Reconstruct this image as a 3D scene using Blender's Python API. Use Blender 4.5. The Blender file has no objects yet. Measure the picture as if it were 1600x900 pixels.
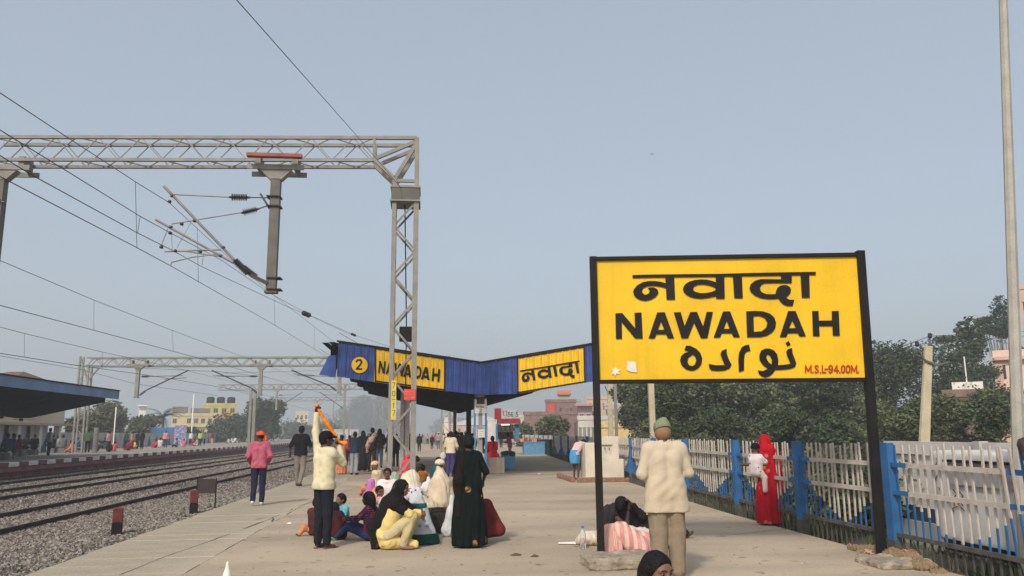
import bpy, bmesh, math, random
import numpy as np
from mathutils import Vector, Matrix
from mathutils.geometry import tessellate_polygon
random.seed(7); rng = np.random.default_rng(7)
S = bpy.context.scene
PI = math.pi
# ---------------------------------------------------------------- camera
F = 1250.0; H = 1.55; PITCH = math.atan(227 / F); ROLL = math.radians(0.5); YAW = 0.106
cy, sy = math.cos(YAW), math.sin(YAW); cp, sp = math.cos(PITCH), math.sin(PITCH)
fw = Vector((sy * cp, cy * cp, sp)); rt = Vector((cy, -sy, 0)); up = Vector((-sy * sp, -cy * sp, cp))
cr, sr = math.cos(ROLL), math.sin(ROLL)
rt2 = rt * cr - up * sr; up2 = rt * sr + up * cr
cam = bpy.data.cameras.new('camera'); camo = bpy.data.objects.new('camera', cam); S.collection.objects.link(camo)
camo.matrix_world = Matrix(((rt2.x, up2.x, -fw.x, 0), (rt2.y, up2.y, -fw.y, 0), (rt2.z, up2.z, -fw.z, H), (0, 0, 0, 1)))
cam.sensor_width = 36; cam.lens = 36 * F / 1600; cam.clip_start = 0.1; cam.clip_end = 4000
S.camera = camo
# ---------------------------------------------------------------- sky and sun
SUN_EL, SUN_AZ = math.radians(40), math.radians(205)     # azimuth clockwise from +Y: behind the camera, to the left
W = bpy.data.worlds.new('World'); S.world = W; W.use_nodes = True
nt = W.node_tree; nt.nodes.clear()
sky = nt.nodes.new('ShaderNodeTexSky'); sky.sky_type = 'NISHITA'; sky.sun_disc = False
sky.sun_elevation = SUN_EL; sky.sun_rotation = SUN_AZ
sky.air_density = 1.0; sky.dust_density = 5.5; sky.ozone_density = 1.5
hs = nt.nodes.new('ShaderNodeHueSaturation'); hs.inputs['Saturation'].default_value = 0.8
bg = nt.nodes.new('ShaderNodeBackground'); bg.inputs['Strength'].default_value = 0.12
wo = nt.nodes.new('ShaderNodeOutputWorld')
veil_ = nt.nodes.new('ShaderNodeMix'); veil_.data_type = 'RGBA'; veil_.inputs[0].default_value = 0.55      # thin even layer of high haze over the whole sky
veil_.inputs[7].default_value = (2.98, 3.4, 3.74, 1)
nt.links.new(sky.outputs[0], hs.inputs['Color']); nt.links.new(hs.outputs[0], veil_.inputs[6]); nt.links.new(veil_.outputs[2], bg.inputs[0]); nt.links.new(bg.outputs[0], wo.inputs[0])
sl = bpy.data.lights.new('sun', 'SUN'); sl.energy = 2.0; sl.angle = math.radians(5); sl.color = (1.0, 0.93, 0.82)
so = bpy.data.objects.new('sun', sl); S.collection.objects.link(so)
sd = Vector((math.sin(SUN_AZ) * math.cos(SUN_EL), math.cos(SUN_AZ) * math.cos(SUN_EL), math.sin(SUN_EL)))
so.rotation_euler = sd.to_track_quat('Z', 'Y').to_euler(); so.location = sd * 60
S.view_settings.view_transform = 'Standard'; S.view_settings.look = 'None'
S.view_settings.exposure = 0.56; S.view_settings.gamma = 1
S.cycles.volume_bounces = 1; S.cycles.max_bounces = 6; S.cycles.diffuse_bounces = 3
S.cycles.use_denoising = True

# ---------------------------------------------------------------- pixel -> place
def ray(px, py):
    return fw + rt2 * ((px - 800) / F) - up2 * ((py - 450) / F)
def G(px, py, z=0.0):
    d = ray(px, py); t = (z - H) / d.z; return Vector((d.x * t, d.y * t, z))
def AY(px, py, Y):
    d = ray(px, py); t = Y / d.y; return Vector((d.x * t, Y, H + d.z * t))
def AX(px, py, X):
    d = ray(px, py); t = X / d.x; return Vector((X, d.y * t, H + d.z * t))

# ---------------------------------------------------------------- materials
MATS = {}
def mat(name, col, rough=0.8, var=0.15, scale=6.0, bump=0.0, bscale=40.0, metal=0.0, col2=None, mix=0.5, coord='Object', spec=0.3, emit=None, fine=0.0):
    if name in MATS: return MATS[name]
    m = bpy.data.materials.new(name); m.use_nodes = True; MATS[name] = m
    n = m.node_tree; L = n.links; b = n.nodes['Principled BSDF']
    b.inputs['Roughness'].default_value = rough; b.inputs['Metallic'].default_value = metal
    b.inputs['Specular IOR Level'].default_value = spec
    tc = n.nodes.new('ShaderNodeTexCoord')
    ns = n.nodes.new('ShaderNodeTexNoise'); ns.inputs['Scale'].default_value = scale; ns.inputs['Detail'].default_value = 6
    L.new(tc.outputs[coord], ns.inputs['Vector'])
    rp = n.nodes.new('ShaderNodeValToRGB')
    c = Vector(col[:3]); c2 = Vector(col2[:3]) if col2 else c * (1 - var * 1.6)
    c1 = c if col2 else c * (1 + var)
    rp.color_ramp.elements[0].position = 0.5 - 0.22; rp.color_ramp.elements[1].position = 0.5 + 0.22
    if col2:
        rp.color_ramp.elements[0].position = mix - 0.12; rp.color_ramp.elements[1].position = mix + 0.12
    rp.color_ramp.elements[0].color = (*c2, 1); rp.color_ramp.elements[1].color = (*c1, 1)
    L.new(ns.outputs['Fac'], rp.inputs[0])
    out = rp.outputs[0]
    if fine:
        nf = n.nodes.new('ShaderNodeTexNoise'); nf.inputs['Scale'].default_value = bscale; nf.inputs['Detail'].default_value = 4
        L.new(tc.outputs[coord], nf.inputs['Vector'])
        mr = n.nodes.new('ShaderNodeMapRange'); mr.inputs[1].default_value = .3; mr.inputs[2].default_value = .7
        mr.inputs[3].default_value = 1 - fine; mr.inputs[4].default_value = 1 + fine
        L.new(nf.outputs['Fac'], mr.inputs[0])
        mx = n.nodes.new('ShaderNodeVectorMath'); mx.operation = 'SCALE'
        L.new(out, mx.inputs[0]); L.new(mr.outputs[0], mx.inputs['Scale']); out = mx.outputs[0]
    L.new(out, b.inputs['Base Color'])
    if bump:
        nb = n.nodes.new('ShaderNodeTexNoise'); nb.inputs['Scale'].default_value = bscale; nb.inputs['Detail'].default_value = 5
        L.new(tc.outputs[coord], nb.inputs['Vector'])
        bp = n.nodes.new('ShaderNodeBump'); bp.inputs['Strength'].default_value = bump; bp.inputs['Distance'].default_value = 0.02 if coord == 'Generated' or bscale > 15 else 0.035
        if bscale == 13: nb.inputs['Distortion'].default_value = 1.6; nb.inputs['Detail'].default_value = 2.5; nb.inputs['Roughness'].default_value = .55
        L.new(nb.outputs['Fac'], bp.inputs['Height']); L.new(bp.outputs[0], b.inputs['Normal'])
    if emit:
        b.inputs['Emission Color'].default_value = (*emit[:3], 1); b.inputs['Emission Strength'].default_value = emit[3]
    return m
def cloth(name, col, **k):
    k.setdefault('rough', 0.95); k.setdefault('var', 0.12); k.setdefault('scale', 5); k.setdefault('bump', 0.3); k.setdefault('bscale', 13); k.setdefault('spec', 0.1)
    return mat('cloth_' + name, col, **k)
def spotted(name, base, spot, scale=9, size=0.3, third=None, bump=.2):
    """cloth with printed or woven motifs (voronoi spots)"""
    m = cloth(name, base, bump=bump); n = m.node_tree; L = n.links; b = n.nodes['Principled BSDF']
    src = b.inputs['Base Color'].links[0].from_socket
    tc = n.nodes['Texture Coordinate']; v = n.nodes.new('ShaderNodeTexVoronoi'); v.inputs['Scale'].default_value = scale
    L.new(tc.outputs['Object'], v.inputs['Vector'])
    lt = n.nodes.new('ShaderNodeMath'); lt.operation = 'LESS_THAN'; lt.inputs[1].default_value = size
    L.new(v.outputs['Distance'], lt.inputs[0])
    mx = n.nodes.new('ShaderNodeMix'); mx.data_type = 'RGBA'
    L.new(lt.outputs[0], mx.inputs[0]); L.new(src, mx.inputs[6])
    if third:
        n2 = n.nodes.new('ShaderNodeTexNoise'); n2.inputs['Scale'].default_value = scale * 4
        L.new(tc.outputs['Object'], n2.inputs['Vector'])
        m2 = n.nodes.new('ShaderNodeMix'); m2.data_type = 'RGBA'; g = n.nodes.new('ShaderNodeMath'); g.operation = 'GREATER_THAN'; g.inputs[1].default_value = .5
        L.new(n2.outputs['Fac'], g.inputs[0]); L.new(g.outputs[0], m2.inputs[0])
        m2.inputs[6].default_value = (*spot, 1); m2.inputs[7].default_value = (*third, 1); L.new(m2.outputs[2], mx.inputs[7])
    else: mx.inputs[7].default_value = (*spot, 1)
    L.new(mx.outputs[2], b.inputs['Base Color']); return m
def striped(name, base, stripe, scale=8, axis='X', thr=.5, second=None):
    m = cloth(name, base); n = m.node_tree; L = n.links; b = n.nodes['Principled BSDF']
    src = b.inputs['Base Color'].links[0].from_socket; tc = n.nodes['Texture Coordinate']
    def wave(ax, sc):
        w = n.nodes.new('ShaderNodeTexWave'); w.wave_type = 'BANDS'; w.bands_direction = ax; w.inputs['Scale'].default_value = sc
        w.inputs['Distortion'].default_value = .6
        L.new(tc.outputs['Object'], w.inputs['Vector'])
        g = n.nodes.new('ShaderNodeMath'); g.operation = 'GREATER_THAN'; g.inputs[1].default_value = thr; L.new(w.outputs['Fac'], g.inputs[0]); return g
    mx = n.nodes.new('ShaderNodeMix'); mx.data_type = 'RGBA'; L.new(wave(axis, scale).outputs[0], mx.inputs[0]); L.new(src, mx.inputs[6]); mx.inputs[7].default_value = (*stripe, 1)
    o = mx.outputs[2]
    if second:
        m2 = n.nodes.new('ShaderNodeMix'); m2.data_type = 'RGBA'; L.new(wave('Z', scale * 1.1).outputs[0], m2.inputs[0]); L.new(o, m2.inputs[6]); m2.inputs[7].default_value = (*second, 1); o = m2.outputs[2]
    L.new(o, b.inputs['Base Color']); return m

# ---------------------------------------------------------------- object helpers
COL = S.collection
def new_obj(name, me, parent=None, loc=None):
    o = bpy.data.objects.new(name, me); COL.objects.link(o)
    if parent is not None: o.parent = parent
    if loc is not None: o.location = loc
    return o
def tag(o, label=None, cat=None, group=None, kind=None):
    if label: o['label'] = label
    if cat: o['category'] = cat
    if group: o['group'] = group
    if kind: o['kind'] = kind
    return o
def thing(name, label, cat, loc=(0, 0, 0), rz=0.0, group=None):
    o = new_obj(name, None, None, loc); o.rotation_euler = (0, 0, rz); o.empty_display_size = .1
    return tag(o, label, cat, group)
def mesh_np(name, verts, faces, mats, mi=None, smooth=False):
    """verts (n,3), faces (m,3|4) arrays"""
    me = bpy.data.meshes.new(name); verts = np.asarray(verts, dtype=np.float32); faces = np.asarray(faces, dtype=np.int32)
    k = faces.shape[1]; me.vertices.add(len(verts)); me.vertices.foreach_set('co', verts.ravel())
    me.loops.add(faces.size); me.loops.foreach_set('vertex_index', faces.ravel())
    me.polygons.add(len(faces)); me.polygons.foreach_set('loop_start', np.arange(0, faces.size, k, dtype=np.int32))
    try: me.polygons.foreach_set('loop_total', np.full(len(faces), k, dtype=np.int32))
    except Exception: pass
    for m in (mats if isinstance(mats, (list, tuple)) else [mats]): me.materials.append(m)
    if mi is not None: me.polygons.foreach_set('material_index', np.asarray(mi, dtype=np.int32))
    me.polygons.foreach_set('use_smooth', np.full(len(faces), smooth)); me.update(calc_edges=True)
    return me
class MB:
    """collects convex pieces and builds ONE mesh"""
    def __init__(s): s.v = []; s.f = []; s.m = []; s.sm = []
    def add(s, vs, fs, m=0, smooth=False):
        o = len(s.v); s.v += [tuple(v) for v in vs]; s.f += [tuple(i + o for i in f) for f in fs]; s.m += [m] * len(fs); s.sm += [smooth] * len(fs)
    def box(s, x0, y0, z0, x1, y1, z1, m=0):
        s.add([(x0, y0, z0), (x1, y0, z0), (x1, y1, z0), (x0, y1, z0), (x0, y0, z1), (x1, y0, z1), (x1, y1, z1), (x0, y1, z1)],
              [(0, 3, 2, 1), (4, 5, 6, 7), (0, 1, 5, 4), (1, 2, 6, 5), (2, 3, 7, 6), (3, 0, 4, 7)], m)
    def beam(s, a, b, w, h=None, m=0, up=(0, 0, 1)):
        a = Vector(a); b = Vector(b); h = h or w; d = (b - a).normalized(); u = Vector(up)
        if abs(d.dot(u)) > .98: u = Vector((0, 1, 0))
        x = d.cross(u).normalized() * w / 2; y = x.cross(d).normalized() * h / 2
        vs = [p + q for p in (a, b) for q in (-x - y, x - y, x + y, -x + y)]
        s.add(vs, [(0, 3, 2, 1), (4, 5, 6, 7), (0, 1, 5, 4), (1, 2, 6, 5), (2, 3, 7, 6), (3, 0, 4, 7)], m)
    def tube(s, pts, r, n=8, m=0, caps=True, smooth=True):
        pts = [Vector(p) for p in pts]; rr = r if isinstance(r, (list, tuple)) else [r] * len(pts)
        vs = []; fs = []; prev = None
        for i, p in enumerate(pts):
            d = (pts[min(i + 1, len(pts) - 1)] - pts[max(i - 1, 0)])
            d = d.normalized() if d.length > 1e-9 else Vector((0, 0, 1))
            u = Vector((0, 0, 1)) if abs(d.z) < .95 else Vector((0, 1, 0))
            x = d.cross(u).normalized()
            if prev is not None:
                x = (prev - d * prev.dot(d)).normalized()
            prev = x; y = d.cross(x)
            for k in range(n):
                a = 2 * PI * k / n; vs.append(p + (x * math.cos(a) + y * math.sin(a)) * rr[i])
        for i in range(len(pts) - 1):
            for k in range(n):
                fs.append((i * n + k, i * n + (k + 1) % n, (i + 1) * n + (k + 1) % n, (i + 1) * n + k))
        s.add(vs, fs, m, smooth)
        if caps:
            s.add(vs[:n], [tuple(range(n))[::-1]], m); s.add(vs[-n:], [tuple(range(n))], m)
    def lathe(s, prof, c=(0, 0, 0), n=16, m=0, axis=None):
        """prof: list of (r, z)"""
        vs = []; fs = []
        for r, z in prof:
            for k in range(n):
                a = 2 * PI * k / n; vs.append(Vector((r * math.cos(a), r * math.sin(a), z)))
        if axis is not None:
            q = Vector(axis).to_track_quat('Z', 'Y'); vs = [q @ v for v in vs]
        vs = [v + Vector(c) for v in vs]
        for i in range(len(prof) - 1):
            for k in range(n): fs.append((i * n + k, i * n + (k + 1) % n, (i + 1) * n + (k + 1) % n, (i + 1) * n + k))
        s.add(vs, fs, m, True); s.add(vs[:n], [tuple(range(n))[::-1]], m); s.add(vs[-n:], [tuple(range(n))], m)
    def prism(s, poly, y0, y1, m=0):
        """poly in xz, extruded along y"""
        n = len(poly); vs = [(x, y0, z) for x, z in poly] + [(x, y1, z) for x, z in poly]
        tri = tessellate_polygon([[Vector((x, z, 0)) for x, z in poly]])
        fs = [tuple(t) for t in tri] + [tuple(i + n for i in t[::-1]) for t in tri] + [(i, (i + 1) % n, (i + 1) % n + n, i + n) for i in range(n)]
        s.add(vs, fs, m)
    def mesh(s, name, mats):
        me = bpy.data.meshes.new(name); me.from_pydata(s.v, [], s.f)
        for q in (mats if isinstance(mats, (list, tuple)) else [mats]): me.materials.append(q)
        me.polygons.foreach_set('material_index', s.m); me.polygons.foreach_set('use_smooth', s.sm)
        bm = bmesh.new(); bm.from_mesh(me); bmesh.ops.recalc_face_normals(bm, faces=bm.faces); bm.to_mesh(me); bm.free()
        me.update(); return me
    def build(s, name, mats, parent=None, loc=None):
        return new_obj(name, s.mesh(name, mats), parent, loc)
def bevel_mesh(me, w, seg=2):
    bm = bmesh.new(); bm.from_mesh(me)
    bmesh.ops.bevel(bm, geom=list(bm.edges), offset=w, segments=seg, affect='EDGES', profile=.6); bm.to_mesh(me); bm.free(); return me
def boxobj(name, x0, y0, z0, x1, y1, z1, m, parent=None, bev=0):
    b = MB(); b.box(x0, y0, z0, x1, y1, z1); me = b.mesh(name, m)
    if bev: bevel_mesh(me, bev)
    return new_obj(name, me, parent)
def subdivide_noise(me, cuts, amp, sc=3.0):
    from mathutils import noise
    bm = bmesh.new(); bm.from_mesh(me); bmesh.ops.subdivide_edges(bm, edges=list(bm.edges), cuts=cuts, use_grid_fill=True)
    for v in bm.verts: v.co += noise.noise_vector(v.co * sc) * amp
    bm.to_mesh(me); bm.free(); me.update(); return me
def copy_tree(o, parent=None):
    c = o.copy(); COL.objects.link(c); c.parent = parent
    for ch in o.children: copy_tree(ch, c)
    return c

# ---------------------------------------------------------------- implicit surfaces (bodies, clothes, sacks)
def cone(a, b, r0, r1=None): return ('c', np.array(a, float), np.array(b, float), r0, r0 if r1 is None else r1)
def ell(c, r, M=None): return ('e', np.array(c, float), np.array(r, float), None if M is None else np.array(M, float))
def tubef(fn, lo, hi): return ('f', fn, np.array(lo, float), np.array(hi, float))
def field(p, P):
    if p[0] == 'c':
        _, a, b, r0, r1 = p; ab = b - a; L2 = max(ab @ ab, 1e-9); t = np.clip(((P - a) @ ab) / L2, 0, 1)
        return np.sqrt(((P - a - t[..., None] * ab) ** 2).sum(-1)) - (r0 + (r1 - r0) * t)
    if p[0] == 'e':
        _, c, r, M = p; Q = P - c
        if M is not None: Q = Q @ M
        k0 = np.sqrt(((Q / r) ** 2).sum(-1)); k1 = np.sqrt(((Q / (r * r)) ** 2).sum(-1)) + 1e-9
        return k0 * (k0 - 1) / k1
    return p[1](P)
def bounds(p, m):
    if p[0] == 'c': R = max(p[3], p[4]) + m; return np.minimum(p[1], p[2]) - R, np.maximum(p[1], p[2]) + R
    if p[0] == 'e': R = (p[2] if p[3] is None else np.full(3, p[2].max())) + m; return p[1] - R, p[1] + R
    return p[2] - m, p[3] + m
def sdf(prims, vox=.015, k=.03, cuts=(), sub=(), mod=None):
    """smooth union -> surface nets; returns verts, quads"""
    lo = np.min([bounds(p, vox * 2)[0] for p in prims], 0); hi = np.max([bounds(p, vox * 2)[1] for p in prims], 0)
    n = np.ceil((hi - lo) / vox).astype(int) + 2
    ax = [lo[i] + vox * np.arange(n[i]) for i in range(3)]
    D = np.full(n, 1.0, dtype=np.float64); m = k * 1.2 + vox * 3
    for p in prims:
        a, b = bounds(p, m); i0 = np.clip(((a - lo) / vox).astype(int), 0, n - 1); i1 = np.clip(((b - lo) / vox).astype(int) + 2, 1, n)
        sl_ = tuple(slice(i0[i], i1[i]) for i in range(3))
        P = np.stack(np.meshgrid(*[ax[i][sl_[i]] for i in range(3)], indexing='ij'), -1)
        d = field(p, P); o = D[sl_]; h = np.maximum(k - np.abs(d - o), 0) / k if k > 0 else 0
        D[sl_] = np.minimum(d, o) - h * h * k * .25
    if mod or cuts or sub:
        P = np.stack(np.meshgrid(*ax, indexing='ij'), -1)
        if mod: D = D + mod(P)
        for nn, c in cuts: D = np.maximum(D, P @ np.array(nn, float) - c)
        for q in sub: D = np.maximum(D, -field(q, P))
    D[0] = D[-1] = 1; D[:, 0] = D[:, -1] = 1; D[:, :, 0] = D[:, :, -1] = 1
    s = D < 0; c = np.zeros(np.array(s.shape) - 1, int)
    nx, ny, nz = s.shape
    for dx in (0, 1):
        for dy in (0, 1):
            for dz in (0, 1): c += s[dx:nx - 1 + dx, dy:ny - 1 + dy, dz:nz - 1 + dz]
    I = np.argwhere((c > 0) & (c < 8)); 
    if len(I) == 0: return np.zeros((0, 3)), np.zeros((0, 4), int)
    idx = -np.ones(c.shape, int); idx[tuple(I.T)] = np.arange(len(I))
    acc = np.zeros((len(I), 3)); cnt = np.zeros(len(I))
    cor = [(a, b, d) for a in (0, 1) for b in (0, 1) for d in (0, 1)]
    for e0 in cor:
        for axi in range(3):
            if e0[axi]: continue
            e1 = list(e0); e1[axi] = 1
            d0 = D[tuple((I + e0).T)]; d1 = D[tuple((I + e1).T)]; x = (d0 < 0) != (d1 < 0)
            t = np.where(x, d0 / np.where(x, d0 - d1, 1), 0); p = np.tile(np.array(e0, float), (len(I), 1)); p[:, axi] = t
            acc += p * x[:, None]; cnt += x
    V = lo + (I + acc / cnt[:, None]) * vox
    Q = []
    for axi in range(3):
        o = [0, 1, 2]; o.remove(axi); sh = [slice(None)] * 3; sh2 = [slice(None)] * 3; sh[axi] = slice(0, -1); sh2[axi] = slice(1, None)
        ch = s[tuple(sh)] != s[tuple(sh2)]; E = np.argwhere(ch)
        E = E[(E[:, o[0]] > 0) & (E[:, o[1]] > 0)]
        if len(E) == 0: continue
        def at(a, b):
            q = E.copy(); q[:, o[0]] -= a; q[:, o[1]] -= b; return idx[tuple(q.T)]
        q = np.stack([at(0, 0), at(1, 0), at(1, 1), at(0, 1)], 1)
        inside = s[tuple(E.T)]; flip = inside if axi != 1 else ~inside
        q[~flip] = q[~flip][:, ::-1]; Q.append(q)
    Q = np.concatenate(Q); Q = Q[(Q >= 0).all(1)]
    return V, Q
def smooth_np(V, Q, it=1):
    for _ in range(it):
        acc = np.zeros_like(V); cnt = np.zeros(len(V))
        for a, b in ((0, 1), (1, 2), (2, 3), (3, 0)):
            np.add.at(acc, Q[:, a], V[Q[:, b]]); np.add.at(acc, Q[:, b], V[Q[:, a]]); np.add.at(cnt, Q[:, a], 1); np.add.at(cnt, Q[:, b], 1)
        V = V * .5 + .5 * acc / np.maximum(cnt, 1)[:, None]
    return V
def blob(name, prims, m, parent=None, vox=.015, k=.03, smooth=1, **kw):
    V, Q = sdf(prims, vox, k, **kw)
    if len(Q) == 0: return None
    if smooth: V = smooth_np(V, Q, smooth)
    return new_obj(name, mesh_np(name, V, Q[:, ::-1], m, smooth=True), parent)
def merge_vq(parts):
    Vs, Qs, o = [], [], 0
    for V, Q in parts:
        if len(Q): Vs.append(V); Qs.append(Q + o); o += len(V)
    return np.concatenate(Vs), np.concatenate(Qs)
def wrinkle(amp, f=1.0, seed=0.0):
    def fn(P):
        x, y, z = P[..., 0] * f, P[..., 1] * f, P[..., 2] * f
        return amp * (np.sin(17 * z + 9 * np.sin(11 * x + seed) + 5 * y) * .5 + np.sin(31 * x + 13 * z + 6 * np.sin(19 * y + seed)) * .3 + np.sin(47 * y - 29 * z + seed * 2 + 4 * np.sin(23 * x)) * .3)
    return fn
# ================================================================ SETTING
M_earth = mat('earth', (.16, .13, .095), .95, .25, .5, bump=.5, bscale=8, fine=.2)
M_conc = mat('platform_concrete', (.405, .325, .235), .9, .13, .35, bump=.25, bscale=30, fine=.10)
M_edge = mat('edge_concrete', (.37, .31, .235), .9, .16, .8, bump=.3, bscale=25, fine=.14)
M_ballast = mat('ballast_bed', (.13, .112, .095), .95, .3, 8, bump=.8, bscale=30, fine=.35)
M_steel = mat('galvanised_steel', (.235, .22, .195), .6, .14, 3, metal=.0, bump=.1, fine=.1)
M_steel2 = mat('weathered_steel', (.12, .11, .095), .6, .2, 2, bump=.1)
M_rust = mat('rail_rust', (.045, .032, .027), .7, .3, 4, bump=.2)
M_railtop = mat('rail_head', (.12, .10, .09), .5, .2, 2, metal=.2)
M_sleeper = mat('sleeper_concrete', (.32, .29, .245), .9, .15, 3, bump=.3)
M_black = mat('black_paint', (.010, .009, .009), .6, .3, 3, spec=.2)
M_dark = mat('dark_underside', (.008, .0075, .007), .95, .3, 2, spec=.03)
M_white = mat('white_paint', (.72, .68, .62), .7, .10, 3, bump=.1)
M_wall = mat('whitewash_wall', (.60, .57, .53), .9, .14, 1.2, bump=.2, fine=.08)
M_maroon = mat('maroon_paint', (.15, .05, .045), .85, .3, 1.5, bump=.15)
M_red = mat('red_paint', (.5, .03, .025), .6, .15, 4)
M_blue = mat('fence_blue', (.028, .125, .31), .65, .2, 3, bump=.1)
M_bluedeep = mat('canopy_blue', (.026, .060, .24), .5, .28, 2.5, bump=.1, spec=.4)
M_yellow = mat('sign_yellow', (.74, .45, .008), .55, .09, 1.3, bump=.05, spec=.35, fine=.04)
M_cyel = mat('canopy_yellow', (.78, .46, .008), .5, .08, 3, spec=.35)
M_fwhite = mat('fence_white', (.47, .42, .37), .7, .14, 6, bump=.1)
M_fgrey = mat('fence_grey', (.085, .08, .075), .8, .3, 6)
M_glass = mat('window_glass', (.03, .035, .04), .15, .1, 2, spec=.5)

_n = M_yellow.node_tree; _b = _n.nodes['Principled BSDF']; _s = _b.inputs['Base Color'].links[0].from_socket
_m = _n.nodes.new('ShaderNodeMapping'); _m.inputs['Scale'].default_value = (9, 9, .55); _n.links.new(_n.nodes['Texture Coordinate'].outputs['Object'], _m.inputs[0])
_t = _n.nodes.new('ShaderNodeTexNoise'); _t.inputs['Scale'].default_value = 1.6; _t.inputs['Detail'].default_value = 5; _n.links.new(_m.outputs[0], _t.inputs[0])
_r = _n.nodes.new('ShaderNodeValToRGB'); _r.color_ramp.elements[0].position = .30; _r.color_ramp.elements[1].position = .48; _r.color_ramp.elements[0].color = (.74, .72, .74, 1); _r.color_ramp.elements[1].color = (1, 1, 1, 1); _n.links.new(_t.outputs['Fac'], _r.inputs[0])
_x = _n.nodes.new('ShaderNodeMix'); _x.data_type = 'RGBA'; _x.blend_type = 'MULTIPLY'; _x.inputs[0].default_value = .22; _n.links.new(_s, _x.inputs[6]); _n.links.new(_r.outputs[0], _x.inputs[7]); _n.links.new(_x.outputs[2], _b.inputs['Base Color'])
# ground sheet to the horizon
b = MB(); b.add([(-2500, -300, -.95), (2500, -300, -.95), (2500, 3500, -.95), (-2500, 3500, -.95)], [(0, 1, 2, 3)])
tag(b.build('ground', M_earth), kind='structure')
# right side land behind the fence, a little below the platform
b = MB(); b.box(5.75, -10, -.93, 90, 600, -.28)
g = b.build('embankment', mat('waste_ground', (.15, .125, .085), .95, .3, 2.5, bump=.8, bscale=14, col2=(.07, .075, .035), mix=.42, fine=.25)); tag(g, kind='structure')
# platform 2 body ; fence line polyline
FENCE = [(6.2, -2.0), (5.88, 6.3), (5.80, 12.4), (5.98, 18.4), (6.5, 26.0), (7.1, 35.0), (8.1, 50.0), (10.2, 78.0), (13, 130.0)]
def fence_x(Y):
    for (a, ya), (c, yc) in zip(FENCE, FENCE[1:]):
        if Y <= yc: return a + (c - a) * (Y - ya) / (yc - ya)
    return FENCE[-1][0]
EDGE = -4.55; STRIP = -2.75
b = MB(); vs = []; ys = [-6] + [float(y) for y in range(0, 135, 5)]
top = 0.0
for y in ys: vs += [(STRIP + .012, y, top), (fence_x(y) - .10, y, top), (fence_x(y) - .10, y, -.9), (STRIP + .012, y, -.9)]
n = len(ys); fs = []
for i in range(n - 1):
    a = i * 4; c = a + 4
    fs += [(a, a + 1, c + 1, c), (a + 1, a + 2, c + 2, c + 1), (a + 3, a, c, c + 3)]
fs += [(0, 3, 2, 1), ((n - 1) * 4, (n - 1) * 4 + 1, (n - 1) * 4 + 2, (n - 1) * 4 + 3)]
b.add(vs, fs); plat = b.build('platform', M_conc); tag(plat, kind='structure')
# stains on the platform through the material: broad damp grey patches
n_ = M_conc.node_tree; pb = n_.nodes['Principled BSDF']; src = pb.inputs['Base Color'].links[0].from_socket
tc = n_.nodes['Texture Coordinate']
mp = n_.nodes.new('ShaderNodeMapping'); mp.inputs['Scale'].default_value = (.10, .32, 1); mp.inputs['Rotation'].default_value = (0, 0, .35)
nn = n_.nodes.new('ShaderNodeTexNoise'); nn.inputs['Scale'].default_value = 3.0; nn.inputs['Detail'].default_value = 5
rr = n_.nodes.new('ShaderNodeValToRGB'); rr.color_ramp.elements[0].position = .42; rr.color_ramp.elements[1].position = .66
rr.color_ramp.elements[0].color = (1, 1, 1, 1); rr.color_ramp.elements[1].color = (.80, .82, .84, 1)
mx = n_.nodes.new('ShaderNodeMix'); mx.data_type = 'RGBA'; mx.blend_type = 'MULTIPLY'; mx.inputs[0].default_value = 1
n_.links.new(tc.outputs['Object'], mp.inputs[0]); n_.links.new(mp.outputs[0], nn.inputs[0]); n_.links.new(nn.outputs['Fac'], rr.inputs[0])
n3 = n_.nodes.new('ShaderNodeTexNoise'); n3.inputs['Scale'].default_value = 5.5; n3.inputs['Detail'].default_value = 3; n_.links.new(tc.outputs['Object'], n3.inputs['Vector'])
r3 = n_.nodes.new('ShaderNodeValToRGB'); r3.color_ramp.elements[0].position = .30; r3.color_ramp.elements[1].position = .37; r3.color_ramp.elements[0].color = (.62, .56, .50, 1); r3.color_ramp.elements[1].color = (1, 1, 1, 1)
m3 = n_.nodes.new('ShaderNodeMix'); m3.data_type = 'RGBA'; m3.blend_type = 'MULTIPLY'; m3.inputs[0].default_value = 1
n_.links.new(n3.outputs['Fac'], r3.inputs[0]); n_.links.new(mx.outputs[2], m3.inputs[6]); n_.links.new(r3.outputs[0], m3.inputs[7])
n_.links.new(src, mx.inputs[6]); n_.links.new(rr.outputs[0], mx.inputs[7]); n_.links.new(m3.outputs[2], pb.inputs['Base Color'])
# core of the edge strip with slabs laid on it
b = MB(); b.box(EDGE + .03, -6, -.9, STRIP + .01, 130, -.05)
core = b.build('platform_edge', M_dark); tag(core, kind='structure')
slabs = []
for k in range(5):
    b = MB(); w = .62 - .006; b.box(0, 0, -.06, STRIP - EDGE, w, 0); me = b.mesh('coping_slab', M_edge); bevel_mesh(me, .006, 1); slabs.append(me)
for i in range(150):
    y = -3 + i * .62
    o = new_obj('coping_slab', slabs[i % 5], core); o.location = (EDGE + rng.uniform(-.012, .012), y, rng.uniform(-.004, .004)); o.rotation_euler = (rng.uniform(-.003, .003), rng.uniform(-.002, .002), rng.uniform(-.004, .004))
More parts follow.
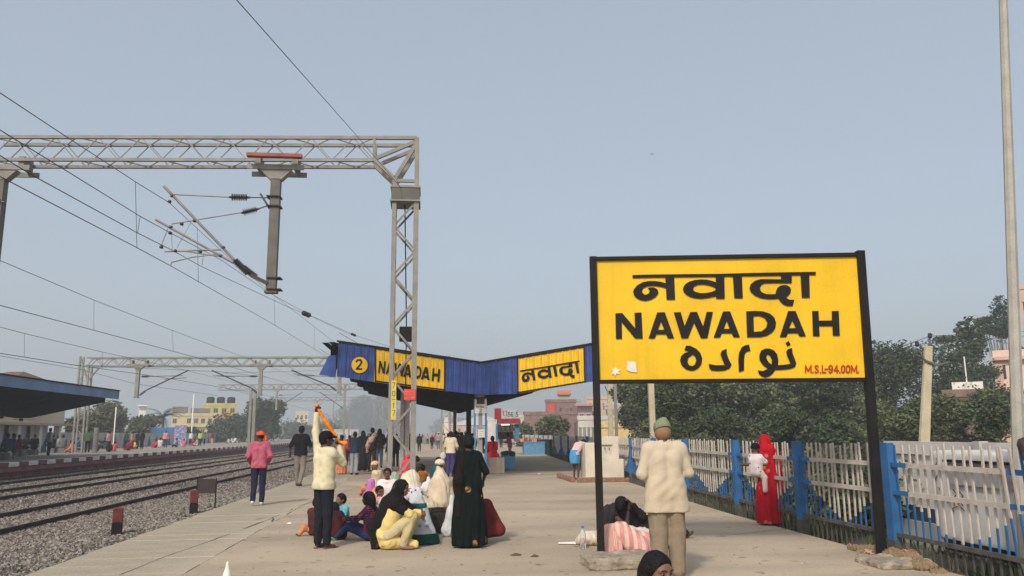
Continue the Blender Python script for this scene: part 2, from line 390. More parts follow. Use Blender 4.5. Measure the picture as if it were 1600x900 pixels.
# cracks and joints in the main surface: thin recess strips
M_crack = mat('crack_dark', (.10, .085, .07), .95, .3, 10)
def crack(pts, w=.022, wig=.03, name='crack'):
    b = MB(); P = []
    for (x0, y0), (x1, y1) in zip(pts, pts[1:]):
        L_ = math.hypot(x1 - x0, y1 - y0); k = max(2, int(L_ / .25))
        for j in range(k): t = j / k; P.append((x0 + (x1 - x0) * t + rng.normal() * wig, y0 + (y1 - y0) * t + rng.normal() * wig))
    P.append(pts[-1]); vs = []
    for j, (x, y) in enumerate(P):
        dx = P[min(j + 1, len(P) - 1)][0] - P[max(j - 1, 0)][0]; dy = P[min(j + 1, len(P) - 1)][1] - P[max(j - 1, 0)][1]; L_ = math.hypot(dx, dy) + 1e-6
        ww = w * rng.uniform(.3, 1.1) * .5; vs += [(x - dy / L_ * ww, y + dx / L_ * ww, .003), (x + dy / L_ * ww, y - dx / L_ * ww, .003)]
    b.add(vs, [(2 * j, 2 * j + 1, 2 * j + 3, 2 * j + 2) for j in range(len(P) - 1)])
    return tag(b.build(name, M_crack, plat), None)
g2 = lambda px, py: tuple(G(px, py))[:2]
crack([g2(190, 898), g2(262, 868), g2(330, 845), g2(420, 812), g2(470, 790), g2(560, 762)], .035, .012)
crack([g2(395, 812), g2(425, 808), g2(425, 815)], .05, .02)
crack([g2(790, 741), g2(900, 742), g2(985, 753)], .05, .02)
crack([g2(590, 745), g2(640, 742)], .04, .015)
crack([g2(420, 838), g2(560, 836), g2(700, 838)], .012, .006); crack([g2(1120, 838), g2(1240, 826)], .02, .01)
# drifted dirt and litter on the platform
b = MB()
for i in range(240):
    px, py = rng.uniform(380, 1350), rng.uniform(735, 898); p = G(px, py, 0.004); 
    if p.x > fence_x(p.y) - .3: continue
    r = rng.uniform(.006, .022); a = rng.uniform(0, 6)
    b.add([(p.x + r * math.cos(a + k * 2.1) * (1 + .5 * (k == 0)), p.y + r * math.sin(a + k * 2.1), .004 + .006 * (k == 0)) for k in range(3)], [(0, 1, 2)], int(rng.integers(0, 3)))
lit = b.build('litter_specks', [mat('dirt_speck', (.07, .055, .04), .9), mat('pale_speck', (.5, .48, .44), .9), mat('brown_speck', (.14, .09, .05), .9)]); tag(lit, kind='stuff')
def scrap(px, py, w, m, lab, cat='litter'):
    p = G(px, py); b = MB(); n = 7
    ring = [(w * rng.uniform(.5, 1) * math.cos(k * 2 * PI / n), w * .6 * rng.uniform(.5, 1) * math.sin(k * 2 * PI / n), rng.uniform(.004, .02)) for k in range(n)]
    b.add(ring + [(0, 0, .035)], [(k, (k + 1) % n, n) for k in range(n)]); o = b.build('litter', m, None, p); tag(o, lab, cat); return o
scrap(805, 868, .10, mat('dry_leaf', (.10, .07, .04), .95), 'dark dry leaf litter on the platform right of the green saree')
scrap(835, 870, .07, mat('dry_leaf', (.10, .07, .04)), 'small dark leaf scrap right of the bigger leaf litter')
scrap(452, 819, .06, M_white, 'white paper scrap on bare concrete left of the man with the cloth')
scrap(842, 741, .07, M_white, 'white scrap near the canopy shade line')

# ---------------------------------------------------------------- ballast and tracks
RZ = -.15
P1X = lambda Y: -18.9 - .019 * (Y - 20)
def ballast_z(x):
    return -.30 if x > -6.8 else -.27
b = MB(); xs = [EDGE + .1, -5.4, -6.6, -7.3, -10.4, -11.2, -11.9, -14.6, -15.2, -15.9, -18.4, -19.6, -24]
zs = [-.10, -.16, -.26, -.28, -.28, -.34, -.28, -.28, -.34, -.28, -.28, -.34, -.5]
vs = []; ys = [-8, 10, 30, 60, 100, 200, 500]
for y in ys: vs += [(x, y, z) for x, z in zip(xs, zs)]
k = len(xs); b.add(vs, [(i * k + j, (i + 1) * k + j, (i + 1) * k + j + 1, i * k + j + 1) for i in range(len(ys) - 1) for j in range(k - 1)])
tag(b.build('ballast_bed', M_ballast), kind='structure')
# stones: real geometry where they can be seen one by one
def stones(n, sampler, rmin, rmax, name, m):
    xs_, ys_ = sampler(n); zz = np.interp(-xs_, [-x for x in xs], zs)
    base = np.array([(1, 0, 0), (-1, 0, 0), (0, 1, 0), (0, -1, 0), (0, 0, 1), (0, 0, -1)], float) * .9
    tri = np.array([(0, 2, 4), (2, 1, 4), (1, 3, 4), (3, 0, 4), (2, 0, 5), (1, 2, 5), (3, 1, 5), (0, 3, 5)])
    R = rng.uniform(rmin, rmax, n); V = np.repeat(base[None], n, 0) * R[:, None, None] * rng.uniform(.6, 1.25, (n, 6, 1)) * np.array([1, 1, .75])
    q = rng.normal(size=(n, 4)); q /= np.linalg.norm(q, axis=1)[:, None]; w, x, y, z = q.T
    Rm = np.stack([1 - 2 * (y * y + z * z), 2 * (x * y - z * w), 2 * (x * z + y * w), 2 * (x * y + z * w), 1 - 2 * (x * x + z * z), 2 * (y * z - x * w), 2 * (x * z - y * w), 2 * (y * z + x * w), 1 - 2 * (x * x + y * y)], 1).reshape(n, 3, 3)
    V = np.einsum('nij,nkj->nki', Rm, V); V[..., 0] += xs_[:, None]; V[..., 1] += ys_[:, None]; V[..., 2] += (zz + rng.uniform(0, .022, n))[:, None]
    Fq = tri[None] + (np.arange(n) * 6)[:, None, None]
    mi = np.repeat(rng.integers(0, len(m), n), 8)
    return tag(new_obj(name, mesh_np(name, V.reshape(-1, 3), Fq.reshape(-1, 3), m, mi)), kind='stuff')
MS = [mat('stone_a', (.235, .20, .165), .9, .2, 10), mat('stone_b', (.14, .12, .10), .9, .2, 10), mat('stone_c', (.30, .265, .23), .9, .2, 10), mat('stone_d', (.085, .072, .062), .9, .2, 10)]
def s_near(n):
    Y = 9 + 16 * rng.power(1.1, n); return rng.uniform(-8.6, EDGE - .03, n) - (Y - 9) * .14 * rng.uniform(0, 1, n), Y
def s_mid(n):
    Y = 14 + 34 * rng.uniform(0, 1, n) ** 1.2; return rng.uniform(-19, EDGE - .05, n), Y
stones(36000, s_near, .022, .042, 'ballast', MS)
stones(70000, s_mid, .03, .055, 'ballast', MS)
stones(22000, lambda n: (rng.uniform(-19, EDGE - .1, n), rng.uniform(45, 85, n)), .05, .085, 'ballast', MS)
# tracks
def track(xr, lab, y0=6, y1=260):
    t = thing('railway_track', lab, 'track', (0, 0, 0))
    for i, x in enumerate((xr, xr - 1.676)):
        b = MB(); prof = [(-.07, 0), (-.07, .018), (-.012, .035), (-.012, .115), (-.036, .125), (-.036, .15)]
        prof = [(x + a, RZ - .15 + z) for a, z in prof] + [(x - a, RZ - .15 + z) for a, z in prof[::-1]]
        b.prism(prof, y0, y1); b.box(x - .030, y0, RZ - .001, x + .030, y1, RZ + .003, 1)
        b.build('rail', [M_rust, M_railtop], t)
    bb = MB(); bb.box(-1.37, -.125, -.12, 1.37, .125, .0); sm = bevel_mesh(bb.mesh('sleeper', M_sleeper), .015, 1)
    cb = MB()
    for sx in (-1, 1):
        for dx in (-.10, .10): cb.box(sx * .838 + dx - .03, -.05, 0, sx * .838 + dx + .03, .05, .045)
    cm = cb.mesh('rail_clip', M_rust)
    for i in range(95):
        y = y0 + 4 + i * .65
        s_ = new_obj('sleeper', sm, t); s_.location = (xr - .838, y, RZ - .15 + rng.uniform(-.012, .006)); s_.rotation_euler = (0, 0, rng.uniform(-.01, .01))
        if y < 45: new_obj('rail_clip', cm, s_)
    return t
track(-8.0, 'nearest broad gauge track beside the platform with the name board')
track(-12.45, 'middle broad gauge track between the two others')
track(-16.35, 'far track running below the maroon platform wall')
# maroon stakes and small dark board in the ballast
def stake(p, lab, h=.62):
    t = thing('marker_post', lab, 'marker post', p, .3, 'maroon marker posts in the ballast')
    b = MB(); b.box(-.085, -.085, -.12, .085, .085, h * .45); me = bevel_mesh(b.mesh('post_base', M_black), .01, 1); new_obj('post_base', me, t)
    b = MB(); b.box(-.083, -.083, h * .45, .083, .083, h); me = bevel_mesh(b.mesh('post_top', mat('stake_maroon', (.13, .03, .027), .8, .25, 6)), .012, 1); new_obj('post_top', me, t)
stake(G(182, 836, -.14), 'maroon topped marker post standing nearest in the ballast', .46)
stake(G(302, 803, -.12), 'maroon topped marker post beside the small dark board in the ballast', .50)
p = G(321, 796, -.12); t = thing('small_board', 'small dark rectangular board on two thin legs in the ballast', 'board', p, .15)
b = MB(); b.box(-.21, -.015, .36, .21, .015, .69); b.build('panel', mat('board_brown', (.05, .035, .03), .8), t)
for sx in (-.205, .205):
    b = MB(); b.beam((sx, 0, -.1), (sx, 0, .70), .03); b.build('leg', M_black, t)

# ---------------------------------------------------------------- opposite platform
P1Z = .40
b = MB(); vs = []; ys = [15, 60, 130, 260]
for y in ys: vs += [(P1X(y) + .0, y, -.6), (P1X(y) + .0, y, -.02), (P1X(y) + .16, y, -.02), (P1X(y) + .16, y, .0), (P1X(y) + .03, y, P1Z - .09), (P1X(y) - 60, y, P1Z - .09)]
k = 6; b.add(vs, [(i * k + j, (i + 1) * k + j, (i + 1) * k + j + 1, i * k + j + 1) for i in range(3) for j in range(5)])
b.add([vs[j] for j in range(6)] + [(P1X(15) - 60, 15, -.6)], [tuple(range(7))])
p1 = b.build('opposite_platform_wall', M_maroon); tag(p1, kind='structure')
b = MB(); b.add([(P1X(15) - .5, 15, P1Z + .004), (P1X(260) - .5, 260, P1Z + .004), (-90, 260, P1Z + .004), (-90, 15, P1Z + .004)], [(0, 1, 2, 3)])
b.add([(P1X(15) - .5, 15, P1Z - .08), (P1X(15) - .5, 15, P1Z + .004), (-90, 15, P1Z + .004), (-90, 15, P1Z - .08)], [(0, 1, 2, 3)])
pt = b.build('opposite_platform', mat('paving_far', (.27, .24, .2), .9, .15, .4)); tag(pt, kind='structure')
mc = {}
for col, mm in (('w', mat('coping_white', (.72, .66, .62), .8, .2, 2)), ('m', mat('coping_maroon', (.17, .075, .065), .85, .25, 2))):
    b = MB(); b.box(-.52, 0, -.19, .10, .985, .02); mc[col] = bevel_mesh(b.mesh('coping_block', mm), .012, 1)
for i in range(210):
    y = 22 + i * 1.0
    o = new_obj('coping_block', mc['w' if (i % 2 == 0) else 'm'], p1); o.location = (P1X(y), y, P1Z + (i % 2) * .003)
# ================================================================ TEXT SHAPES
def R1(pts): return [(980 + x / 10, 415 + y / 10) for x, y in pts]
def R2(pts): return [(1120 + x / 10, 415 + y / 10) for x, y in pts]
def R3(pts): return [(950 + x / 8.421, 475 + y / 8.421) for x, y in pts]
def R4(pts): return [(1130 + x / 8.421, 475 + y / 8.421) for x, y in pts]
def R5(pts): return [(1050 + x / 8, 530 + y / 8) for x, y in pts]
def R6(pts): return [(1240 + x / 14.545, 560 + y / 14.545) for x, y in pts]
HINDI = {
 'bar': [R1([(80, 150), (330, 143), (1000, 135), (1400, 132)]) + R2([(500, 118), (1000, 108), (1540, 100), (1540, 148), (1000, 160), (400, 170)]) + R1([(1400, 178), (700, 185), (80, 197)])],
 'na_stem': [R1([(590, 165), (730, 165), (745, 535), (612, 535)])],
 'na_curl': [R1([(610, 282), (520, 255), (430, 243), (330, 243), (240, 262), (160, 305), (105, 365), (90, 410), (105, 470), (150, 515), (215, 545), (290, 553), (370, 535), (440, 495), (480, 440), (482, 400), (460, 365), (410, 342), (360, 343), (315, 355), (338, 375), (348, 405), (335, 435), (300, 455), (260, 452), (235, 425), (228, 390), (250, 355), (300, 330), (380, 318), (460, 322), (540, 337), (610, 357)])],
 'va_stem': [R1([(1378, 165), (1512, 165), (1520, 520), (1385, 520)])],
 'va_loop': [R1([(1390, 266), (1320, 240), (1240, 222), (1150, 217), (1050, 228), (960, 255), (895, 300), (868, 355), (872, 400), (910, 450), (980, 492), (1070, 515), (1160, 520), (1260, 508), (1390, 480)]), R1([(1025, 360), (1045, 325), (1100, 303), (1180, 297), (1270, 310), (1340, 335), (1378, 355), (1378, 385), (1320, 412), (1230, 430), (1140, 433), (1060, 412), (1028, 385)])],
 'aa': [R2([(245, 160), (388, 160), (402, 512), (268, 512)])],
 'da_stub': [R2([(1000, 150), (1168, 150), (1165, 277), (990, 277)])],
 'da': [R2([(1160, 277), (1160, 222), (1010, 218), (860, 215), (680, 213), (590, 240), (525, 295), (505, 360), (530, 420), (590, 470), (680, 510), (790, 527), (880, 525), (960, 518), (985, 560), (1030, 605), (1090, 632), (1180, 635), (1205, 535), (1130, 535), (1070, 505), (1110, 475), (1145, 430), (1155, 380), (1135, 335), (1090, 310), (1040, 305), (980, 320), (940, 355), (920, 400), (915, 445), (850, 450), (770, 447), (710, 425), (675, 390), (670, 345), (690, 305), (740, 280), (850, 276), (990, 275)])],
 'aa2': [R2([(1300, 140), (1440, 140), (1448, 505), (1322, 505)])]}
LATIN = [
 [R3([(95, 125), (185, 120), (355, 320), (347, 118), (438, 112), (455, 455), (355, 455), (178, 240), (183, 460), (103, 460)])],
 [R3([(645, 112), (745, 110), (868, 452), (785, 455), (762, 400), (632, 402), (612, 455), (530, 455)]), R3([(695, 232), (738, 340), (655, 342)])],
 [R3([(862, 112), (955, 108), (1005, 290), (1080, 108), (1168, 105), (1248, 295), (1295, 105), (1378, 105), (1305, 450), (1220, 452), (1130, 248), (1050, 452), (965, 453)])],
 [R4([(-6, 100), (88, 98), (218, 440), (135, 440), (108, 388), (-22, 388), (-45, 443), (-130, 445)]), R4([(42, 222), (82, 328), (5, 330)])],
 [R4([(298, 98), (420, 92), (520, 98), (610, 128), (670, 180), (692, 250), (680, 320), (640, 375), (570, 420), (480, 438), (310, 440)]), R4([(395, 162), (480, 160), (545, 190), (580, 250), (560, 315), (500, 360), (400, 368)])],
 [R4([(850, 95), (948, 93), (1085, 428), (1000, 428), (975, 385), (845, 387), (825, 437), (740, 437)]), R4([(905, 220), (950, 318), (862, 320)])],
 [R4([(1165, 93), (1250, 93), (1255, 220), (1425, 218), (1422, 95), (1515, 93), (1530, 418), (1437, 420), (1430, 292), (1258, 293), (1265, 425), (1175, 425)])]]
URDU = [
 [R5([(172, 80), (230, 85), (300, 120), (350, 170), (375, 240), (365, 310), (330, 360), (280, 390), (230, 395), (170, 375), (120, 330), (97, 270), (110, 215), (150, 175), (215, 155), (152, 138)]), R5([(258, 192), (290, 225), (300, 270), (285, 315), (250, 338), (210, 325), (190, 285), (200, 235)])],
 [R5([(680, 120), (682, 180), (705, 250), (742, 320), (715, 365), (660, 390), (560, 398), (490, 390), (465, 365), (455, 308), (530, 325), (655, 325), (625, 255), (602, 190), (620, 145)])],
 [R5([(960, 68), (977, 148), (930, 155), (905, 190), (897, 260), (897, 390), (832, 412), (825, 250), (835, 170), (870, 100), (915, 75)])],
 [R5([(1495, 110), (1505, 180), (1550, 300), (1535, 350), (1470, 372), (1380, 383), (1285, 385), (1255, 430), (1210, 465), (1160, 477), (1110, 462), (1080, 430), (1068, 388), (1130, 400), (1195, 372), (1130, 320), (1090, 260), (1088, 200), (1110, 145), (1160, 118), (1215, 118), (1270, 140), (1310, 190), (1325, 260), (1320, 325), (1400, 320), (1478, 308), (1440, 225), (1422, 160), (1445, 125)]), R5([(1195, 192), (1225, 215), (1245, 260), (1240, 318), (1205, 290), (1180, 250), (1175, 210)])],
 [R5([(1452, 22), (1480, 68), (1440, 90), (1415, 50)])]]
def densify(poly, it=1):
    """round the corners of curved outlines a little"""
    return poly
def flat_letter(name, loops, to3d, m, parent, thick=0.002):
    """loops in picture coordinates of the lettering, laid on a surface by to3d(px, py, off)"""
    P = [to3d(x, y, thick) for l in loops for x, y in l]
    tri = tessellate_polygon([[Vector((x, -y, 0)) for x, y in l] for l in loops])
    me = bpy.data.meshes.new(name); me.from_pydata([tuple(p) for p in P], [], [tuple(t) for t in tri]); me.materials.append(m); me.update()
    return new_obj(name, me, parent)
def ribbon(pts, w, closed=False):
    """stroke outline quads in 2D"""
    n = len(pts); q = []
    N = []
    for i in range(n):
        a = pts[(i - 1) % n] if (closed or i > 0) else pts[i]; c = pts[(i + 1) % n] if (closed or i < n - 1) else pts[i]
        dx, dy = c[0] - a[0], c[1] - a[1]; L_ = math.hypot(dx, dy) or 1; N.append((-dy / L_ * w / 2, dx / L_ * w / 2))
    vs = []
    for (x, y), (nx, ny) in zip(pts, N): vs += [(x + nx, y + ny), (x - nx, y - ny)]
    m = n if closed else n - 1
    return vs, [(2 * i, 2 * i + 1, (2 * ((i + 1) % n)) + 1, 2 * ((i + 1) % n)) for i in range(m)]
def stroke_letter(name, strokes, w, to3d, m, parent, thick=.002):
    vs, fs = [], []; j = 0
    for s_ in strokes:
        for (xa, ya), (xb, yb) in zip(s_, s_[1:]):
            L_ = math.hypot(xb - xa, yb - ya) or 1; ux, uy = (xb - xa) / L_ * w * .5, (yb - ya) / L_ * w * .5; o = len(vs); j += 1
            e = .6
            vs += [to3d(x, y, thick + (j % 3) * .0003) for x, y in ((xa - ux * e - uy, ya - uy * e + ux), (xa - ux * e + uy, ya - uy * e - ux), (xb + ux * e + uy, yb + uy * e - ux), (xb + ux * e - uy, yb + uy * e + ux))]
            fs.append((o, o + 1, o + 2, o + 3))
    me = bpy.data.meshes.new(name); me.from_pydata([tuple(v) for v in vs], [], fs); me.materials.append(m); me.update()
    return new_obj(name, me, parent)
# ---------------------------------------------------------------- NAME BOARD
SA = Vector((2.16, 10.0, 0)); SB = Vector((5.56, 9.65, 0)); su = (SB - SA).normalized(); sn = Vector((su.y, -su.x, 0))
if sn.y > 0: sn = -sn
def onboard(px, py, off=0.0):
    d = ray(px, py); O = Vector((0, 0, H)); A0 = SA + sn * .0
    t = (A0 - O).dot(sn) / d.dot(sn); return O + d * t + sn * (off + .012)
brd = thing('name_board', 'big yellow station name board in a black frame on two black posts', 'station sign', (SA + SB) / 2)
base = Vector(brd.location)
def loc3(p): return Vector(p) - base
inner = [onboard(938.5, 411), onboard(1331, 404), onboard(1343, 591), onboard(944.5, 597)]
tl, tr = SA + Vector((0, 0, 3.76)), SB + Vector((0, 0, 3.79))
bl, br = SA + Vector((0, 0, 2.19)), SB + Vector((0, 0, 2.19))
b = MB(); q = [loc3(v) for v in (tl, tr, br, bl)]
b.add([v for v in q] + [v - sn * .02 for v in q], [(0, 1, 2, 3), (7, 6, 5, 4), (0, 4, 5, 1), (1, 5, 6, 2), (2, 6, 7, 3), (3, 7, 4, 0)])
pan = b.build('panel', M_yellow, brd)
def bar(name, a, c, w, h, par, m=M_black): 
    b = MB(); b.beam(loc3(a), loc3(c), w, h, up=(sn.x, sn.y, 0)); me = bevel_mesh(b.mesh(name, m), .004, 1); return new_obj(name, me, par)
z = Vector((0, 0, 1))
bar('frame_rail', tl + z * .01 - su * .03, tr + z * .01 + su * .03, .05, .07, brd)
bar('frame_rail', bl - z * .01 - su * .03, br - z * .01 + su * .03, .05, .07, brd)
lpost_b, lpost_t = SA + Vector((-.035, 0, .10)), SA + Vector((-.035, 0, 3.80)); rpost_b, rpost_t = Vector((5.53, 9.65, .02)), SB + Vector((.03, 0, 3.85))
bar('post', lpost_b - su * .0, lpost_t, .085, .085, brd); bar('post', rpost_b, rpost_t, .10, .10, brd)
bl3 = lambda px, py, off=0: loc3(onboard(px, py, off))
for k_, l in HINDI.items(): flat_letter('letter', l, bl3, M_black, brd, .0035 if k_ == 'bar' else (.003 if 'stem' in k_ or 'aa' in k_ or 'stub' in k_ else .0025))
for l in LATIN: flat_letter('letter', l, bl3, M_black, brd)
for l in URDU: flat_letter('letter', l, bl3, M_black, brd)
M_sred = mat('sign_red', (.42, .03, .01), .6)
DG = {'M': [[(0, 10), (0, 0), (.5, 8), (1, 0), (1, 10)]], 'S': [[(.95, 1.6), (.6, 0), (.2, .7), (.1, 2.5), (.4, 4.5), (.8, 6), (.95, 8), (.6, 10), (.25, 9.6), (.02, 8.2)]], 'L': [[(0, 0), (0, 9.6), (.9, 9.6)]],
      '-': [[(0, 5), (1, 5)]], '9': [[(.95, 4.5), (.5, 5.5), (.05, 4), (.1, 1.2), (.5, 0), (.9, 1.2), (1, 5), (.8, 9), (.4, 10), (.05, 8.4)]], '4': [[(.6, 0), (0, 7), (1, 7)], [(.65, 2), (.65, 10)]],
      '0': [[(.5, 0), (.95, 1.6), (1, 5), (.95, 8.4), (.5, 10), (.05, 8.4), (0, 5), (.05, 1.6), (.5, 0)]], '.': [[(.3, 9), (.3, 10.4)]], '2': [[(.05, 1.8), (.3, .2), (.8, .2), (1, 2), (.75, 4.5), (0, 9.6), (1, 9.6)]],
      '7': [[(0, 0), (1, 0), (.35, 10)]], '1': [[(.15, 1.5), (.55, 0), (.55, 10)]], 'P': [[(0, 10), (0, 0), (.8, .3), (1, 2.6), (.8, 5), (0, 5.2)]], 'F': [[(1, 0), (0, 0), (0, 10)], [(0, 4.6), (.8, 4.6)]], 'N': [[(0, 10), (0, 0), (1, 10), (1, 0)]],
      'o': [[(.5, 4), (1, 5.5), (1, 8.5), (.5, 10), (0, 8.5), (0, 5.5), (.5, 4)]], '5': [[(1, 0), (.1, 0), (.05, 4.4), (.6, 3.8), (1, 5.8), (.9, 8.6), (.5, 10), (0, 8.8)]], '6': [[(.9, .8), (.5, 0), (.1, 2), (0, 6), (.15, 9), (.6, 10), (1, 8), (.9, 5.6), (.5, 4.8), (.05, 6.5)]]}
def word(txt, slots, y0, y1, w, to3d, m, parent, slope=0.0, yb=None):
    for ch, (x0, x1) in zip(txt, slots):
        st = [[(x0 + u * (x1 - x0), y0 + v / 10 * (y1 - y0) + slope * x0) for u, v in s_] for s_ in DG[ch]]
        stroke_letter('letter', st, w, to3d, m, parent)
c6 = lambda x: 1240 + x / 14.545
word('M.S.L-94.00M.', [(c6(a), c6(c)) for a, c in ((262, 388), (425, 445), (475, 555), (595, 615), (645, 735), (700, 765), (788, 878), (915, 1015), (1035, 1055), (1080, 1150), (1190, 1265), (1305, 1425), (1455, 1475))], 571.2, 582.4, 2.1, bl3, M_sred, brd)
M_paper = mat('torn_paper', (.72, .66, .6), .9, .12, 8)
flat_letter('torn_sticker', [[(979.5, 564), (993, 566), (995, 582), (986, 581.5), (979, 578)]], bl3, M_paper, brd, .002)
flat_letter('torn_sticker', [[(955, 574), (959, 577), (962, 573.5), (964, 577.5), (970, 577), (966, 581), (968, 585), (963, 583.5), (961, 588), (959, 584), (955, 585.5), (957.5, 580)]], bl3, M_paper, brd, .002)
# concrete footings
M_foot = mat('rough_concrete', (.30, .25, .19), .95, .25, 5, bump=.8, bscale=25, fine=.2)
for nm, x, y, w, d, h, lab in (('concrete_footing', 2.28, 9.68, .84, .62, .13, 'rough concrete footing under the left post of the name board'), ('concrete_footing', 5.45, 9.25, .66, .7, .08, 'rough concrete footing under the right post of the name board')):
    b = MB(); b.box(-w / 2, -d / 2, -.02, w / 2, d / 2, h); me = b.mesh(nm, M_foot); bevel_mesh(me, .03, 1); subdivide_noise(me, 7, .030, 7); subdivide_noise(me, 1, .014, 22)
    o = new_obj(nm, me, None, (x, y, 0)); tag(o, lab, 'footing')

# ---------------------------------------------------------------- PLATFORM 2 CANOPY
CY = 30.0
def roof_top(x): return 4.93 + (x + 3.3) * (4.15 - 4.93) / 5.3 if x < 2.0 else 4.15 + (x - 2.0) * (4.93 - 4.15) / 4.6
def roof_bot(x):
    return float(np.interp(x, [-3.3, -2.0, .5, 2.0, 3.3, 6.3, 6.6], [3.66, 3.46, 3.14, 2.97, 3.00, 3.47, 3.52]))
can = thing('platform_canopy', 'butterfly roofed platform canopy with blue and yellow corrugated fascia', 'canopy', (2, CY, 0))
cb = Vector((2, CY, 0))
def rib_sheet(x0, x1, y, m):
    """one corrugated sheet of the fascia: trapezoid ribs, sloping top and bottom"""
    n = 9; b = MB(); fr = []; bk = []
    for i in range(n):
        u = i / (n - 1); x = x0 + (x1 - x0) * u - 2; d = .028 if (i in (0, 1, 8)) else .0
        if i == 4: d = .012
        xw = x + 2; lean = -.03 * (1 if xw > 2 else -1)
        fr += [(x, y - CY - d, roof_top(xw)), (x - lean, y - CY - d, roof_bot(xw))]
    b.add(fr, [(2 * i, 2 * i + 1, 2 * i + 3, 2 * i + 2) for i in range(n - 1)])
    bk = [(a, q + .02, c) for a, q, c in fr]
    b.add(bk, [(2 * i + 2, 2 * i + 3, 2 * i + 1, 2 * i) for i in range(n - 1)])
    return b.mesh('fascia_sheet', m)
x = -3.28; W_ = .285
YL, YR = (-1.93, .64), (3.38, 5.93)
edges = [-3.28]
def seg(a, c):
    k = max(1, round((c - a) / W_)); return [a + (c - a) * (i + 1) / k for i in range(k)]
for a, c in ((-3.28, YL[0]), YL, (YL[1], YR[0]), YR, (YR[1], 6.6)): edges += seg(a, c)
MB2 = [M_bluedeep, mat('canopy_blue_faded', (.04, .085, .29), .6, .35, 1.8)]
for i, (a, c) in enumerate(zip(edges, edges[1:])):
    mid = (a + c) / 2; yl = YL[0] < mid < YL[1] or YR[0] < mid < YR[1]
    new_obj('fascia_sheet', rib_sheet(a + .004, c - .004, CY + rng.uniform(-.004, .004), M_cyel if yl else MB2[int(rng.uniform() < .35)]), can)
# returned sheets on the left side
for i in range(5):
    y0 = CY + .1 + i * .32; b = MB(); xx = -3.32 - .02 * i
    zt = 4.55 - .0 * i; zb = 3.62
    b.add([(xx - 2 - .02 * i, y0 - CY, zt), (xx - 2 - .12, y0 - CY, zb), (xx - 2 - .04 - .12, y0 + .29 - CY, zb), (xx - 2 - .04, y0 + .29 - CY, zt - .02)], [(0, 1, 2, 3)])
    b.v += []; b.build('side_sheet', MB2[i % 2], can)
b = MB()   # sloping left-hand end panel seen beyond the fascia corner
b.add([(-3.35 - 2, .0, 4.45), (-3.62 - 2, .0, 4.42), (-3.95 - 2, .0, 3.72), (-3.35 - 2, .0, 3.66)] + [(-3.35 - 2, .03, 4.45), (-3.62 - 2, .03, 4.42), (-3.95 - 2, .03, 3.72), (-3.35 - 2, .03, 3.66)], [(0, 1, 2, 3), (7, 6, 5, 4), (0, 4, 5, 1), (1, 5, 6, 2), (2, 6, 7, 3)])
b.build('side_sheet', MB2[1], can)
# black painted borders
def strip(pts, name='painted_border'):
    vs, fs = [], []
    for a, c, w in pts: pass
def fas(px_x, zz, off=.0): return Vector((px_x - 2, -.034 - off, zz))
for (a, c), s_ in ((YL, 1), (YR, 1)):
    for (p0, p1_) in (((a, roof_top(a) - .04), (c, roof_top(c) - .04)), ((a, roof_bot(a) + .035), (c, roof_bot(c) + .035)), ((a, roof_top(a)), (a + (.03 if a < 2 else -.0), roof_bot(a))), ((c, roof_top(c)), (c + .0, roof_bot(c)))):
        b = MB(); b.beam((p0[0] - 2, -.036, p0[1]), (p1_[0] - 2, -.036, p1_[1]), .055, .006, up=(0, 1, 0)); b.build('painted_border', M_black, can)
b = MB()
for a, c in ((-3.34, 2.0), (2.0, 6.62)):
    b.beam((a - 2, -.02, roof_top(a) + .03), (c - 2, -.02, roof_top(c) + .03), .09, .06)
b.build('ridge_flashing', M_black, can)
# lettering on the fascia
def onfas(px, py, off=0):
    d = ray(px, py); t = (CY - .036 - off) / d.y; return Vector((d.x * t - 2, -.036 - off, H + d.z * t))
def r7(x, y): return (530 + x / 9.412, 540 + y / 9.412)
slots = [(590, 690), (702, 800), (812, 975), (962, 1075), (1128, 1222), (1218, 1350), (1374, 1492)]
for l, (x0, x1) in zip(LATIN, slots):
    ax_ = [p[0] for p in l[0]]; ay_ = [p[1] for p in l[0]]; xa, xb, ya, yb_ = min(ax_), max(ax_), min(ay_), max(ay_)
    L2 = []
    for lp in l:
        o = []
        for px, py in lp:
            u = (px - xa) / (xb - xa); v = (py - ya) / (yb_ - ya); X = x0 + u * (x1 - x0) - v * 20; o.append(r7(X, 218 + .145 * (X - 600) + v * 190))
        L2.append(o)
    flat_letter('letter', L2, onfas, M_black, can, .004)
def r8(px, py):
    u = (px - 988) / (1274 - 988); v = (py - 430) / (468.5 - 430); X = 150 + u * 1105 + v * 32; return (800 + X / 11.852, 540 + (460 - u * 158 + v * 218) / 11.852)
for k_, l in HINDI.items(): flat_letter('letter', [[r8(*p) for p in lp] for lp in l], onfas, M_black, can, .005 if k_ == 'bar' else .004)
circ = lambda r, n=28: [r7(300 + r * math.cos(2 * PI * i / n), 285 + r * math.sin(2 * PI * i / n)) for i in range(n)]
flat_letter('number_disc', [circ(131)], onfas, M_black, can, .002); flat_letter('number_disc', [circ(120)], onfas, M_cyel, can, .004)
stroke_letter('letter', [[r7(*p) for p in ((252, 240), (272, 214), (312, 212), (330, 240), (312, 280), (256, 342), (330, 346))]], 3.0, onfas, M_black, can, .006)
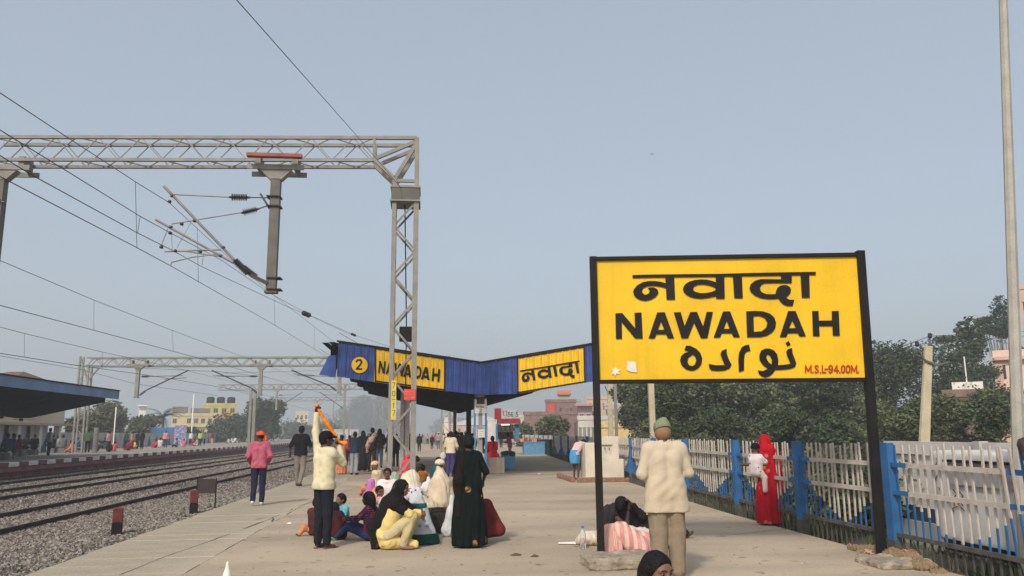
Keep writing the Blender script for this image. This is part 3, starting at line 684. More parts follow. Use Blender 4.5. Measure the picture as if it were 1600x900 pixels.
# roof sheets, trusses, columns
b = MB(); Y2 = 21.0
for a, c in ((-3.9, 2.0), (2.0, 6.9)):
    n = 24
    for i in range(n):
        xa = a + (c - a) * i / n; xb = a + (c - a) * (i + 1) / n; h = .02 if i % 2 else 0
        za, zb_ = roof_top(max(xa, -3.3)) - .02 + h, roof_top(max(xb, -3.3)) - .02 + h
        b.add([(xa - 2, .03, za), (xb - 2, .03, zb_), (xb - 2, Y2, zb_), (xa - 2, Y2, za)], [(0, 1, 2, 3)])
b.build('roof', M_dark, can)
for i, yy in enumerate((.6, 4.5, 8.5, 12.5, 16.5, 20.3)):
    b = MB()
    for sx, xe in ((-1, -3.6), (1, 6.6)):
        zt = roof_top(xe if sx > 0 else -3.3) - .1
        b.beam((0, yy, 4.0), (xe - 2, yy, zt), .12, .12); b.beam((0, yy, 2.85), (xe - 2, yy, zt - .75), .12, .12)
        pts = [(0, 4.0, 2.85)] + [((xe - 2) * k / 5, 4.0 + (zt - 4.0) * k / 5, 2.85 + (zt - .75 - 2.85) * k / 5) for k in range(1, 6)]
        for q0, q1 in zip(pts, pts[1:]):
            b.beam((q0[0], yy, q0[2]), (q1[0], yy, q1[1]), .06); b.beam((q1[0], yy, q1[1]), (q1[0], yy, q1[2]), .06)
        # gusset sheeting closing the truss
        b.add([(0, yy + .03, 4.0), (xe - 2, yy + .03, zt), (xe - 2, yy + .03, zt - .72), (0, yy + .03, 2.86)], [(0, 1, 2, 3)])
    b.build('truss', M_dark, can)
    if i in (1, 5):
        yy -= .9 if i == 1 else 0
        b = MB(); b.box(-.34, yy - .10, .0, -.22, yy + .10, 3.9); b.box(-.38, yy - .09, 0, -.18, yy - .07, 3.9); b.box(-.38, yy + .07, 0, -.18, yy + .09, 3.9); b.build('column', M_dark if i == 1 else M_steel2, can)
b = MB()
for k in range(7):
    xx = -3.2 + k * .85; b.beam((xx - 2, .1, roof_top(xx) - .12), (xx - 2, Y2, roof_top(xx) - .12), .08)
    xx = 6.3 - k * .6; b.beam((xx - 2, .1, roof_top(xx) - .12), (xx - 2, Y2, roof_top(xx) - .12), .08)
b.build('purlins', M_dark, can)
M_pblue = mat('post_blue', (.09, .22, .42), .6, .2, 3)
for xx in (1.80, 2.22):
    b = MB(); b.beam((xx - 2, .62, .35), (xx - 2, .62, 3.0), .075); b.build('post', M_pblue, can)
b = MB(); b.beam((.02, .72, .35), (.02, .72, 3.0), .14); b.build('post', mat('post_grey', (.33, .31, .29), .8, .15, 3), can)
def onp(px, py, off=0):
    d = ray(px, py); t = (CY + .56 - off) / d.y; return Vector((d.x * t - 2, .56 - off, H + d.z * t))
def plate(loops, m, name, off): return flat_letter(name, loops, onp, m, can, off)
def plate_box(x0, y0, x1, y1, m, name, par=None):
    a = onp(x0, y0); c = onp(x1, y1); b = MB(); b.box(a.x, a.y - .02, c.z, c.x, a.y, a.z); return b.build(name, m, par or can)
pb_ = plate_box(741.6, 618, 760.4, 645.6, M_white, 'number_plate')
flat_letter('picture', [[(745, 620), (757, 620), (757, 631.5), (745, 631.5)]], onp, mat('plate_picture', (.06, .05, .045), .7, .6, 14), pb_, .024)
word('PFNo', [(745, 746.6), (747.6, 749), (751, 752.8), (753.8, 755.4)], 634, 637.2, .55, lambda a, c, o: onp(a, c, o + .022), M_black, pb_)
word('.', [(756.2, 756.8)], 634, 637.2, .6, lambda a, c, o: onp(a, c, o + .022), M_black, pb_)
word('2', [(749, 752.6)], 639, 644.2, .9, lambda a, c, o: onp(a, c, o + .022), M_black, pb_)
np_ = plate_box(747, 671, 757.5, 683.5, M_white, 'notice')
for k in range(3):
    stroke_letter('printed_line', [[(749, 674 + k * 3), (755.5 - k, 674.3 + k * 3)]], .5, lambda a, c, o: onp(a, c, o + .022), mat('print_grey', (.25, .24, .23), .8), np_)
# round bench plinth at the column foot
b = MB(); b.box(1.5, 32.0, 0, 3.05, 33.6, .62); me = b.mesh('concrete_bench', mat('bench_concrete', (.42, .36, .28), .9, .12, 2, bump=.2)); bevel_mesh(me, .03, 2)
tag(new_obj('concrete_bench', me), 'concrete bench plinth around the foot of the canopy column', 'bench')

# ---------------------------------------------------------------- GANTRIES
def lattice_box(b, A, B, w, h, n, chord=.09, lace=.035, m=0, wv=None):
    """box truss from A to B (bottom front line), width vector wv, height h"""
    A = Vector(A); B = Vector(B); d = (B - A); wv = Vector(wv); hv = Vector((0, 0, h))
    for o in (Vector(), wv, hv, wv + hv): b.beam(A + o, B + o, chord, chord, m)
    for f0, f1 in ((Vector(), hv), (wv, wv + hv), (Vector(), wv), (hv, hv + wv)):
        for i in range(n):
            a = A + d * (i / n); c = A + d * ((i + .5) / n); e = A + d * ((i + 1) / n)
            b.beam(a + f0, c + f1, lace, lace, m); b.beam(c + f1, e + f0, lace, lace, m)
GA = Vector((-.40, 23.0, 0)); GB = Vector((-12.9, 23.95, 0)); gd = (GB - GA).normalized(); gn = Vector((-gd.y, gd.x, 0)); gn = gn if gn.y > 0 else -gn
gan = thing('overhead_gantry', 'tall steel lattice gantry spanning the tracks in front of the canopy', 'gantry', GA)
gl = lambda v: Vector(v) - GA
# column legs
xL, xR = -1.02, -.38; W2 = .64
M_gst = M_steel
for (xx, yo, w_) in ((xL, 0, .125), (xR, 0, .15), (xL, .64, .11), (xR, .64, .11)):
    b = MB(); b.beam((xx - GA.x, yo, 0), (xx - GA.x, yo, 8.45), w_, w_ * .8); b.build('column_leg', M_gst, gan)
b = MB(); n = 11; z0 = .15
for f in ((xL, 0, xR, 0), (xL, .64, xR, .64), (xL, 0, xL, .64), (xR, 0, xR, .64)):
    for i in range(n):
        za = z0 + i * .74; zc = za + .74; s_ = (f[0], f[1]), (f[2], f[3])
        if i % 2: s_ = s_[::-1]
        for dz in (0, .045): b.beam((s_[0][0] - GA.x, s_[0][1], za + dz), (s_[1][0] - GA.x, s_[1][1], zc + dz), .028)
b.build('lacing', M_gst, gan)
b = MB(); b.box(xL - .09 - GA.x, -.10, 8.35, xR + .10 - GA.x, .78, 8.72); b.build('collar', M_steel2, gan)
b = MB(); b.box(xL - .12 - GA.x, -.12, 8.72, xR + .12 - GA.x, .80, 8.78); b.box(xL - .12 - GA.x, -.12, 8.30, xR + .12 - GA.x, .80, 8.35); b.build('collar_plate', M_steel, gan)
# head: corner frame above the collar
b = MB()
zt, zb_ = 10.30, 9.60
for yo in (0, .64):
    b.beam((xR - GA.x, yo, 8.7), (xR - GA.x, yo, zt), .12); b.beam((xL - GA.x, yo, 8.7), (xL - GA.x, yo, 9.05), .12)
    b.beam((xL - GA.x, yo, 9.0), (xL - .62 - GA.x, yo, zb_), .11); b.beam((xL - GA.x, yo, 8.95), (xR - GA.x, yo, 8.95), .09)
    b.beam((xL - .62 - GA.x, yo, zb_), (xR - GA.x, yo, zt - .1), .10); b.beam((xL - GA.x, yo, 9.0), (xR - GA.x, yo, zt - .15), .11); b.beam((xL - .62 - GA.x, yo, zb_), (xL - .62 - GA.x, yo, zt), .08)
b.build('corner_frame', M_gst, gan)
b = MB(); a0 = GA + gd * (.02); 
lattice_box(b, gl(GA + gd * 1.25) + Vector((0, 0, zb_)), gl(GB) + Vector((0, 0, zb_)), 0, zt - zb_, 9, .095, .026, 0, gn * .64)
for yo in (Vector(), gn * .64):
    b.beam(Vector((xR - GA.x, 0, zt)) + yo, gl(GA + gd * 1.3) + Vector((0, 0, zt)) + yo, .10)
b.build('truss', M_gst, gan)
# tension weight hanging inside the column
tw = thing('tension_weight', 'dark tension weight hanging on a rod inside the gantry column', 'weight', (-.62, 23.32, 0))
b = MB(); b.tube([(.0, 0, 2.9), (.0, 0, 4.1)], .016, 6, 0); b.tube([(0, 0, 4.6), (-.10, 0, 8.3)], .018, 6, 0); b.build('rod', M_black, tw)
b = MB(); 
for k in range(6): b.box(-.20, -.14, 4.22 + k * .065, .20, .14, 4.27 + k * .065)
b.box(-.19, -.13, 4.2, .19, .13, 4.62); b.build('weight_block', M_black, tw)
# number plate and danger plate on the column
def ong(px, py, off=0, yy=22.93):
    d = ray(px, py); t = (yy - off) / d.y; return Vector((d.x * t, yy - off, H + d.z * t))
npt = thing('kilometre_plate', 'yellow vertical number plate on the left leg of the gantry column', 'number plate', (xL, 22.93, 3))
nb_ = Vector(npt.location)
b = MB(); a = ong(611.6, 594.5) - nb_; c = ong(618.4, 656) - nb_; b.box(a.x, a.y - .012, c.z, c.x, a.y, a.z); b.build('plate', mat('plate_yellow', (.62, .47, .10), .6), npt)
yt = [(598, 606, '7'), (611, 619, '0'), (622.6, 626, '-'), (630, 638, '1'), (641, 649.5, '7')]
for y0, y1, ch in yt:
    word(ch, [(612.9, 617.2)], y0, y1, .85, lambda p, q, o: ong(p, q, o + .013) - nb_, M_black, npt)
dp = thing('danger_plate', 'small red warning plate fixed to the gantry column', 'warning plate', (-.55, 22.92, 3)); db = Vector(dp.location)
b = MB(); a = ong(631.5, 608) - db; c = ong(649, 625) - db; b.box(a.x, a.y - .03, c.z, c.x, a.y - .015, a.z); b.build('plate', mat('danger_red', (.62, .07, .045), .6), dp)
for k, y in enumerate((611.5, 615.5, 620)):
    stroke_letter('letter', [[(633.5 + j * 2.2, y + (j % 2) * 1.1), (635 + j * 2.2, y + 1.1 - (j % 2))] for j in range(6)], .5, lambda p, q, o: ong(p, q, o + .031) - db, mat('danger_pale', (.75, .25, .2), .7), dp)
M_ins = mat('insulator_dark', (.03, .022, .022), .35, .2, 4, spec=.5)
M_tube = mat('bracket_tube', (.24, .22, .2), .5, .2, 3, metal=.3)
def insulator(a, c, par, r=.085, n=7):
    a = Vector(a); c = Vector(c); L_ = (c - a).length; prof = [(.03, 0)]
    for i in range(n):
        z = L_ * (.12 + .76 * i / n); dz = L_ * .76 / n; prof += [(.04, z), (r, z + dz * .25), (r * .9, z + dz * .45), (.04, z + dz * .7)]
    prof += [(.035, L_ * .9), (.035, L_)]
    b = MB(); b.lathe(prof, a, 12, 0, (c - a)); return b.build('insulator', M_ins, par)
def drop_mast(px, par, Yb, z_top, z_bot, w=.26, pref='drop_mast', base=Vector((0, 0, 0)), X=None, mm=None):
    b = MB(); x = X
    b.beam((x, Yb, z_bot), (x, Yb, z_top - .3), w, w * 1.0); b.box(x - w * .65, Yb - w * .55, z_bot - .04, x + w * .65, Yb + w * .55, z_bot + .02)
    b.build('drop_mast', mm or M_steel2, par)
    b = MB(); b.add([(x - w * .6, Yb - w * .5, z_top - .32), (x + w * .6, Yb - w * .5, z_top - .32), (x + w * 1.7, Yb - w * .5, z_top - .02), (x - w * 1.7, Yb - w * .5, z_top - .02),
           (x - w * .6, Yb + w * .5, z_top - .32), (x + w * .6, Yb + w * .5, z_top - .32), (x + w * 1.7, Yb + w * .5, z_top - .02), (x - w * 1.7, Yb + w * .5, z_top - .02)], [(0, 1, 2, 3), (7, 6, 5, 4), (0, 4, 5, 1), (1, 5, 6, 2), (2, 6, 7, 3), (3, 7, 4, 0)])
    b.box(x - w * 3, Yb - w * .62, z_top - .02, x + w * 3, Yb - w * .42, z_top + .13); b.box(x - w * 3, Yb + w * 1.6, z_top - .06, x + w * 3, Yb + w * 1.8, z_top + .09)
    for sx in (-1, 1): b.box(x + sx * w * 2.0 - w * .3, Yb - w * .4, z_top + .1, x + sx * w * 2.0 + w * .3, Yb + w * 1.7, z_top + .42)
    b.build('mast_head', mm or M_steel, par)
c1 = thing('drop_mast_bracket', 'steel drop mast hung under the near gantry with a double cantilever bracket', 'catenary mast', (-4.5, 23.2, 0))
o1 = Vector(c1.location); l1 = lambda px, py, Y=23.2: AY(px, py, Y) - o1
drop_mast(0, c1, 0.1, 9.28, 5.62, .27, X=AY(427, 360, 23.2).x + 4.5)
b = MB(); a = l1(386, 241, 22.9); c = l1(472, 246, 22.9); b.box(a.x, a.y - .1, a.z - .07, c.x, a.y + .1, a.z + .03); b.build('head_channel', mat('red_oxide', (.30, .085, .05), .7, .2, 3), c1)
b = MB(); b.tube([l1(256, 291), l1(366, 406)], .038, 8); b.tube([l1(243, 343), l1(365, 411)], .034, 8)   # bracket tubes
b.tube([l1(272, 304), l1(358, 308)], .018, 6); b.tube([l1(268, 350), l1(378, 332)], .018, 6)                 # stay tubes
b.tube([l1(257, 393), l1(345, 390)], .026, 6); b.tube([l1(285, 392), l1(345, 401)], .02, 6)
b.tube([l1(267, 414), l1(268, 410), l1(300, 402), l1(340, 397)], .018, 6); b.tube([l1(262, 358), l1(252, 384), l1(256, 389)], .012, 6)
b.tube([l1(298, 348), l1(276, 388)], .008, 5); b.tube([l1(268, 362), l1(269, 390)], .008, 5); b.tube([l1(318, 395), l1(316, 414)], .01, 5)
b.build('bracket_tubes', M_tube, c1)
b = MB()
for q in ((269, 306), (265, 315), (267, 355), (266, 364), (349, 387), (313, 393), (274, 392), (345, 400), (304, 345), (284, 350), (252, 386)):
    b.lathe([(.03, -.045), (.055, -.03), (.055, .03), (.03, .045)], l1(*q), 8, 0, (.3, 0, 1))
b.build('clamps', M_ins, c1)
insulator(l1(358, 308), l1(391, 308.5), c1, .11, 7); insulator(l1(377, 333), l1(405, 326), c1, .10, 7); insulator(l1(364, 404), l1(392, 431), c1, .11, 8); insulator(l1(378, 416), l1(404, 436), c1, .10, 8)
b = MB(); b.beam(l1(391, 308.5), l1(419, 309), .03); b.build('bracket', M_ins, c1); b = MB(); b.beam(l1(405, 326), l1(419, 321), .03)
b.beam(l1(407, 303), l1(419, 322), .10, .06); b.build('bracket', M_ins, c1); b = MB(); b.beam(l1(392, 430), l1(418, 443), .16, .10); b.build('bracket', M_ins, c1)
b = MB()
for y in (307, 322, 434, 452): b.box(AY(417, y, 23.2).x - o1.x, -.10, AY(427, y, 23.2).z - .015, AY(439, y, 23.2).x - o1.x, .30, AY(427, y, 23.2).z + .015)
b.build('bands', M_rust, c1)
c0 = thing('drop_mast_bracket', 'drop mast at the left edge of the picture under the near gantry', 'catenary mast', (-12.0, 23.9, 0))
drop_mast(0, c0, .1, 9.30, 5.62, .27, X=AY(-9, 360, 23.9).x + 12)
insulator((-.9, 0, 8.3), (-.3, 0, 8.3), c0, .1, 7)
b = MB(); b.tube([(-2.6, 0, 8.35), (-.9, 0, 8.3)], .02, 6); b.tube([(-2.9, 0, 8.7), (-.25, 0, 6.0)], .036, 8); b.build('bracket_tubes', M_tube, c0)

def small_gantry(Y, zl, X0, X1, htruss, masts, lab, leg=.5, m=M_steel, leftcol=True, rightcol=False, tilt=.4, brk=True, n=24):
    t = thing('overhead_gantry', lab, 'gantry', (X0, Y, 0)); dx = X1 - X0
    b = MB(); lattice_box(b, (0, tilt, zl), (dx, 0, zl), 0, htruss, n, .12, .045, 0, (0, .6, 0)); b.build('truss', m, t)
    def column(x):
        for xo, yo in ((0, 0), (leg * 1.3, 0), (0, .6), (leg * 1.3, .6)):
            b = MB(); b.beam((x + xo, yo, 0), (x + xo, yo, zl + (htruss if xo == 0 else 0)), .12); b.build('column_leg', m, t)
        b = MB()
        for i in range(int(zl / .8)):
            z = i * .8; s_ = (x, x + leg * 1.3) if i % 2 else (x + leg * 1.3, x)
            b.beam((s_[0], 0, z), (s_[1], 0, z + .8), .045)
            b.beam((x, 0, z + .8), (x + leg * 1.3, 0, z + .8), .04)
        b.beam((x + leg * 1.3, 0, zl - 1.2), (x + leg * 1.3 + .9, 0, zl), .1); b.beam((x, 0, zl + htruss), (x + leg * 1.3, 0, zl - 1.2), .09)
        b.build('lacing', m, t)
    if leftcol: column(0)
    if rightcol: column(dx - leg * 1.3)
    for i, (mx, side, zbot) in enumerate(masts):
        q = thing('drop_mast_bracket', 'drop mast number', 'catenary mast', (mx, Y + .2, 0)); q['label'] = lab.split(' gantry')[0] + ' gantry drop mast, ' + ['first', 'second', 'third', 'fourth'][i] + ' from the left'
        q['group'] = 'drop masts under the far gantries'
        drop_mast(0, q, 0, zl - .05, zbot, .26, X=0, mm=m)
        if brk:
            zt_ = zl - .85
            insulator((side * .25, 0, zt_), (side * .85, 0, zt_), q, .1, 5); insulator((side * .2, 0, zbot + .15), (side * .7, 0, zbot + .55), q, .1, 5)
            b = MB(); b.tube([(side * .85, 0, zt_), (side * 3.2, 0, zt_ + .05)], .025, 5); b.tube([(side * .7, 0, zbot + .55), (side * 3.6, 0, zt_ + .45)], .05, 6); b.tube([(side * 1.9, 0, zbot + 1.35), (side * 3.5, 0, zbot + 1.45)], .025, 5)
            b.build('bracket_tubes', M_ins, q)
    return t
YG2 = 62.0
small_gantry(YG2, AY(400, 570, YG2).z, AY(124, 575, YG2).x, AY(704, 560, YG2).x, .62, [(AY(213, 600, YG2).x, 1, AY(213, 621, YG2).z), (AY(406, 600, YG2).x, -1, AY(406, 617, YG2).z), (AY(530, 600, YG2).x, -1, AY(530, 614, YG2).z)],
             'second gantry beyond the near one, spanning all the tracks', rightcol=True, tilt=1.2)
YG3 = 118.0
small_gantry(YG3, AY(430, 608, YG3).z, AY(335, 604, YG3).x, AY(640, 600, YG3).x, .75, [(AY(431, 640, YG3).x, 1, AY(431, 640, YG3).z), (AY(538, 640, YG3).x, -1, AY(538, 640, YG3).z)],
             'third gantry far down the line', leftcol=False, rightcol=True, tilt=2.0, n=20)
YG4 = 190.0
small_gantry(YG4, AY(480, 626, YG4).z, AY(432, 626, YG4).x, AY(625, 626, YG4).x, .8, [(AY(495, 640, YG4).x, 1, AY(495, 650, YG4).z), (AY(521, 640, YG4).x, -1, AY(521, 650, YG4).z)],
             'hazy fourth gantry farthest down the line', leftcol=True, rightcol=True, tilt=2.0, brk=False, n=14)
# plain masts
def mast(px, y_top, y_bot_z, Y, w, lab, vee=False, m=M_steel):
    p = AY(px, 680, Y); zt_ = AY(px, y_top, Y).z; t = thing('line_mast', lab, 'mast', (p.x, Y, 0))
    b = MB(); b.beam((0, 0, -.3), (0, 0, zt_), w); b.build('pole', m, t)
    if vee:
        b = MB(); b.beam((0, 0, zt_ - .3), (-1.0, 0, zt_ + .5), .08); b.beam((0, 0, zt_ - .3), (1.0, 0, zt_ + .5), .08); b.build('cross_arm', m, t)
    return t
mast(389, 610, 0, 75, .22, 'left mast of the close pair behind the pink shirted man'); mast(395.5, 612, 0, 77, .26, 'right mast of the close pair behind the pink shirted man')
mast(537, 600, 0, 120, .30, 'tall mast rising beside the orange saree woman'); mast(496, 632, 0, 160, .35, 'mast with a V shaped arm behind the raised orange cloth', True)
mast(545, 640, 0, 130, .22, 'thin hazy mast in front of the misty trees, left'); mast(584, 628, 0, 150, .24, 'thin hazy mast in front of the misty trees, middle'); mast(597, 630, 0, 150, .24, 'thin hazy mast in front of the misty trees, right')
mm_ = mast(634.0, 624, 0, 36, .0, 'x'); 
for ch in list(mm_.children): bpy.data.objects.remove(ch)
bpy.data.objects.remove(mm_)
p = AY(632, 680, 33); t = thing('line_mast', 'plain grey steel mast seen between the two legs of the gantry column', 'mast', (p.x, 33, 0))
b = MB(); b.box(-.17, -.12, 0, -.02, .12, AY(632, 612, 33).z); b.box(.02, -.12, 0, .19, .12, AY(632, 612, 33).z); b.box(-.17, .0, 0, .19, .04, AY(632, 612, 33).z); b.build('pole', mat('mast_pale', (.42, .40, .36), .6), t)

# ---------------------------------------------------------------- WIRES
M_wire = mat('wire_dark', (.05, .045, .045), .6)
def wire(pts, lab, r=.011, sag=0.0, group='overhead wires'):
    P = []
    for a, c in zip(pts, pts[1:]):
        a = Vector(a); c = Vector(c); k = 8 if sag else 2
        for j in range(k):
            t = j / k; p = a.lerp(c, t); p.z -= sag * 4 * t * (1 - t); P.append(p)
    P.append(Vector(pts[-1])); b = MB(); b.tube(P, r, 4, 0, False); o = b.build('overhead_wire', M_wire); tag(o, lab, 'wire', group); return o
def dropper(par, a, c, r=.007):
    b = MB(); b.tube([a, c], r, 4, 0, False); o = b.build('dropper', M_wire, par); return o
Xn = AY(266, 415, 23.2).x; Xa = AY(265, 317, 23.2).x
def ext(p, q, k): p = Vector(p); q = Vector(q); return p + (p - q) * k
E = {}
A0, A1 = AX(83, 200, -7.55), AY(265, 317, 23.2); E['A'] = [ext(A0, A1, .4), AX(0, 145, -7.55), AX(83, 200, -7.5), AX(211.5, 284, -7.45), A1, AY(349, 395, 34), AY(430, 463, 45), AY(552, 558, 62)]
D1 = AY(267, 415.5, 23.2); E['D'] = [ext(AX(12, 282, D1.x), D1, .5), AX(12, 282, D1.x), AX(214, 387, D1.x), D1, AY(310, 440, 28), AY(429.5, 508, 41), AY(512, 558, 60), AY(560, 590, 85)]
B1 = AY(266.5, 364, 23.2); E['B'] = [ext(AX(0, 203, -7.2), B1, .5), AX(0, 203, -7.2), AX(219, 338, -7.2), B1, AY(345, 406, 31), AY(420, 457, 40), AY(479, 490, 50), AY(552, 523, 58), AY(640, 552, 63)]
C1 = AY(269, 391, 23.2); E['C'] = [ext(AX(0, 243, -7.0), C1, .5), AX(0, 243, -7.0), AX(49, 273, -7.0), AX(215, 364, -7.0), C1, AY(316, 417, 28), AY(453, 481, 46), AY(479, 491, 50), AY(552, 525, 58)]
wA = wire(E['A'], 'upper catenary wire of the nearest track'); wD = wire(E['D'], 'contact wire of the nearest track'); wB = wire(E['B'], 'upper wire of the second wire run, anchored at the far gantry'); wC = wire(E['C'], 'lower wire of the second wire run, with a black insulator')
for a, c in ((AX(211.5, 284, -7.45), AX(214, 387, D1.x)), (AY(308, 356, 27.8), AY(310, 440, 28)), (AY(428.5, 462, 41), AY(429.5, 508, 41)), (AY(491, 512, 55), AY(491, 546, 55))): dropper(wA, a, c)
for a, c in ((AX(219, 338, -7.2), AX(215, 364, -7.0)),): dropper(wB, a, c)
insl = insulator(AY(472, 488, 49.6), AY(486, 494, 50.4), None, .16, 5); insl.name = 'line_insulator'; tag(insl, 'black ball shaped insulator in the wire run right of the drop mast', 'insulator')
insulator(AY(548, 521, 57.8), AY(557, 525, 58.3), wC, .10, 3)
X2 = -13.25
e = [AX(0, 407, X2), AX(147, 469, X2), AX(268.6, 516, X2), AX(351, 547, X2)]; wE = wire([ext(e[0], e[1], .5)] + e + [AY(422, 573, YG2 + 12), AY(480, 596, 110)], 'catenary wire of the middle track')
f = [AX(0, 477, X2), AX(146.5, 516, X2), AX(271, 549, X2), AX(360, 573, X2)]; wF = wire([ext(f[0], f[1], .5)] + f + [AY(440, 596, 85), AY(520, 620, 118)], 'contact wire of the middle track', .013)
for a, c in ((AX(147, 469, X2), AX(146.5, 516, X2)), (AX(268.6, 516, X2), AX(271, 549, X2))): dropper(wE, a, c)
X3 = -17.2
e = [AX(0, 511, X3), AX(38, 521, X3), AX(160, 550, X3), AX(280, 576, X3)]; wG = wire([ext(e[0], e[1], 1.5)] + e + [AY(400, 606, 100)], 'catenary wire of the far track')
f = [AX(0, 552, X3), AX(120, 571, X3), AX(230, 586, X3), AX(333, 603, X3)]; wH = wire([ext(f[0], f[1], .5)] + f + [AY(450, 624, 118)], 'contact wire of the far track', .014)
for a, c in ((AX(38, 521, X3), AX(38, 558, X3)), (AX(160, 550, X3), AX(160, 577, X3))): dropper(wG, a, c)
wire([AY(0, 556, 50), AY(125, 577, 60), AY(213, 600, 70), AY(340, 618, 90)], 'thin wire over the opposite canopy', .014)
wire([AY(110, 570, 62), AY(345, 581, 62), AY(420, 590, 70)], 'slack wire running toward the third gantry', .014)
wire([AY(350, 583, 95), AY(505, 579, 100)], 'horizontal wire meeting the third gantry', .016)
p0, p1_ = AY(370, 0, 9.6), AY(560, 215, 20.0); wire([ext(p0, p1_, .5), p0, p1_, AY(632, 300, 23.2)], 'thick anchor wire coming over the camera to the gantry column', .0085)
for i, (x0, y0, x1, y1, Ya, Yb) in enumerate(((430, 560, 560, 640, 62, 170), (500, 545, 620, 628, 62, 150), (530, 520, 600, 560, 52, 62), (350, 606, 520, 650, 100, 190), (560, 600, 640, 640, 118, 190))):
    wire([AY(x0, y0, Ya), AY(x1, y1, Yb)], ['wire sloping past the raised orange cloth', 'wire disappearing behind the canopy corner', 'short wire meeting the blue fascia corner', 'faint far wire above the distant houses', 'faint wire in front of the misty trees'][i], .018)
# ================================================================ FENCE
fen = thing('picket_fence', 'steel picket fence painted white above zigzag blue with grey feet, along the platform', 'fence', (0, 0, 0))
def fpoint(Y): return Vector((fence_x(Y), Y, 0))
FB = -.04; FT = 1.37
posts_Y = [4.6, 7.35, 9.85, 12.3, 15.1, 18.5, 22.0, 25.5, 29, 32.5, 36, 40, 44, 48, 53, 58, 63, 69, 75, 82, 90, 98, 108]
M_post = M_blue
pm = MB(); pm.box(-.075, -.05, .2, .075, .05, FT + .02, 0); pm.box(-.077, -.052, -.3, .077, .052, .199, 1); post_me = pm.mesh('fence_post', [M_post, M_fgrey])
pickets = {}
def picket(kind, zsplit, lod):
    key = (round(zsplit, 2), lod)
    if key in pickets: return pickets[key]
    b = MB(); w = .0125; zg = .26
    b.box(-w, -w * .6, FB, w, w * .6, min(zg, zsplit), 2)
    if zsplit > zg: b.box(-w, -w * .6, zg, w, w * .6, zsplit, 1)
    if zsplit < FT: b.box(-w * 1.12, -w * .75, zsplit, w * 1.12, w * .75, FT, 0)
    me = b.mesh('picket', [M_fwhite, M_blue, M_fgrey]); pickets[key] = me; return me
far_mb = MB(); npick = 0
for bi, (ya, yb) in enumerate(zip(posts_Y, posts_Y[1:])):
    a = fpoint(ya); c = fpoint(yb); d = c - a; L_ = d.length; ang = math.atan2(d.y, d.x); u = d.normalized()
    o = new_obj('fence_post', post_me, fen); o.location = a + Vector((-.0, 0, 0)); o.rotation_euler = (rng.uniform(-.01, .01), rng.uniform(-.012, .012), ang + PI / 2 - PI / 2)
    k = int(L_ / .142)
    rail = MB(); mid = (a + c) / 2
    for z_, h, mi in ((1.12, .055, 0), (.78, .055, 0), (.27, .05, 2)):
        e = .34 if mi == 0 else 0
        p0_ = a + u * .06; p1_ = c - u * .06
        if mi == 0:
            rail.beam(p0_ + Vector((0, 0, z_)), p0_ + u * e + Vector((0, 0, z_)), .03, h, 1); rail.beam(p1_ - u * e + Vector((0, 0, z_)), p1_ + Vector((0, 0, z_)), .03, h, 1)
            rail.beam(p0_ + u * (e + .002) + Vector((0, 0, z_)), p1_ - u * (e + .002) + Vector((0, 0, z_)), .032, h, 0)
        else: rail.beam(p0_ + Vector((0, 0, z_)), p1_ + Vector((0, 0, z_)), .03, h, 2)
    rail.build('fence_rail', [M_fwhite, M_blue, M_fgrey], fen)
    for j in range(k):
        t = (j + 1) / (k + 1); p = a + d * t + Vector((.035 if True else 0, 0, 0))
        tri = 1 - abs(t - .5) * 2          # 0 at the posts, 1 mid bay
        zs = FT if (t * L_ < .26 or (1 - t) * L_ < .26) else max(.30, .86 - tri * .60)
        zs = round(zs + .0 * rng.normal(), 2)
        if npick < 290 and yb < 60 and not (ya < 7 and False):
            o = new_obj('picket', picket(0, zs, 0), fen); npick += 1
            bend = rng.normal() * .006
            o.location = p + Vector((0, 0, rng.normal() * .012)); o.rotation_euler = (rng.normal() * .010, bend, ang)
            if yb <= 9.9 and t < .22 and t * L_ > .1: o.rotation_euler = (.0, -.0, ang); o.rotation_euler[0] = -.06
        else:
            w = .018
            for z0_, z1_, mi in ((FB, .26, 2), (.26, zs, 1), (zs, FT, 0)):
                if z1_ > z0_: far_mb.box(p.x - w, p.y - w, z0_, p.x + w, p.y + w, z1_, mi)
o = far_mb.build('picket', [M_fwhite, M_blue, M_fgrey], fen); o['kind'] = 'stuff'
# low kerb at the fence foot and dirt bank
b = MB(); ys = [y for y in np.arange(4, 100, 2.0)]
vs = []
for y in ys:
    x = fence_x(y); vs += [(x - .10, y, -.5), (x - .10, y, -.16), (x + .25, y, -.2), (x + 1.4, y, -.42), (x + 3.2, y, -.30)]
b.add(vs, [(i * 5 + j, i * 5 + j + 1, i * 5 + j + 6, i * 5 + j + 5) for i in range(len(ys) - 1) for j in range(4)])
tag(b.build('dirt_bank', MATS['waste_ground']), kind='structure')
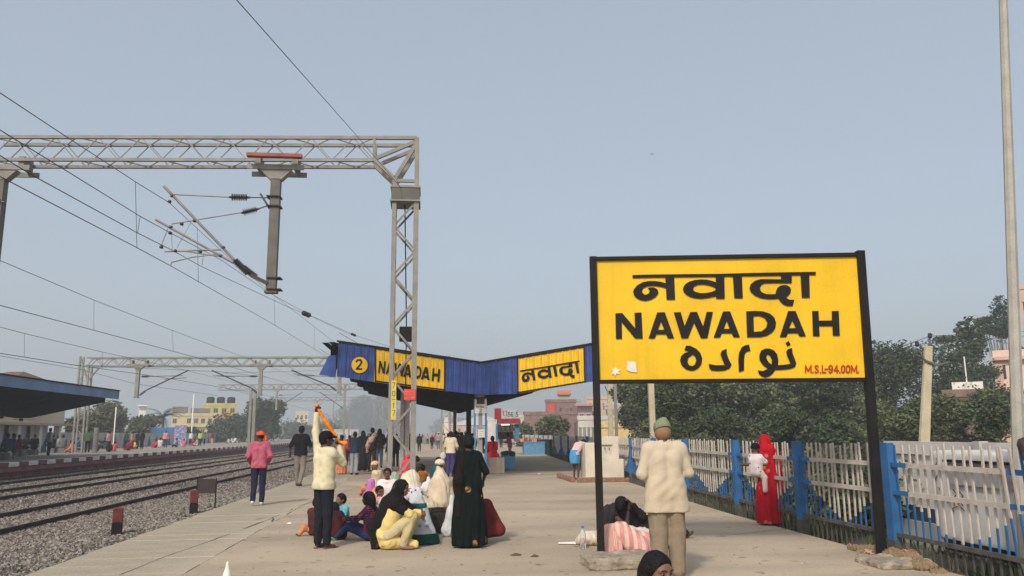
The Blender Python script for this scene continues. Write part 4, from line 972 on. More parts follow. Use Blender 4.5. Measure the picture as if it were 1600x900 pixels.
# rubble and weeds behind the fence
b = MB()
for i in range(900):
    y = 6 + 24 * rng.uniform() ** 1.3; x = fence_x(y) + rng.uniform(-.03, 1.6); r = rng.uniform(.012, .05) * (1 if rng.uniform() > .06 else 2.6)
    z_ = -.19 - .12 * max(0, x - fence_x(y)); q = [(x + r * sx * rng.uniform(.6, 1.2), y + r * sy_ * rng.uniform(.6, 1.2), z_ + r * sz * .7) for sx, sy_, sz in ((1, 0, 0), (-1, 0, 0), (0, 1, 0), (0, -1, 0), (0, 0, 1), (0, 0, -1))]
    b.add(q, [(0, 2, 4), (2, 1, 4), (1, 3, 4), (3, 0, 4)], int(rng.integers(0, 4)))
tag(b.build('rubble', [MS[0], MS[1], mat('litter_pale', (.5, .47, .43), .9), mat('litter_red', (.25, .1, .07), .9)]), kind='stuff')
def tuft(mb, x, y, z0, h, n, spread, mi=0, w=.012):
    for i in range(n):
        a = rng.uniform(0, 2 * PI); l = h * rng.uniform(.5, 1.1); dx, dy = math.cos(a) * spread * rng.uniform(.2, 1), math.sin(a) * spread * rng.uniform(.2, 1)
        px, py = -math.sin(a) * w, math.cos(a) * w; bx, by = x + dx * .25, y + dy * .25
        mb.add([(bx - px, by - py, z0), (bx + px, by + py, z0), (bx + dx * .6 + px * .7, by + dy * .6 + py * .7, z0 + l * .7), (bx + dx * .6 - px * .7, by + dy * .6 - py * .7, z0 + l * .7), (bx + dx * 1.2, by + dy * 1.2, z0 + l * .95)],
               [(0, 1, 2, 3), (3, 2, 4)], mi)
M_weed = [mat('weed_green', (.055, .085, .025), .8, .3, 4), mat('weed_dry', (.17, .14, .07), .9, .3, 4)]
b = MB()
for i in range(420):
    y = 6 + 30 * rng.uniform(); x = fence_x(y) + rng.uniform(.15, 2.4); tuft(b, x, y, -.35, rng.uniform(.12, .5), 9, .16, int(rng.uniform() < .45), .014)
for i in range(90):
    y = rng.uniform(6.4, 8.6); x = fence_x(y) + rng.uniform(.08, .8); tuft(b, x, y, -.28, rng.uniform(.2, .55), 12, .2, 0, .018)
for i in range(120):
    y = rng.uniform(13, 17); x = fence_x(y) + rng.uniform(.1, 1.2); tuft(b, x, y, -.30, rng.uniform(.2, .7), 12, .2, int(rng.uniform() < .3), .014)
tag(b.build('weeds', M_weed), kind='stuff')

# white boundary wall behind the fence, precast panels with a dark footing band
wl = thing('boundary_wall', 'whitewashed precast boundary wall with dark band, standing behind the picket fence', 'wall', (0, 0, 0))
def wx(Y): return fence_x(Y) + 2.1
for i in range(4):
    y = 3.6 + i * 2.45; x = wx(y); x2 = wx(y + 2.45)
    b = MB(); 
    def slab(z0, z1, off, m, t=.10):
        b.add([(x - off, y + .02, z0), (x2 - off, y + 2.43, z0), (x2 - off + t, y + 2.43, z0), (x - off + t, y + .02, z0), (x - off, y + .02, z1), (x2 - off, y + 2.43, z1), (x2 - off + t, y + 2.43, z1), (x - off + t, y + .02, z1)],
              [(0, 3, 2, 1), (4, 5, 6, 7), (0, 1, 5, 4), (1, 2, 6, 5), (2, 3, 7, 6), (3, 0, 4, 7)], m)
    slab(.32, 1.14, 0, 0); slab(1.16, 1.36, .05, 0, .16); slab(.10, .32, -.01, 1); slab(-.5, .10, .03, 2)
    o = b.build('wall_panel', [M_wall, mat('band_dark', (.03, .045, .075), .8, .3, 3), mat('plinth_grey', (.33, .34, .31), .9, .2, 2)], wl)
    b = MB(); b.box(x - .09, y - .09, -.5, x + .05, y + .05, 1.38); b.build('wall_post', mat('wall_post', (.52, .5, .46), .9, .2, 3), wl)
# white parked tank-like body with rounded ends and painted marks, close behind the last fence bay
tk = thing('white_van_body', 'derelict white van body with rounded ends and dark marks behind the fence', 'van', (0, 0, 0))
def tkp(Y, z, dx=0): return (wx(Y) - .75 + dx, Y, z)
V, Q = sdf([tubef(lambda P: np.maximum(np.maximum(np.abs(P[..., 0] - (7.3)) - .42, np.abs(P[..., 1] - 9.35) - .80), np.abs(P[..., 2] - .70) - .42) - .16, (6.7, 8.3, .1), (7.9, 10.4, 1.3))], .05, 0)
new_obj('shell', mesh_np('shell', V, Q[:, ::-1], mat('van_white', (.58, .56, .54), .6, .12, 2, fine=.06), smooth=True), tk)
b = MB(); b.box(6.68, 8.75, .86, 6.72, 9.9, 1.14, 0); b.box(6.64, 8.7, 1.14, 6.72, 9.95, 1.17, 1); b.build('side_window', [mat('van_glass', (.32, .31, .31), .3), M_black], tk)
b = MB(); b.box(6.72, 8.5, .02, 7.8, 10.2, .16); b.build('skirt', M_black, tk)
def onvan(px, py, off=0):
    d = ray(px, py); t = 6.715 / d.x; return Vector((6.715 - off, d.y * t, H + d.z * t))
for st in ([(1459, 735), (1461, 752), (1466, 742)], [(1468, 762), (1478, 778), (1492, 800)], [(1490, 765), (1496, 772), (1490, 780), (1493, 790)], [(1500, 768), (1506, 775), (1500, 783), (1506, 790)], [(1462, 728), (1466, 722), (1464, 716)], [(1488, 795), (1500, 790), (1508, 798)]):
    stroke_letter('painted_mark', [st], 1.6, onvan, mat('mark_maroon', (.12, .045, .04), .8), tk, .01)
# cloth left on the fence end post; cloth heap at the fence foot
blob('cloth_bundle', [ell((fence_x(7.35), 7.35, 1.40), (.15, .13, .085)), ell((fence_x(7.35) - .10, 7.3, 1.30), (.06, .07, .1)), ell((fence_x(7.35) + .1, 7.4, 1.30), (.05, .07, .12))], cloth('brown_bundle', (.065, .05, .042)), None, .012, .05, 1, mod=wrinkle(.008, 1.5))
tag(bpy.data.objects['cloth_bundle'], 'dark brown cloth draped over the top of the nearest blue fence post', 'cloth')
p = G(1452, 868); o = blob('rag_heap', [cone((5.66, 8.9, .01), (5.58, 9.5, .05), .07, .10), cone((5.58, 9.5, .04), (5.68, 9.9, .02), .10, .05), cone((5.66, 9.9, .05), (5.60, 10.5, .02), .08, .05), ell((5.56, 8.95, .03), (.13, .17, .06)), ell((5.68, 9.3, .06), (.09, .2, .09)), ell((5.55, 10.0, .03), (.12, .12, .05)), ell((5.62, 8.7, .0), (.10, .08, .04))], spotted('rag', (.22, .16, .09), (.28, .05, .07), 5, .35, (.35, .3, .22), bump=.6), None, .014, .03, 1, mod=wrinkle(.026, 1.5))
tag(o, 'long heap of dirty patterned rags lying at the foot of the fence', 'rags')
o = blob('plaid_cloth', [cone((fence_x(6.6) + .1, 6.5, .75), (fence_x(6.6) + .12, 6.55, 1.25), .16, .12), cone((fence_x(6.6) + .02, 6.35, .7), (fence_x(6.6) + .1, 6.4, 1.2), .12, .1)], striped('plaid_brown', (.16, .12, .10), (.05, .035, .03), 9, 'Z', .55), None, .02, .05, 1, mod=wrinkle(.012))
tag(o, 'brown checked cloth hanging over the fence at the right edge', 'cloth')
# stones by the gap post
for i, (px, py, r) in enumerate(((1168, 797, .10), (1176, 801, .13), (1186, 800, .09))):
    p = G(px, py, .0); o = blob('broken_stone', [ell(p + Vector((.15, .3, .02)), (r * 1.3, r, r * .8))], MS[0], None, .02, 0, 0, mod=wrinkle(.02, .8, i)); tag(o, ['left', 'middle', 'right'][i] + ' one of three broken stones by the fence gap beside the red saree woman', 'stone')
# tall light pole on the right
b = MB(); x0, x1 = AY(1592, 720, 8.3), AY(1567.5, 0, 8.3)
t = thing('light_pole', 'tall tapered grey steel pole at the right edge of the picture', 'pole', (0, 0, 0)); b = MB()
b.tube([AY(1600, 900, 8.3) + Vector((.02, 0, -.4)), x0, x1, x1 + (x1 - x0) * .4], [.072, .066, .048, .04], 8, 0, True, False); b.build('pole', mat('pole_grey', (.36, .34, .30), .6, .12, 4, bump=.1, fine=.08), t)

# ================================================================ WATER POINT, BINS, STALL
M_cream = mat('cream_plaster', (.60, .53, .43), .85, .10, 2, bump=.15, fine=.05)
wp = thing('drinking_water_station', 'cream plastered drinking water block with taps by the fence, in two stacked boxes', 'water tap block', (0, 0, 0))
a = G(940, 757); c = G(976, 757)
boxobj('lower_block', 5.60, 26.0, 0, 6.36, 26.9, .70, M_cream, wp, .015); boxobj('upper_block', 5.58, 26.05, .702, 6.22, 26.85, 1.42, M_cream, wp, .015)
boxobj('tap_pillar', 5.20, 26.5, 0, 5.575, 27.3, 1.22, M_cream, wp, .015)
b = MB(); b.box(5.64, 25.98, 1.16, 5.98, 26.04, 1.22); b.build('ledge', M_cream, wp)
for x_ in (5.74, 5.88):
    b = MB(); b.tube([(x_, 26.02, 1.06), (x_, 25.93, 1.06), (x_, 25.92, .99)], .014, 6); b.build('tap', M_steel2, wp)
kb = thing('drain_kerb', 'low brown brick kerb of the drain in front of the water block', 'kerb', (0, 0, 0)); M_brick = mat('brick_brown', (.26, .15, .10), .9, .3, 4, bump=.4, bscale=30)
bm_ = MB(); bm_.box(0, 0, 0, .30, .14, .15); brk = bevel_mesh(bm_.mesh('brick', M_brick), .012, 1)
for i in range(6):
    o = new_obj('brick', brk, kb); o.location = (4.75 + i * .31, 25.6 + rng.uniform(-.02, .02), 0); o.rotation_euler = (0, 0, rng.uniform(-.05, .05)); o.scale = (1, 1, rng.uniform(.8, 1.1))
for i in range(9):
    o = new_obj('brick', brk, kb); o.location = (4.72 + rng.uniform(-.02, .02) - i * .0, 25.8 + i * .31, 0); o.rotation_euler = (0, 0, PI / 2 + rng.uniform(-.06, .06)); o.scale = (1, 1, rng.uniform(.8, 1.1))
def bin_(px, py, w, h, lab, col, d=None, lid=True, grp=None):
    p = G(px, py) + Vector((0, w * .5, 0)); t = thing('waste_bin', lab, 'bin', p, .1, grp); b = MB()
    b.add([(-w * .42, -w * .42, .04), (w * .42, -w * .42, .04), (w * .42, w * .42, .04), (-w * .42, w * .42, .04), (-w * .5, -w * .5, h), (w * .5, -w * .5, h), (w * .5, w * .5, h), (-w * .5, w * .5, h)], [(0, 3, 2, 1), (0, 1, 5, 4), (1, 2, 6, 5), (2, 3, 7, 6), (3, 0, 4, 7), (4, 5, 6, 7)])
    new_obj('tub', bevel_mesh(b.mesh('tub', col), .03, 2), t)
    if lid:
        b = MB(); b.box(-w * .54, -w * .54, h + .002, w * .54, w * .54, h + .07); new_obj('lid', bevel_mesh(b.mesh('lid', col), .02, 2), t)
    return t
bb_ = bin_(795, 735, .56, .72, 'light blue waste bin lined with a black sack, beside the concrete bench', mat('bin_blue', (.10, .28, .48), .5, .12, 2), lid=False)
o = blob('bin_liner', [ell((0, 0, .74), (.32, .31, .07)), ell((.12, -.15, .66), (.17, .2, .1)), ell((-.16, -.18, .68), (.14, .16, .09))], mat('bin_liner', (.02, .02, .02), .35, .2, 4), bb_, .02, .05, 1, mod=wrinkle(.012))
bin_(852, 710, 1.05, 1.0, 'left one of two dark green wheeled bins standing by the fence', mat('bin_green', (.025, .05, .045), .6, .2, 2), grp='green bins by the fence')
bin_(868, 713, 1.0, 1.05, 'right one of two dark green wheeled bins standing by the fence', mat('bin_green', (.025, .05, .045)), grp='green bins by the fence')
# kiosk
ks = thing('tea_stall', 'maroon and blue platform stall with a lit shelf and sign board on top', 'stall', (0, 0, 0)); Yk = 60.0
def ka(px, py, Y=Yk): return AY(px, py, Y)
def kbox(name, x0, y0, x1, y1, dy0, dy1, m):
    a = ka(x0, y0); c = ka(x1, y1); return boxobj(name, a.x, Yk + dy0, c.z, c.x, Yk + dy1, a.z, m, ks)
kbox('sign_panel', 773, 638, 783, 655, 0, .3, mat('stall_maroon', (.25, .025, .035), .6)); kbox('sign_panel', 783.2, 640, 811, 654, -.02, .3, mat('stall_white', (.42, .42, .40), .6, .2, 3))
kbox('awning', 777, 654.2, 812, 662, -.3, .4, mat('stall_maroon', (.25, .025, .035)))
kbox('back_wall', 778, 662.5, 806, 686, 1.6, 1.7, mat('stall_inside', (.05, .045, .04), .8, .5, 6)); kbox('pillar', 804.5, 662.5, 811.5, 690, .05, .6, mat('stall_blue', (.06, .16, .26), .6)); kbox('pillar', 775, 662.5, 778, 688, .05, .5, mat('stall_blue', (.06, .16, .26)))
kbox('shelf', 778.5, 673.5, 804, 674.5, .9, 1.5, mat('shelf_grey', (.3, .3, .28), .6))
kbox('side_wall', 763, 656, 775.5, 690, .3, 1.8, M_wall)
for i in range(14):
    x = 779.5 + i * 1.75; a = ka(x, 673, Yk + 1.2); b = MB(); b.box(a.x, Yk + 1.1, a.z, a.x + .065, Yk + 1.2, a.z + rng.uniform(.22, .42)); b.build('packet', [mat('packet_%d' % (i % 4), ((.4, .35, .05), (.12, .25, .08), (.4, .12, .05), (.4, .4, .38))[i % 4], .5)], ks)
a = ka(784, 662.5); c = ka(797, 663.5); boxobj('tube_light', a.x, Yk + .5, c.z - .02, c.x, Yk + .56, a.z - .02, mat('tube_light', (.9, .9, .9), .5, emit=(1, .97, .9, 2.5)), ks)
for ch, x0 in (('5', 794), ('6', 798.5), ('5', 806.5)):
    word(ch, [(x0, x0 + 3)], 644, 651, .9, lambda p, q, o: AY(p, q, Yk - .03 - o), M_black, ks)
word('L1', [(787, 789), (790.5, 792.5)], 642, 650, .9, lambda p, q, o: AY(p, q, Yk - .03 - o), M_black, ks)
ct = thing('counter', 'long light blue counter box in front of the stall', 'counter', (0, 0, 0))
a = G(803, 707); c = G(834, 707); boxobj('cabinet', a.x, 59.5, 0, c.x, 60.6, .86, mat('counter_blue', (.10, .25, .40), .6), ct, .02); boxobj('top', a.x - .05, 59.45, .862, c.x + .05, 60.65, .92, mat('counter_blue2', (.14, .3, .46), .6), ct)
for i in range(6):
    b = MB(); b.box(a.x - .6 + i * .33, 59.8, .93, a.x - .35 + i * .33, 60.1, 1.1 + .05 * (i % 3)); tag(b.build('goods_box', mat('goods_%d' % (i % 3), ((.35, .05, .04), (.5, .3, .05), (.3, .04, .05))[i % 3], .6)), ['small red', 'small orange', 'small crimson'][i % 3] + ' goods box on the blue counter, ' + ['first', 'second', 'third', 'fourth', 'fifth', 'sixth'][i] + ' from the left', 'box', 'goods on the counter')

# ================================================================ VEGETATION
def leaf_mat(name, c, var=.35):
    m = mat(name, c, .75, var, 1.2, spec=.2); return m
LM = [leaf_mat('leaf_dark', (.045, .062, .034)), leaf_mat('leaf_mid', (.075, .10, .048)), leaf_mat('leaf_light', (.13, .155, .07)), leaf_mat('leaf_olive', (.12, .12, .065))]
M_bark = mat('bark', (.10, .08, .06), .95, .3, 3, bump=.6, bscale=12)
def leaves_mesh(name, lobes, n, size, mats, seedv, fill=.55, droop=0.0):
    r = np.random.default_rng(seedv); w = np.array([l[1][0] * l[1][1] * l[1][2] for l in lobes]) ** .7; w /= w.sum()
    li = r.choice(len(lobes), n, p=w); C = np.array([l[0] for l in lobes])[li]; R = np.array([l[1] for l in lobes])[li]
    d = r.normal(size=(n, 3)); d /= np.linalg.norm(d, axis=1)[:, None]
    # clumps: leaves gather round twig ends
    nc = max(12, n // 24); cd = r.normal(size=(nc, 3)); cd /= np.linalg.norm(cd, axis=1)[:, None]; ci = r.integers(0, nc, n)
    rad = (fill + (1 - fill) * r.uniform(0, 1, n) ** .6); crad = .38 + .78 * r.uniform(0, 1, nc) ** .7
    base = cd[ci] * crad[ci][:, None]; P = C + R * base + r.normal(size=(n, 3)) * R.mean(1)[:, None] * .085
    P[:, 2] -= droop * np.abs(base[:, 0])
    s = size * r.uniform(.6, 1.3, n)
    a = r.normal(size=(n, 3)); a[:, 2] *= .6; a /= np.linalg.norm(a, axis=1)[:, None]
    b_ = np.cross(a, r.normal(size=(n, 3))); b_ /= np.linalg.norm(b_, axis=1)[:, None] + 1e-9
    v = np.stack([P - a * s[:, None], P + b_ * s[:, None] * .45, P + a * s[:, None], P - b_ * s[:, None] * .45], 1).reshape(-1, 3)
    f = np.arange(4 * n).reshape(n, 4); mi = (r.uniform(0, 1, nc)[ci] * .8 + r.uniform(0, 1, n) * .2) * len(mats); mi = np.clip(mi.astype(int), 0, len(mats) - 1)
    return mesh_np(name, v, f, mats, mi)
def tree(loc, h, rad, lab, seedv, mats=None, n=9000, size=.16, trunk_h=.35, nl=9, lift=0.0, name='broadleaf_tree', cat='tree', group=None, flat=.75, spread=1.0):
    r = np.random.default_rng(seedv); t = thing(name, lab, cat, loc, 0, group); mats = mats or LM[:3]
    lobes = []
    for i in range(nl):
        a = 2 * PI * i / nl + r.uniform(-.4, .4); rr = rad * r.uniform(.25, .8) * spread; z_ = h * r.uniform(trunk_h + .12, .88)
        q = rad * r.uniform(.28, .52); lobes.append(((rr * math.cos(a), rr * math.sin(a), z_), (q, q, q * flat)))
    lobes.append(((r.uniform(-.2, .2) * rad, 0, h * .86), (rad * .42, rad * .42, h * .14)))
    b = MB(); b.tube([(0, 0, -.8), (.1, 0, h * .2), (-.1, .1, h * .45), (.1, 0, h * .72)], [rad * .085, rad * .07, rad * .05, rad * .02], 7); b.build('trunk', M_bark, t)
    b = MB()
    for l in lobes:
        st = Vector((0, 0, h * r.uniform(.22, .45))); e = Vector(l[0]); m_ = st.lerp(e, .5) + Vector((0, 0, -.06 * h)); b.tube([st, m_, e], [rad * .035, rad * .025, rad * .008], 5)
        for q in range(3):
            e2 = e + Vector(r.normal(size=3)) * l[1][0] * .55; b.tube([m_, (m_ + e2) / 2, e2], [rad * .016, rad * .01, rad * .004], 4)
    b.build('limbs', M_bark, t)['kind'] = 'stuff'
    new_obj('crown', leaves_mesh('crown', lobes, n, size, mats, seedv), t)
    return t
def T(px, top, Y, wpx, lab, seedv, z0=-.9, **k):
    """tree whose crown spans wpx picture pixels at distance Y"""
    p = AY(px, 680, Y); zt_ = AY(px, top, Y).z; tree((p.x, Y, z0), zt_ - z0, wpx * Y / F / 2, lab, seedv, **k)
LG = [LM[0], LM[1], LM[0]]
T(1012, 585, 58, 115, 'dark feathery tree behind the left post of the name board', 11, n=13000, size=.13, mats=[LM[0], LM[1], LM[3]], flat=.6)
T(1075, 575, 50, 170, 'dark tree behind the old man, under the board', 12, n=14000, size=.13, mats=LM[:3], trunk_h=.1)
T(1160, 590, 46, 190, 'dense dark tree below the middle of the name board', 13, n=15000, size=.13, mats=[LM[0], LM[1], LM[3], LM[2]], trunk_h=.08)
T(1245, 575, 50, 180, 'dense tree behind the red saree woman', 14, n=15000, size=.13, mats=[LM[0], LM[1], LM[0], LM[3]], trunk_h=.08)
T(1330, 555, 52, 190, 'olive green tree rising just right of the board frame', 15, n=14000, size=.14, mats=[LM[0], LM[1], LM[3], LM[2]], trunk_h=.08)
T(1400, 536, 56, 180, 'tall dark spreading tree left of the concrete electric pole', 16, n=16000, size=.14, mats=[LM[0], LM[0], LM[1]], trunk_h=.15)
T(1480, 530, 60, 180, 'tall dark tree behind the concrete electric pole', 17, n=13000, size=.14, mats=[LM[0], LM[0], LM[1]], trunk_h=.2)
T(1532, 500, 64, 110, 'slender layered tree left of the pink house', 18, n=8000, size=.15, mats=[LM[0], LM[1]], trunk_h=.35, nl=7, flat=.35)
T(1582, 465, 75, 70, 'tall tree top above the roof of the pink house', 19, n=5000, size=.16, mats=[LM[0]], trunk_h=.45, nl=6, flat=.5)
T(1375, 628, 36, 120, 'bright leafy bush left of the foot of the electric pole', 20, n=9000, size=.085, mats=LM[1:4], trunk_h=.0, nl=10, name='leafy_bush', cat='bush')
T(1460, 618, 33, 130, 'round green bush right behind the electric pole', 21, n=11000, size=.085, mats=[LM[1], LM[1], LM[2], LM[3]], trunk_h=.0, nl=11, name='leafy_bush', cat='bush')
T(1545, 608, 31, 140, 'dense bush in front of the pink house', 22, n=12000, size=.085, mats=[LM[0], LM[1], LM[1], LM[3]], trunk_h=.0, nl=11, name='leafy_bush', cat='bush')
T(1110, 640, 38, 150, 'low dark bush over the fence right of the old man', 23, n=11000, size=.10, mats=LM[:2], trunk_h=0, nl=10, name='leafy_bush', cat='bush')
T(1235, 640, 36, 140, 'low dark bush behind the red saree woman', 24, n=11000, size=.10, mats=LM[:2], trunk_h=0, nl=10, name='leafy_bush', cat='bush')
T(1310, 648, 34, 100, 'low shaded bush beyond the fence right of the board post', 26, n=8000, size=.10, mats=LM[:2], trunk_h=0, nl=10, name='leafy_bush', cat='bush')
T(1015, 655, 44, 70, 'low green bush left of the pale concrete pole', 25, n=6000, size=.10, mats=LM[1:4], trunk_h=0, nl=8, name='leafy_bush', cat='bush')
T(868, 650, 80, 76, 'round green shrub beyond the dark fence, in front of the brick building', 27, n=9000, size=.17, mats=[LM[1], LM[2], LM[3]], trunk_h=0, nl=9, name='leafy_bush', cat='bush')
T(820, 662, 95, 30, 'small green shrub behind the stall counter', 28, n=3000, size=.2, mats=LM[1:3], trunk_h=0, nl=6, name='leafy_bush', cat='bush')
for i, (yy, dx, hh_, lab) in enumerate(((14.6, 2.2, 1.25, 'nearest'), (17.2, 2.4, 1.4, 'second'), (20.2, 2.4, 1.35, 'third'), (23.6, 2.6, 1.5, 'fourth'), (27.5, 2.9, 1.6, 'fifth'), (32, 3.2, 1.7, 'farthest'))):
    tree((fence_x(yy) + dx, yy, -.45), hh_, 1.7, lab + ' of the low dark bushes growing right behind the picket fence', 60 + i, n=5200, size=.07, mats=[LM[0], LM[1], LM[3]], trunk_h=0, nl=9, name='leafy_bush', cat='bush', group='low bushes behind the picket fence', flat=.6)
# left side
T(165, 628, 110, 90, 'bare looking tree beyond the opposite platform, behind the canopy end', 31, n=6000, size=.26, mats=[LM[3], mat('leaf_dusty', (.12, .12, .085), .9)], trunk_h=.15)
T(210, 650, 120, 60, 'dusty tree left of the palm', 32, n=5000, size=.26, mats=[LM[1], LM[3]], trunk_h=.1)
T(125, 650, 90, 60, 'green tree behind the standing man in green on the opposite platform', 33, n=5000, size=.22, mats=LM[1:4], trunk_h=.1)
T(365, 655, 150, 90, 'dense dark tree right of the cream building', 34, n=9000, size=.3, mats=LM[:2], trunk_h=.05)
T(408, 628, 150, 70, 'tall dark tree behind the pair of masts', 35, n=8000, size=.3, mats=LM[:2], trunk_h=.2)
T(295, 668, 130, 40, 'small tree in front of the cream building', 36, n=2500, size=.28, mats=LM[:2], trunk_h=.1)
T(560, 622, 640, 60, 'misty tree group left of the gantry column', 37, n=9000, size=1.15, mats=LM[:2], trunk_h=.05, flat=1.2)
T(590, 618, 640, 50, 'misty tall tree left of the number plate leg', 38, n=8000, size=1.15, mats=LM[:2], trunk_h=.05, flat=1.2)
T(622, 640, 650, 46, 'misty tree behind the gantry column', 39, n=6000, size=1.15, mats=LM[:2], trunk_h=.05)
T(710, 655, 800, 90, 'faint misty tree line under the canopy', 40, n=7000, size=1.5, mats=LM[:2], trunk_h=.05, nl=14)
T(520, 655, 480, 70, 'faint bare trees right of the raised orange cloth', 41, n=1800, size=.5, mats=[LM[3]], trunk_h=.05)
T(480, 672, 260, 90, 'low hazy scrub beyond the tracks', 42, n=6000, size=.5, mats=LM[:2], trunk_h=0, nl=12, name='leafy_bush', cat='bush')
# palm
p = AY(252, 690, 128); t = thing('palm_tree', 'tall feathery palm beside the lamp post in front of the cream building', 'palm', (p.x, 128, -.9))
zt_ = AY(252, 652, 128).z + .9
b = MB(); b.tube([(0, 0, 0), (.15, 0, zt_ * .5), (0, 0, zt_)], [.35, .25, .2], 8); b.build('trunk', M_bark, t)
for i in range(18):
    a = 2 * PI * i / 18 + rng.uniform(-.1, .1); el = rng.uniform(-.3, 1.3); L_ = rng.uniform(2.6, 3.6); b = MB(); P = []
    for k in range(8):
        u = k / 7; rr = L_ * u * math.cos(el * (1 - u * .5)); zz = L_ * (math.sin(el) * u - .55 * u * u); P.append(Vector((rr * math.cos(a), rr * math.sin(a), zt_ + zz)))
    b.tube(P, [.05 - .005 * k for k in range(8)], 4)
    sd_ = Vector((-math.sin(a), math.cos(a), 0))
    for k in range(1, 8):
        for s_ in (-1, 1):
            for dd in (0, .5):
                q = P[k - 1].lerp(P[k], dd); l = .75 * (1 - abs(k / 7 - .45)); dr = (P[k] - P[k - 1]).normalized()
                b.add([q, q + dr * .12, q + sd_ * s_ * l + dr * .35 + Vector((0, 0, -.3 * l))], [(0, 1, 2)])
    b.build('frond', LM[1], t)

# ================================================================ BUILDINGS AND POLES BEHIND
def building(name, lab, px0, px1, ytop, Y, depth, m, floors=2, wins=4, z0=-.9, parapet=None, win_m=None, cat='building', ybot=None, wfrac=.5, ledge=True, ledge_m=None):
    a = AY(px0, ytop, Y); c = AY(px1, ytop, Y); zt_ = (a.z + c.z) / 2; t = thing(name, lab, cat, ((a.x + c.x) / 2, Y, z0), -math.atan2((a.x + c.x) / 2, Y)); w = (c.x - a.x) * math.cos(math.atan2((a.x + c.x) / 2, Y)); hh = zt_ - z0
    boxobj('wall', -w / 2, 0, 0, w / 2, depth, hh, m, t)
    fh = hh / floors; ww = w / wins
    wm = bpy.data.meshes.new('window')
    b = MB(); b.box(-ww * wfrac / 2, -.04, 0, ww * wfrac / 2, -.005, fh * .42, 0); b.box(-ww * wfrac / 2 - .08, -.12, fh * .42, ww * wfrac / 2 + .08, -.004, fh * .42 + .1, 1); b.box(-.03, -.06, 0, .03, -.041, fh * .42, 1); wm = b.mesh('window', [win_m or M_glass, m])
    for i in range(floors):
        for j in range(wins):
            if rng.uniform() < .12: continue
            o = new_obj('window', wm, t); o.location = (-w / 2 + ww * (j + .5), 0, fh * i + fh * .34)
        if ledge and i: boxobj('ledge', -w / 2 - .15, -.35, fh * i - .08, w / 2 + .15, -.002, fh * i + .08, ledge_m or m, t)
    boxobj('parapet', -w / 2 - .1, -.1, hh + .002, w / 2 + .1, .15, hh + .55, parapet or m, t)
    return t, w, hh
M_pinkw = mat('pink_plaster', (.60, .38, .30), .9, .08, .6, bump=.1); M_creamb = mat('cream_building', (.52, .44, .27), .9, .1, .3); M_tan = mat('tan_building', (.50, .36, .28), .9, .12, .3)
M_brickw = mat('brick_far', (.21, .135, .115), .95, .2, 1.5, bump=.3, fine=.15, bscale=8); M_pale = mat('pale_building', (.5, .47, .42), .9, .15, .4)
M_win = mat('window_dark', (.06, .055, .05), .5, .3, 1)
# pink house at right
t, w, hh = building('pink_house', 'pale pink three storey house at the right edge behind the bushes', 1552, 1640, 556, 62, 9, mat('pink_light', (.66, .50, .42), .9, .08, .5), 3, 4, ledge_m=M_pinkw)
boxobj('corner_band', -w / 2 - .12, -.14, 0, -w / 2 + .5, -.02, hh, M_pinkw, t); boxobj('roof_slab', -w / 2 - .3, -.5, hh - .3, w / 2, -.12, hh - .02, M_pinkw, t)
for i in range(7):
    b = MB(); b.beam((-w / 2 + .1 + i * .22, .3, hh + .5), (-w / 2 + .1 + i * .22, .3, hh + 1.5), .08); b.build('roof_bar', mat('bar_grey', (.2, .18, .17), .9), t)
b = MB(); b.tube([(-w / 2 + 1.5, .4, hh), (-w / 2 + 1.5, .4, hh + 2.8)], .09, 8); b.build('vent_pipe', M_white, t)
t, w, hh = building('upper_house', 'taller plastered house top at the very right edge', 1590, 1650, 450, 85, 8, M_tan, 3, 3)
t, w, hh = building('brick_shed', 'low weathered brick shed roof between the bushes left of the pink house', 1474, 1545, 620, 55, 6, M_brickw, 1, 1, wfrac=.01, ledge=False)
boxobj('roof_tank', -w / 2 + .6, .5, hh + .56, -w / 2 + 2.6, 1.6, hh + 1.1, M_white, t); b = MB(); b.tube([(w * .05, 1, hh), (w * .05, 1, hh + 3)], .05, 6); b.build('pipe', M_white, t)
# far row behind the canopy and sign post
building('brick_building', 'long low brick building with a red painted wall beyond the dark fence', 818, 935, 648, 130, 10, M_brickw, 1, 8, wfrac=.2)
t, w, hh = building('brick_building', 'taller brick house with a red painted advertisement panel', 852, 900, 629, 135, 10, M_brickw, 2, 3, wfrac=.15)
boxobj('painted_panel', -w / 2 + .3, -.2, hh * .32, -w / 2 + 1.7, -.14, hh * .97, mat('advert_red', (.5, .06, .06), .8, .2, 2), t)
t, w, hh = building('green_house', 'pale green house with an orange painted roof room', 866, 900, 630, 150, 8, mat('green_plaster', (.27, .36, .27), .9), 3, 3)
boxobj('roof_room', -w * .32, .2, hh, w * .22, 3, hh + 1.6, mat('green_plaster', (.27, .36, .27)), t); boxobj('roof_edge', -w * .38, -.3, hh + 1.6, w * .28, 3.3, hh + 2.3, mat('orange_roof', (.62, .16, .06), .8), t)
building('grey_green_house', 'grey green block beside the green house', 893, 908, 627, 155, 8, mat('greygreen', (.33, .38, .34), .9), 3, 2)
t, w, hh = building('pink_roof_house', 'house with a pink awning roof left of the board post', 903, 925, 640, 125, 8, mat('mauve_wall', (.42, .31, .30), .9), 2, 2)
boxobj('awning', -w / 2 - .5, -1.2, hh + .56, w / 2 + .3, .5, hh + .85, mat('awning_pink', (.55, .2, .2), .8), t)
building('tan_house', 'plain tan tower house left of the board post', 917, 948, 624, 140, 9, M_tan, 3, 3, wfrac=.2)
building('white_school', 'low white building with many dark openings behind the bending man', 903, 962, 656, 105, 8, M_pale, 1, 9, win_m=M_win)
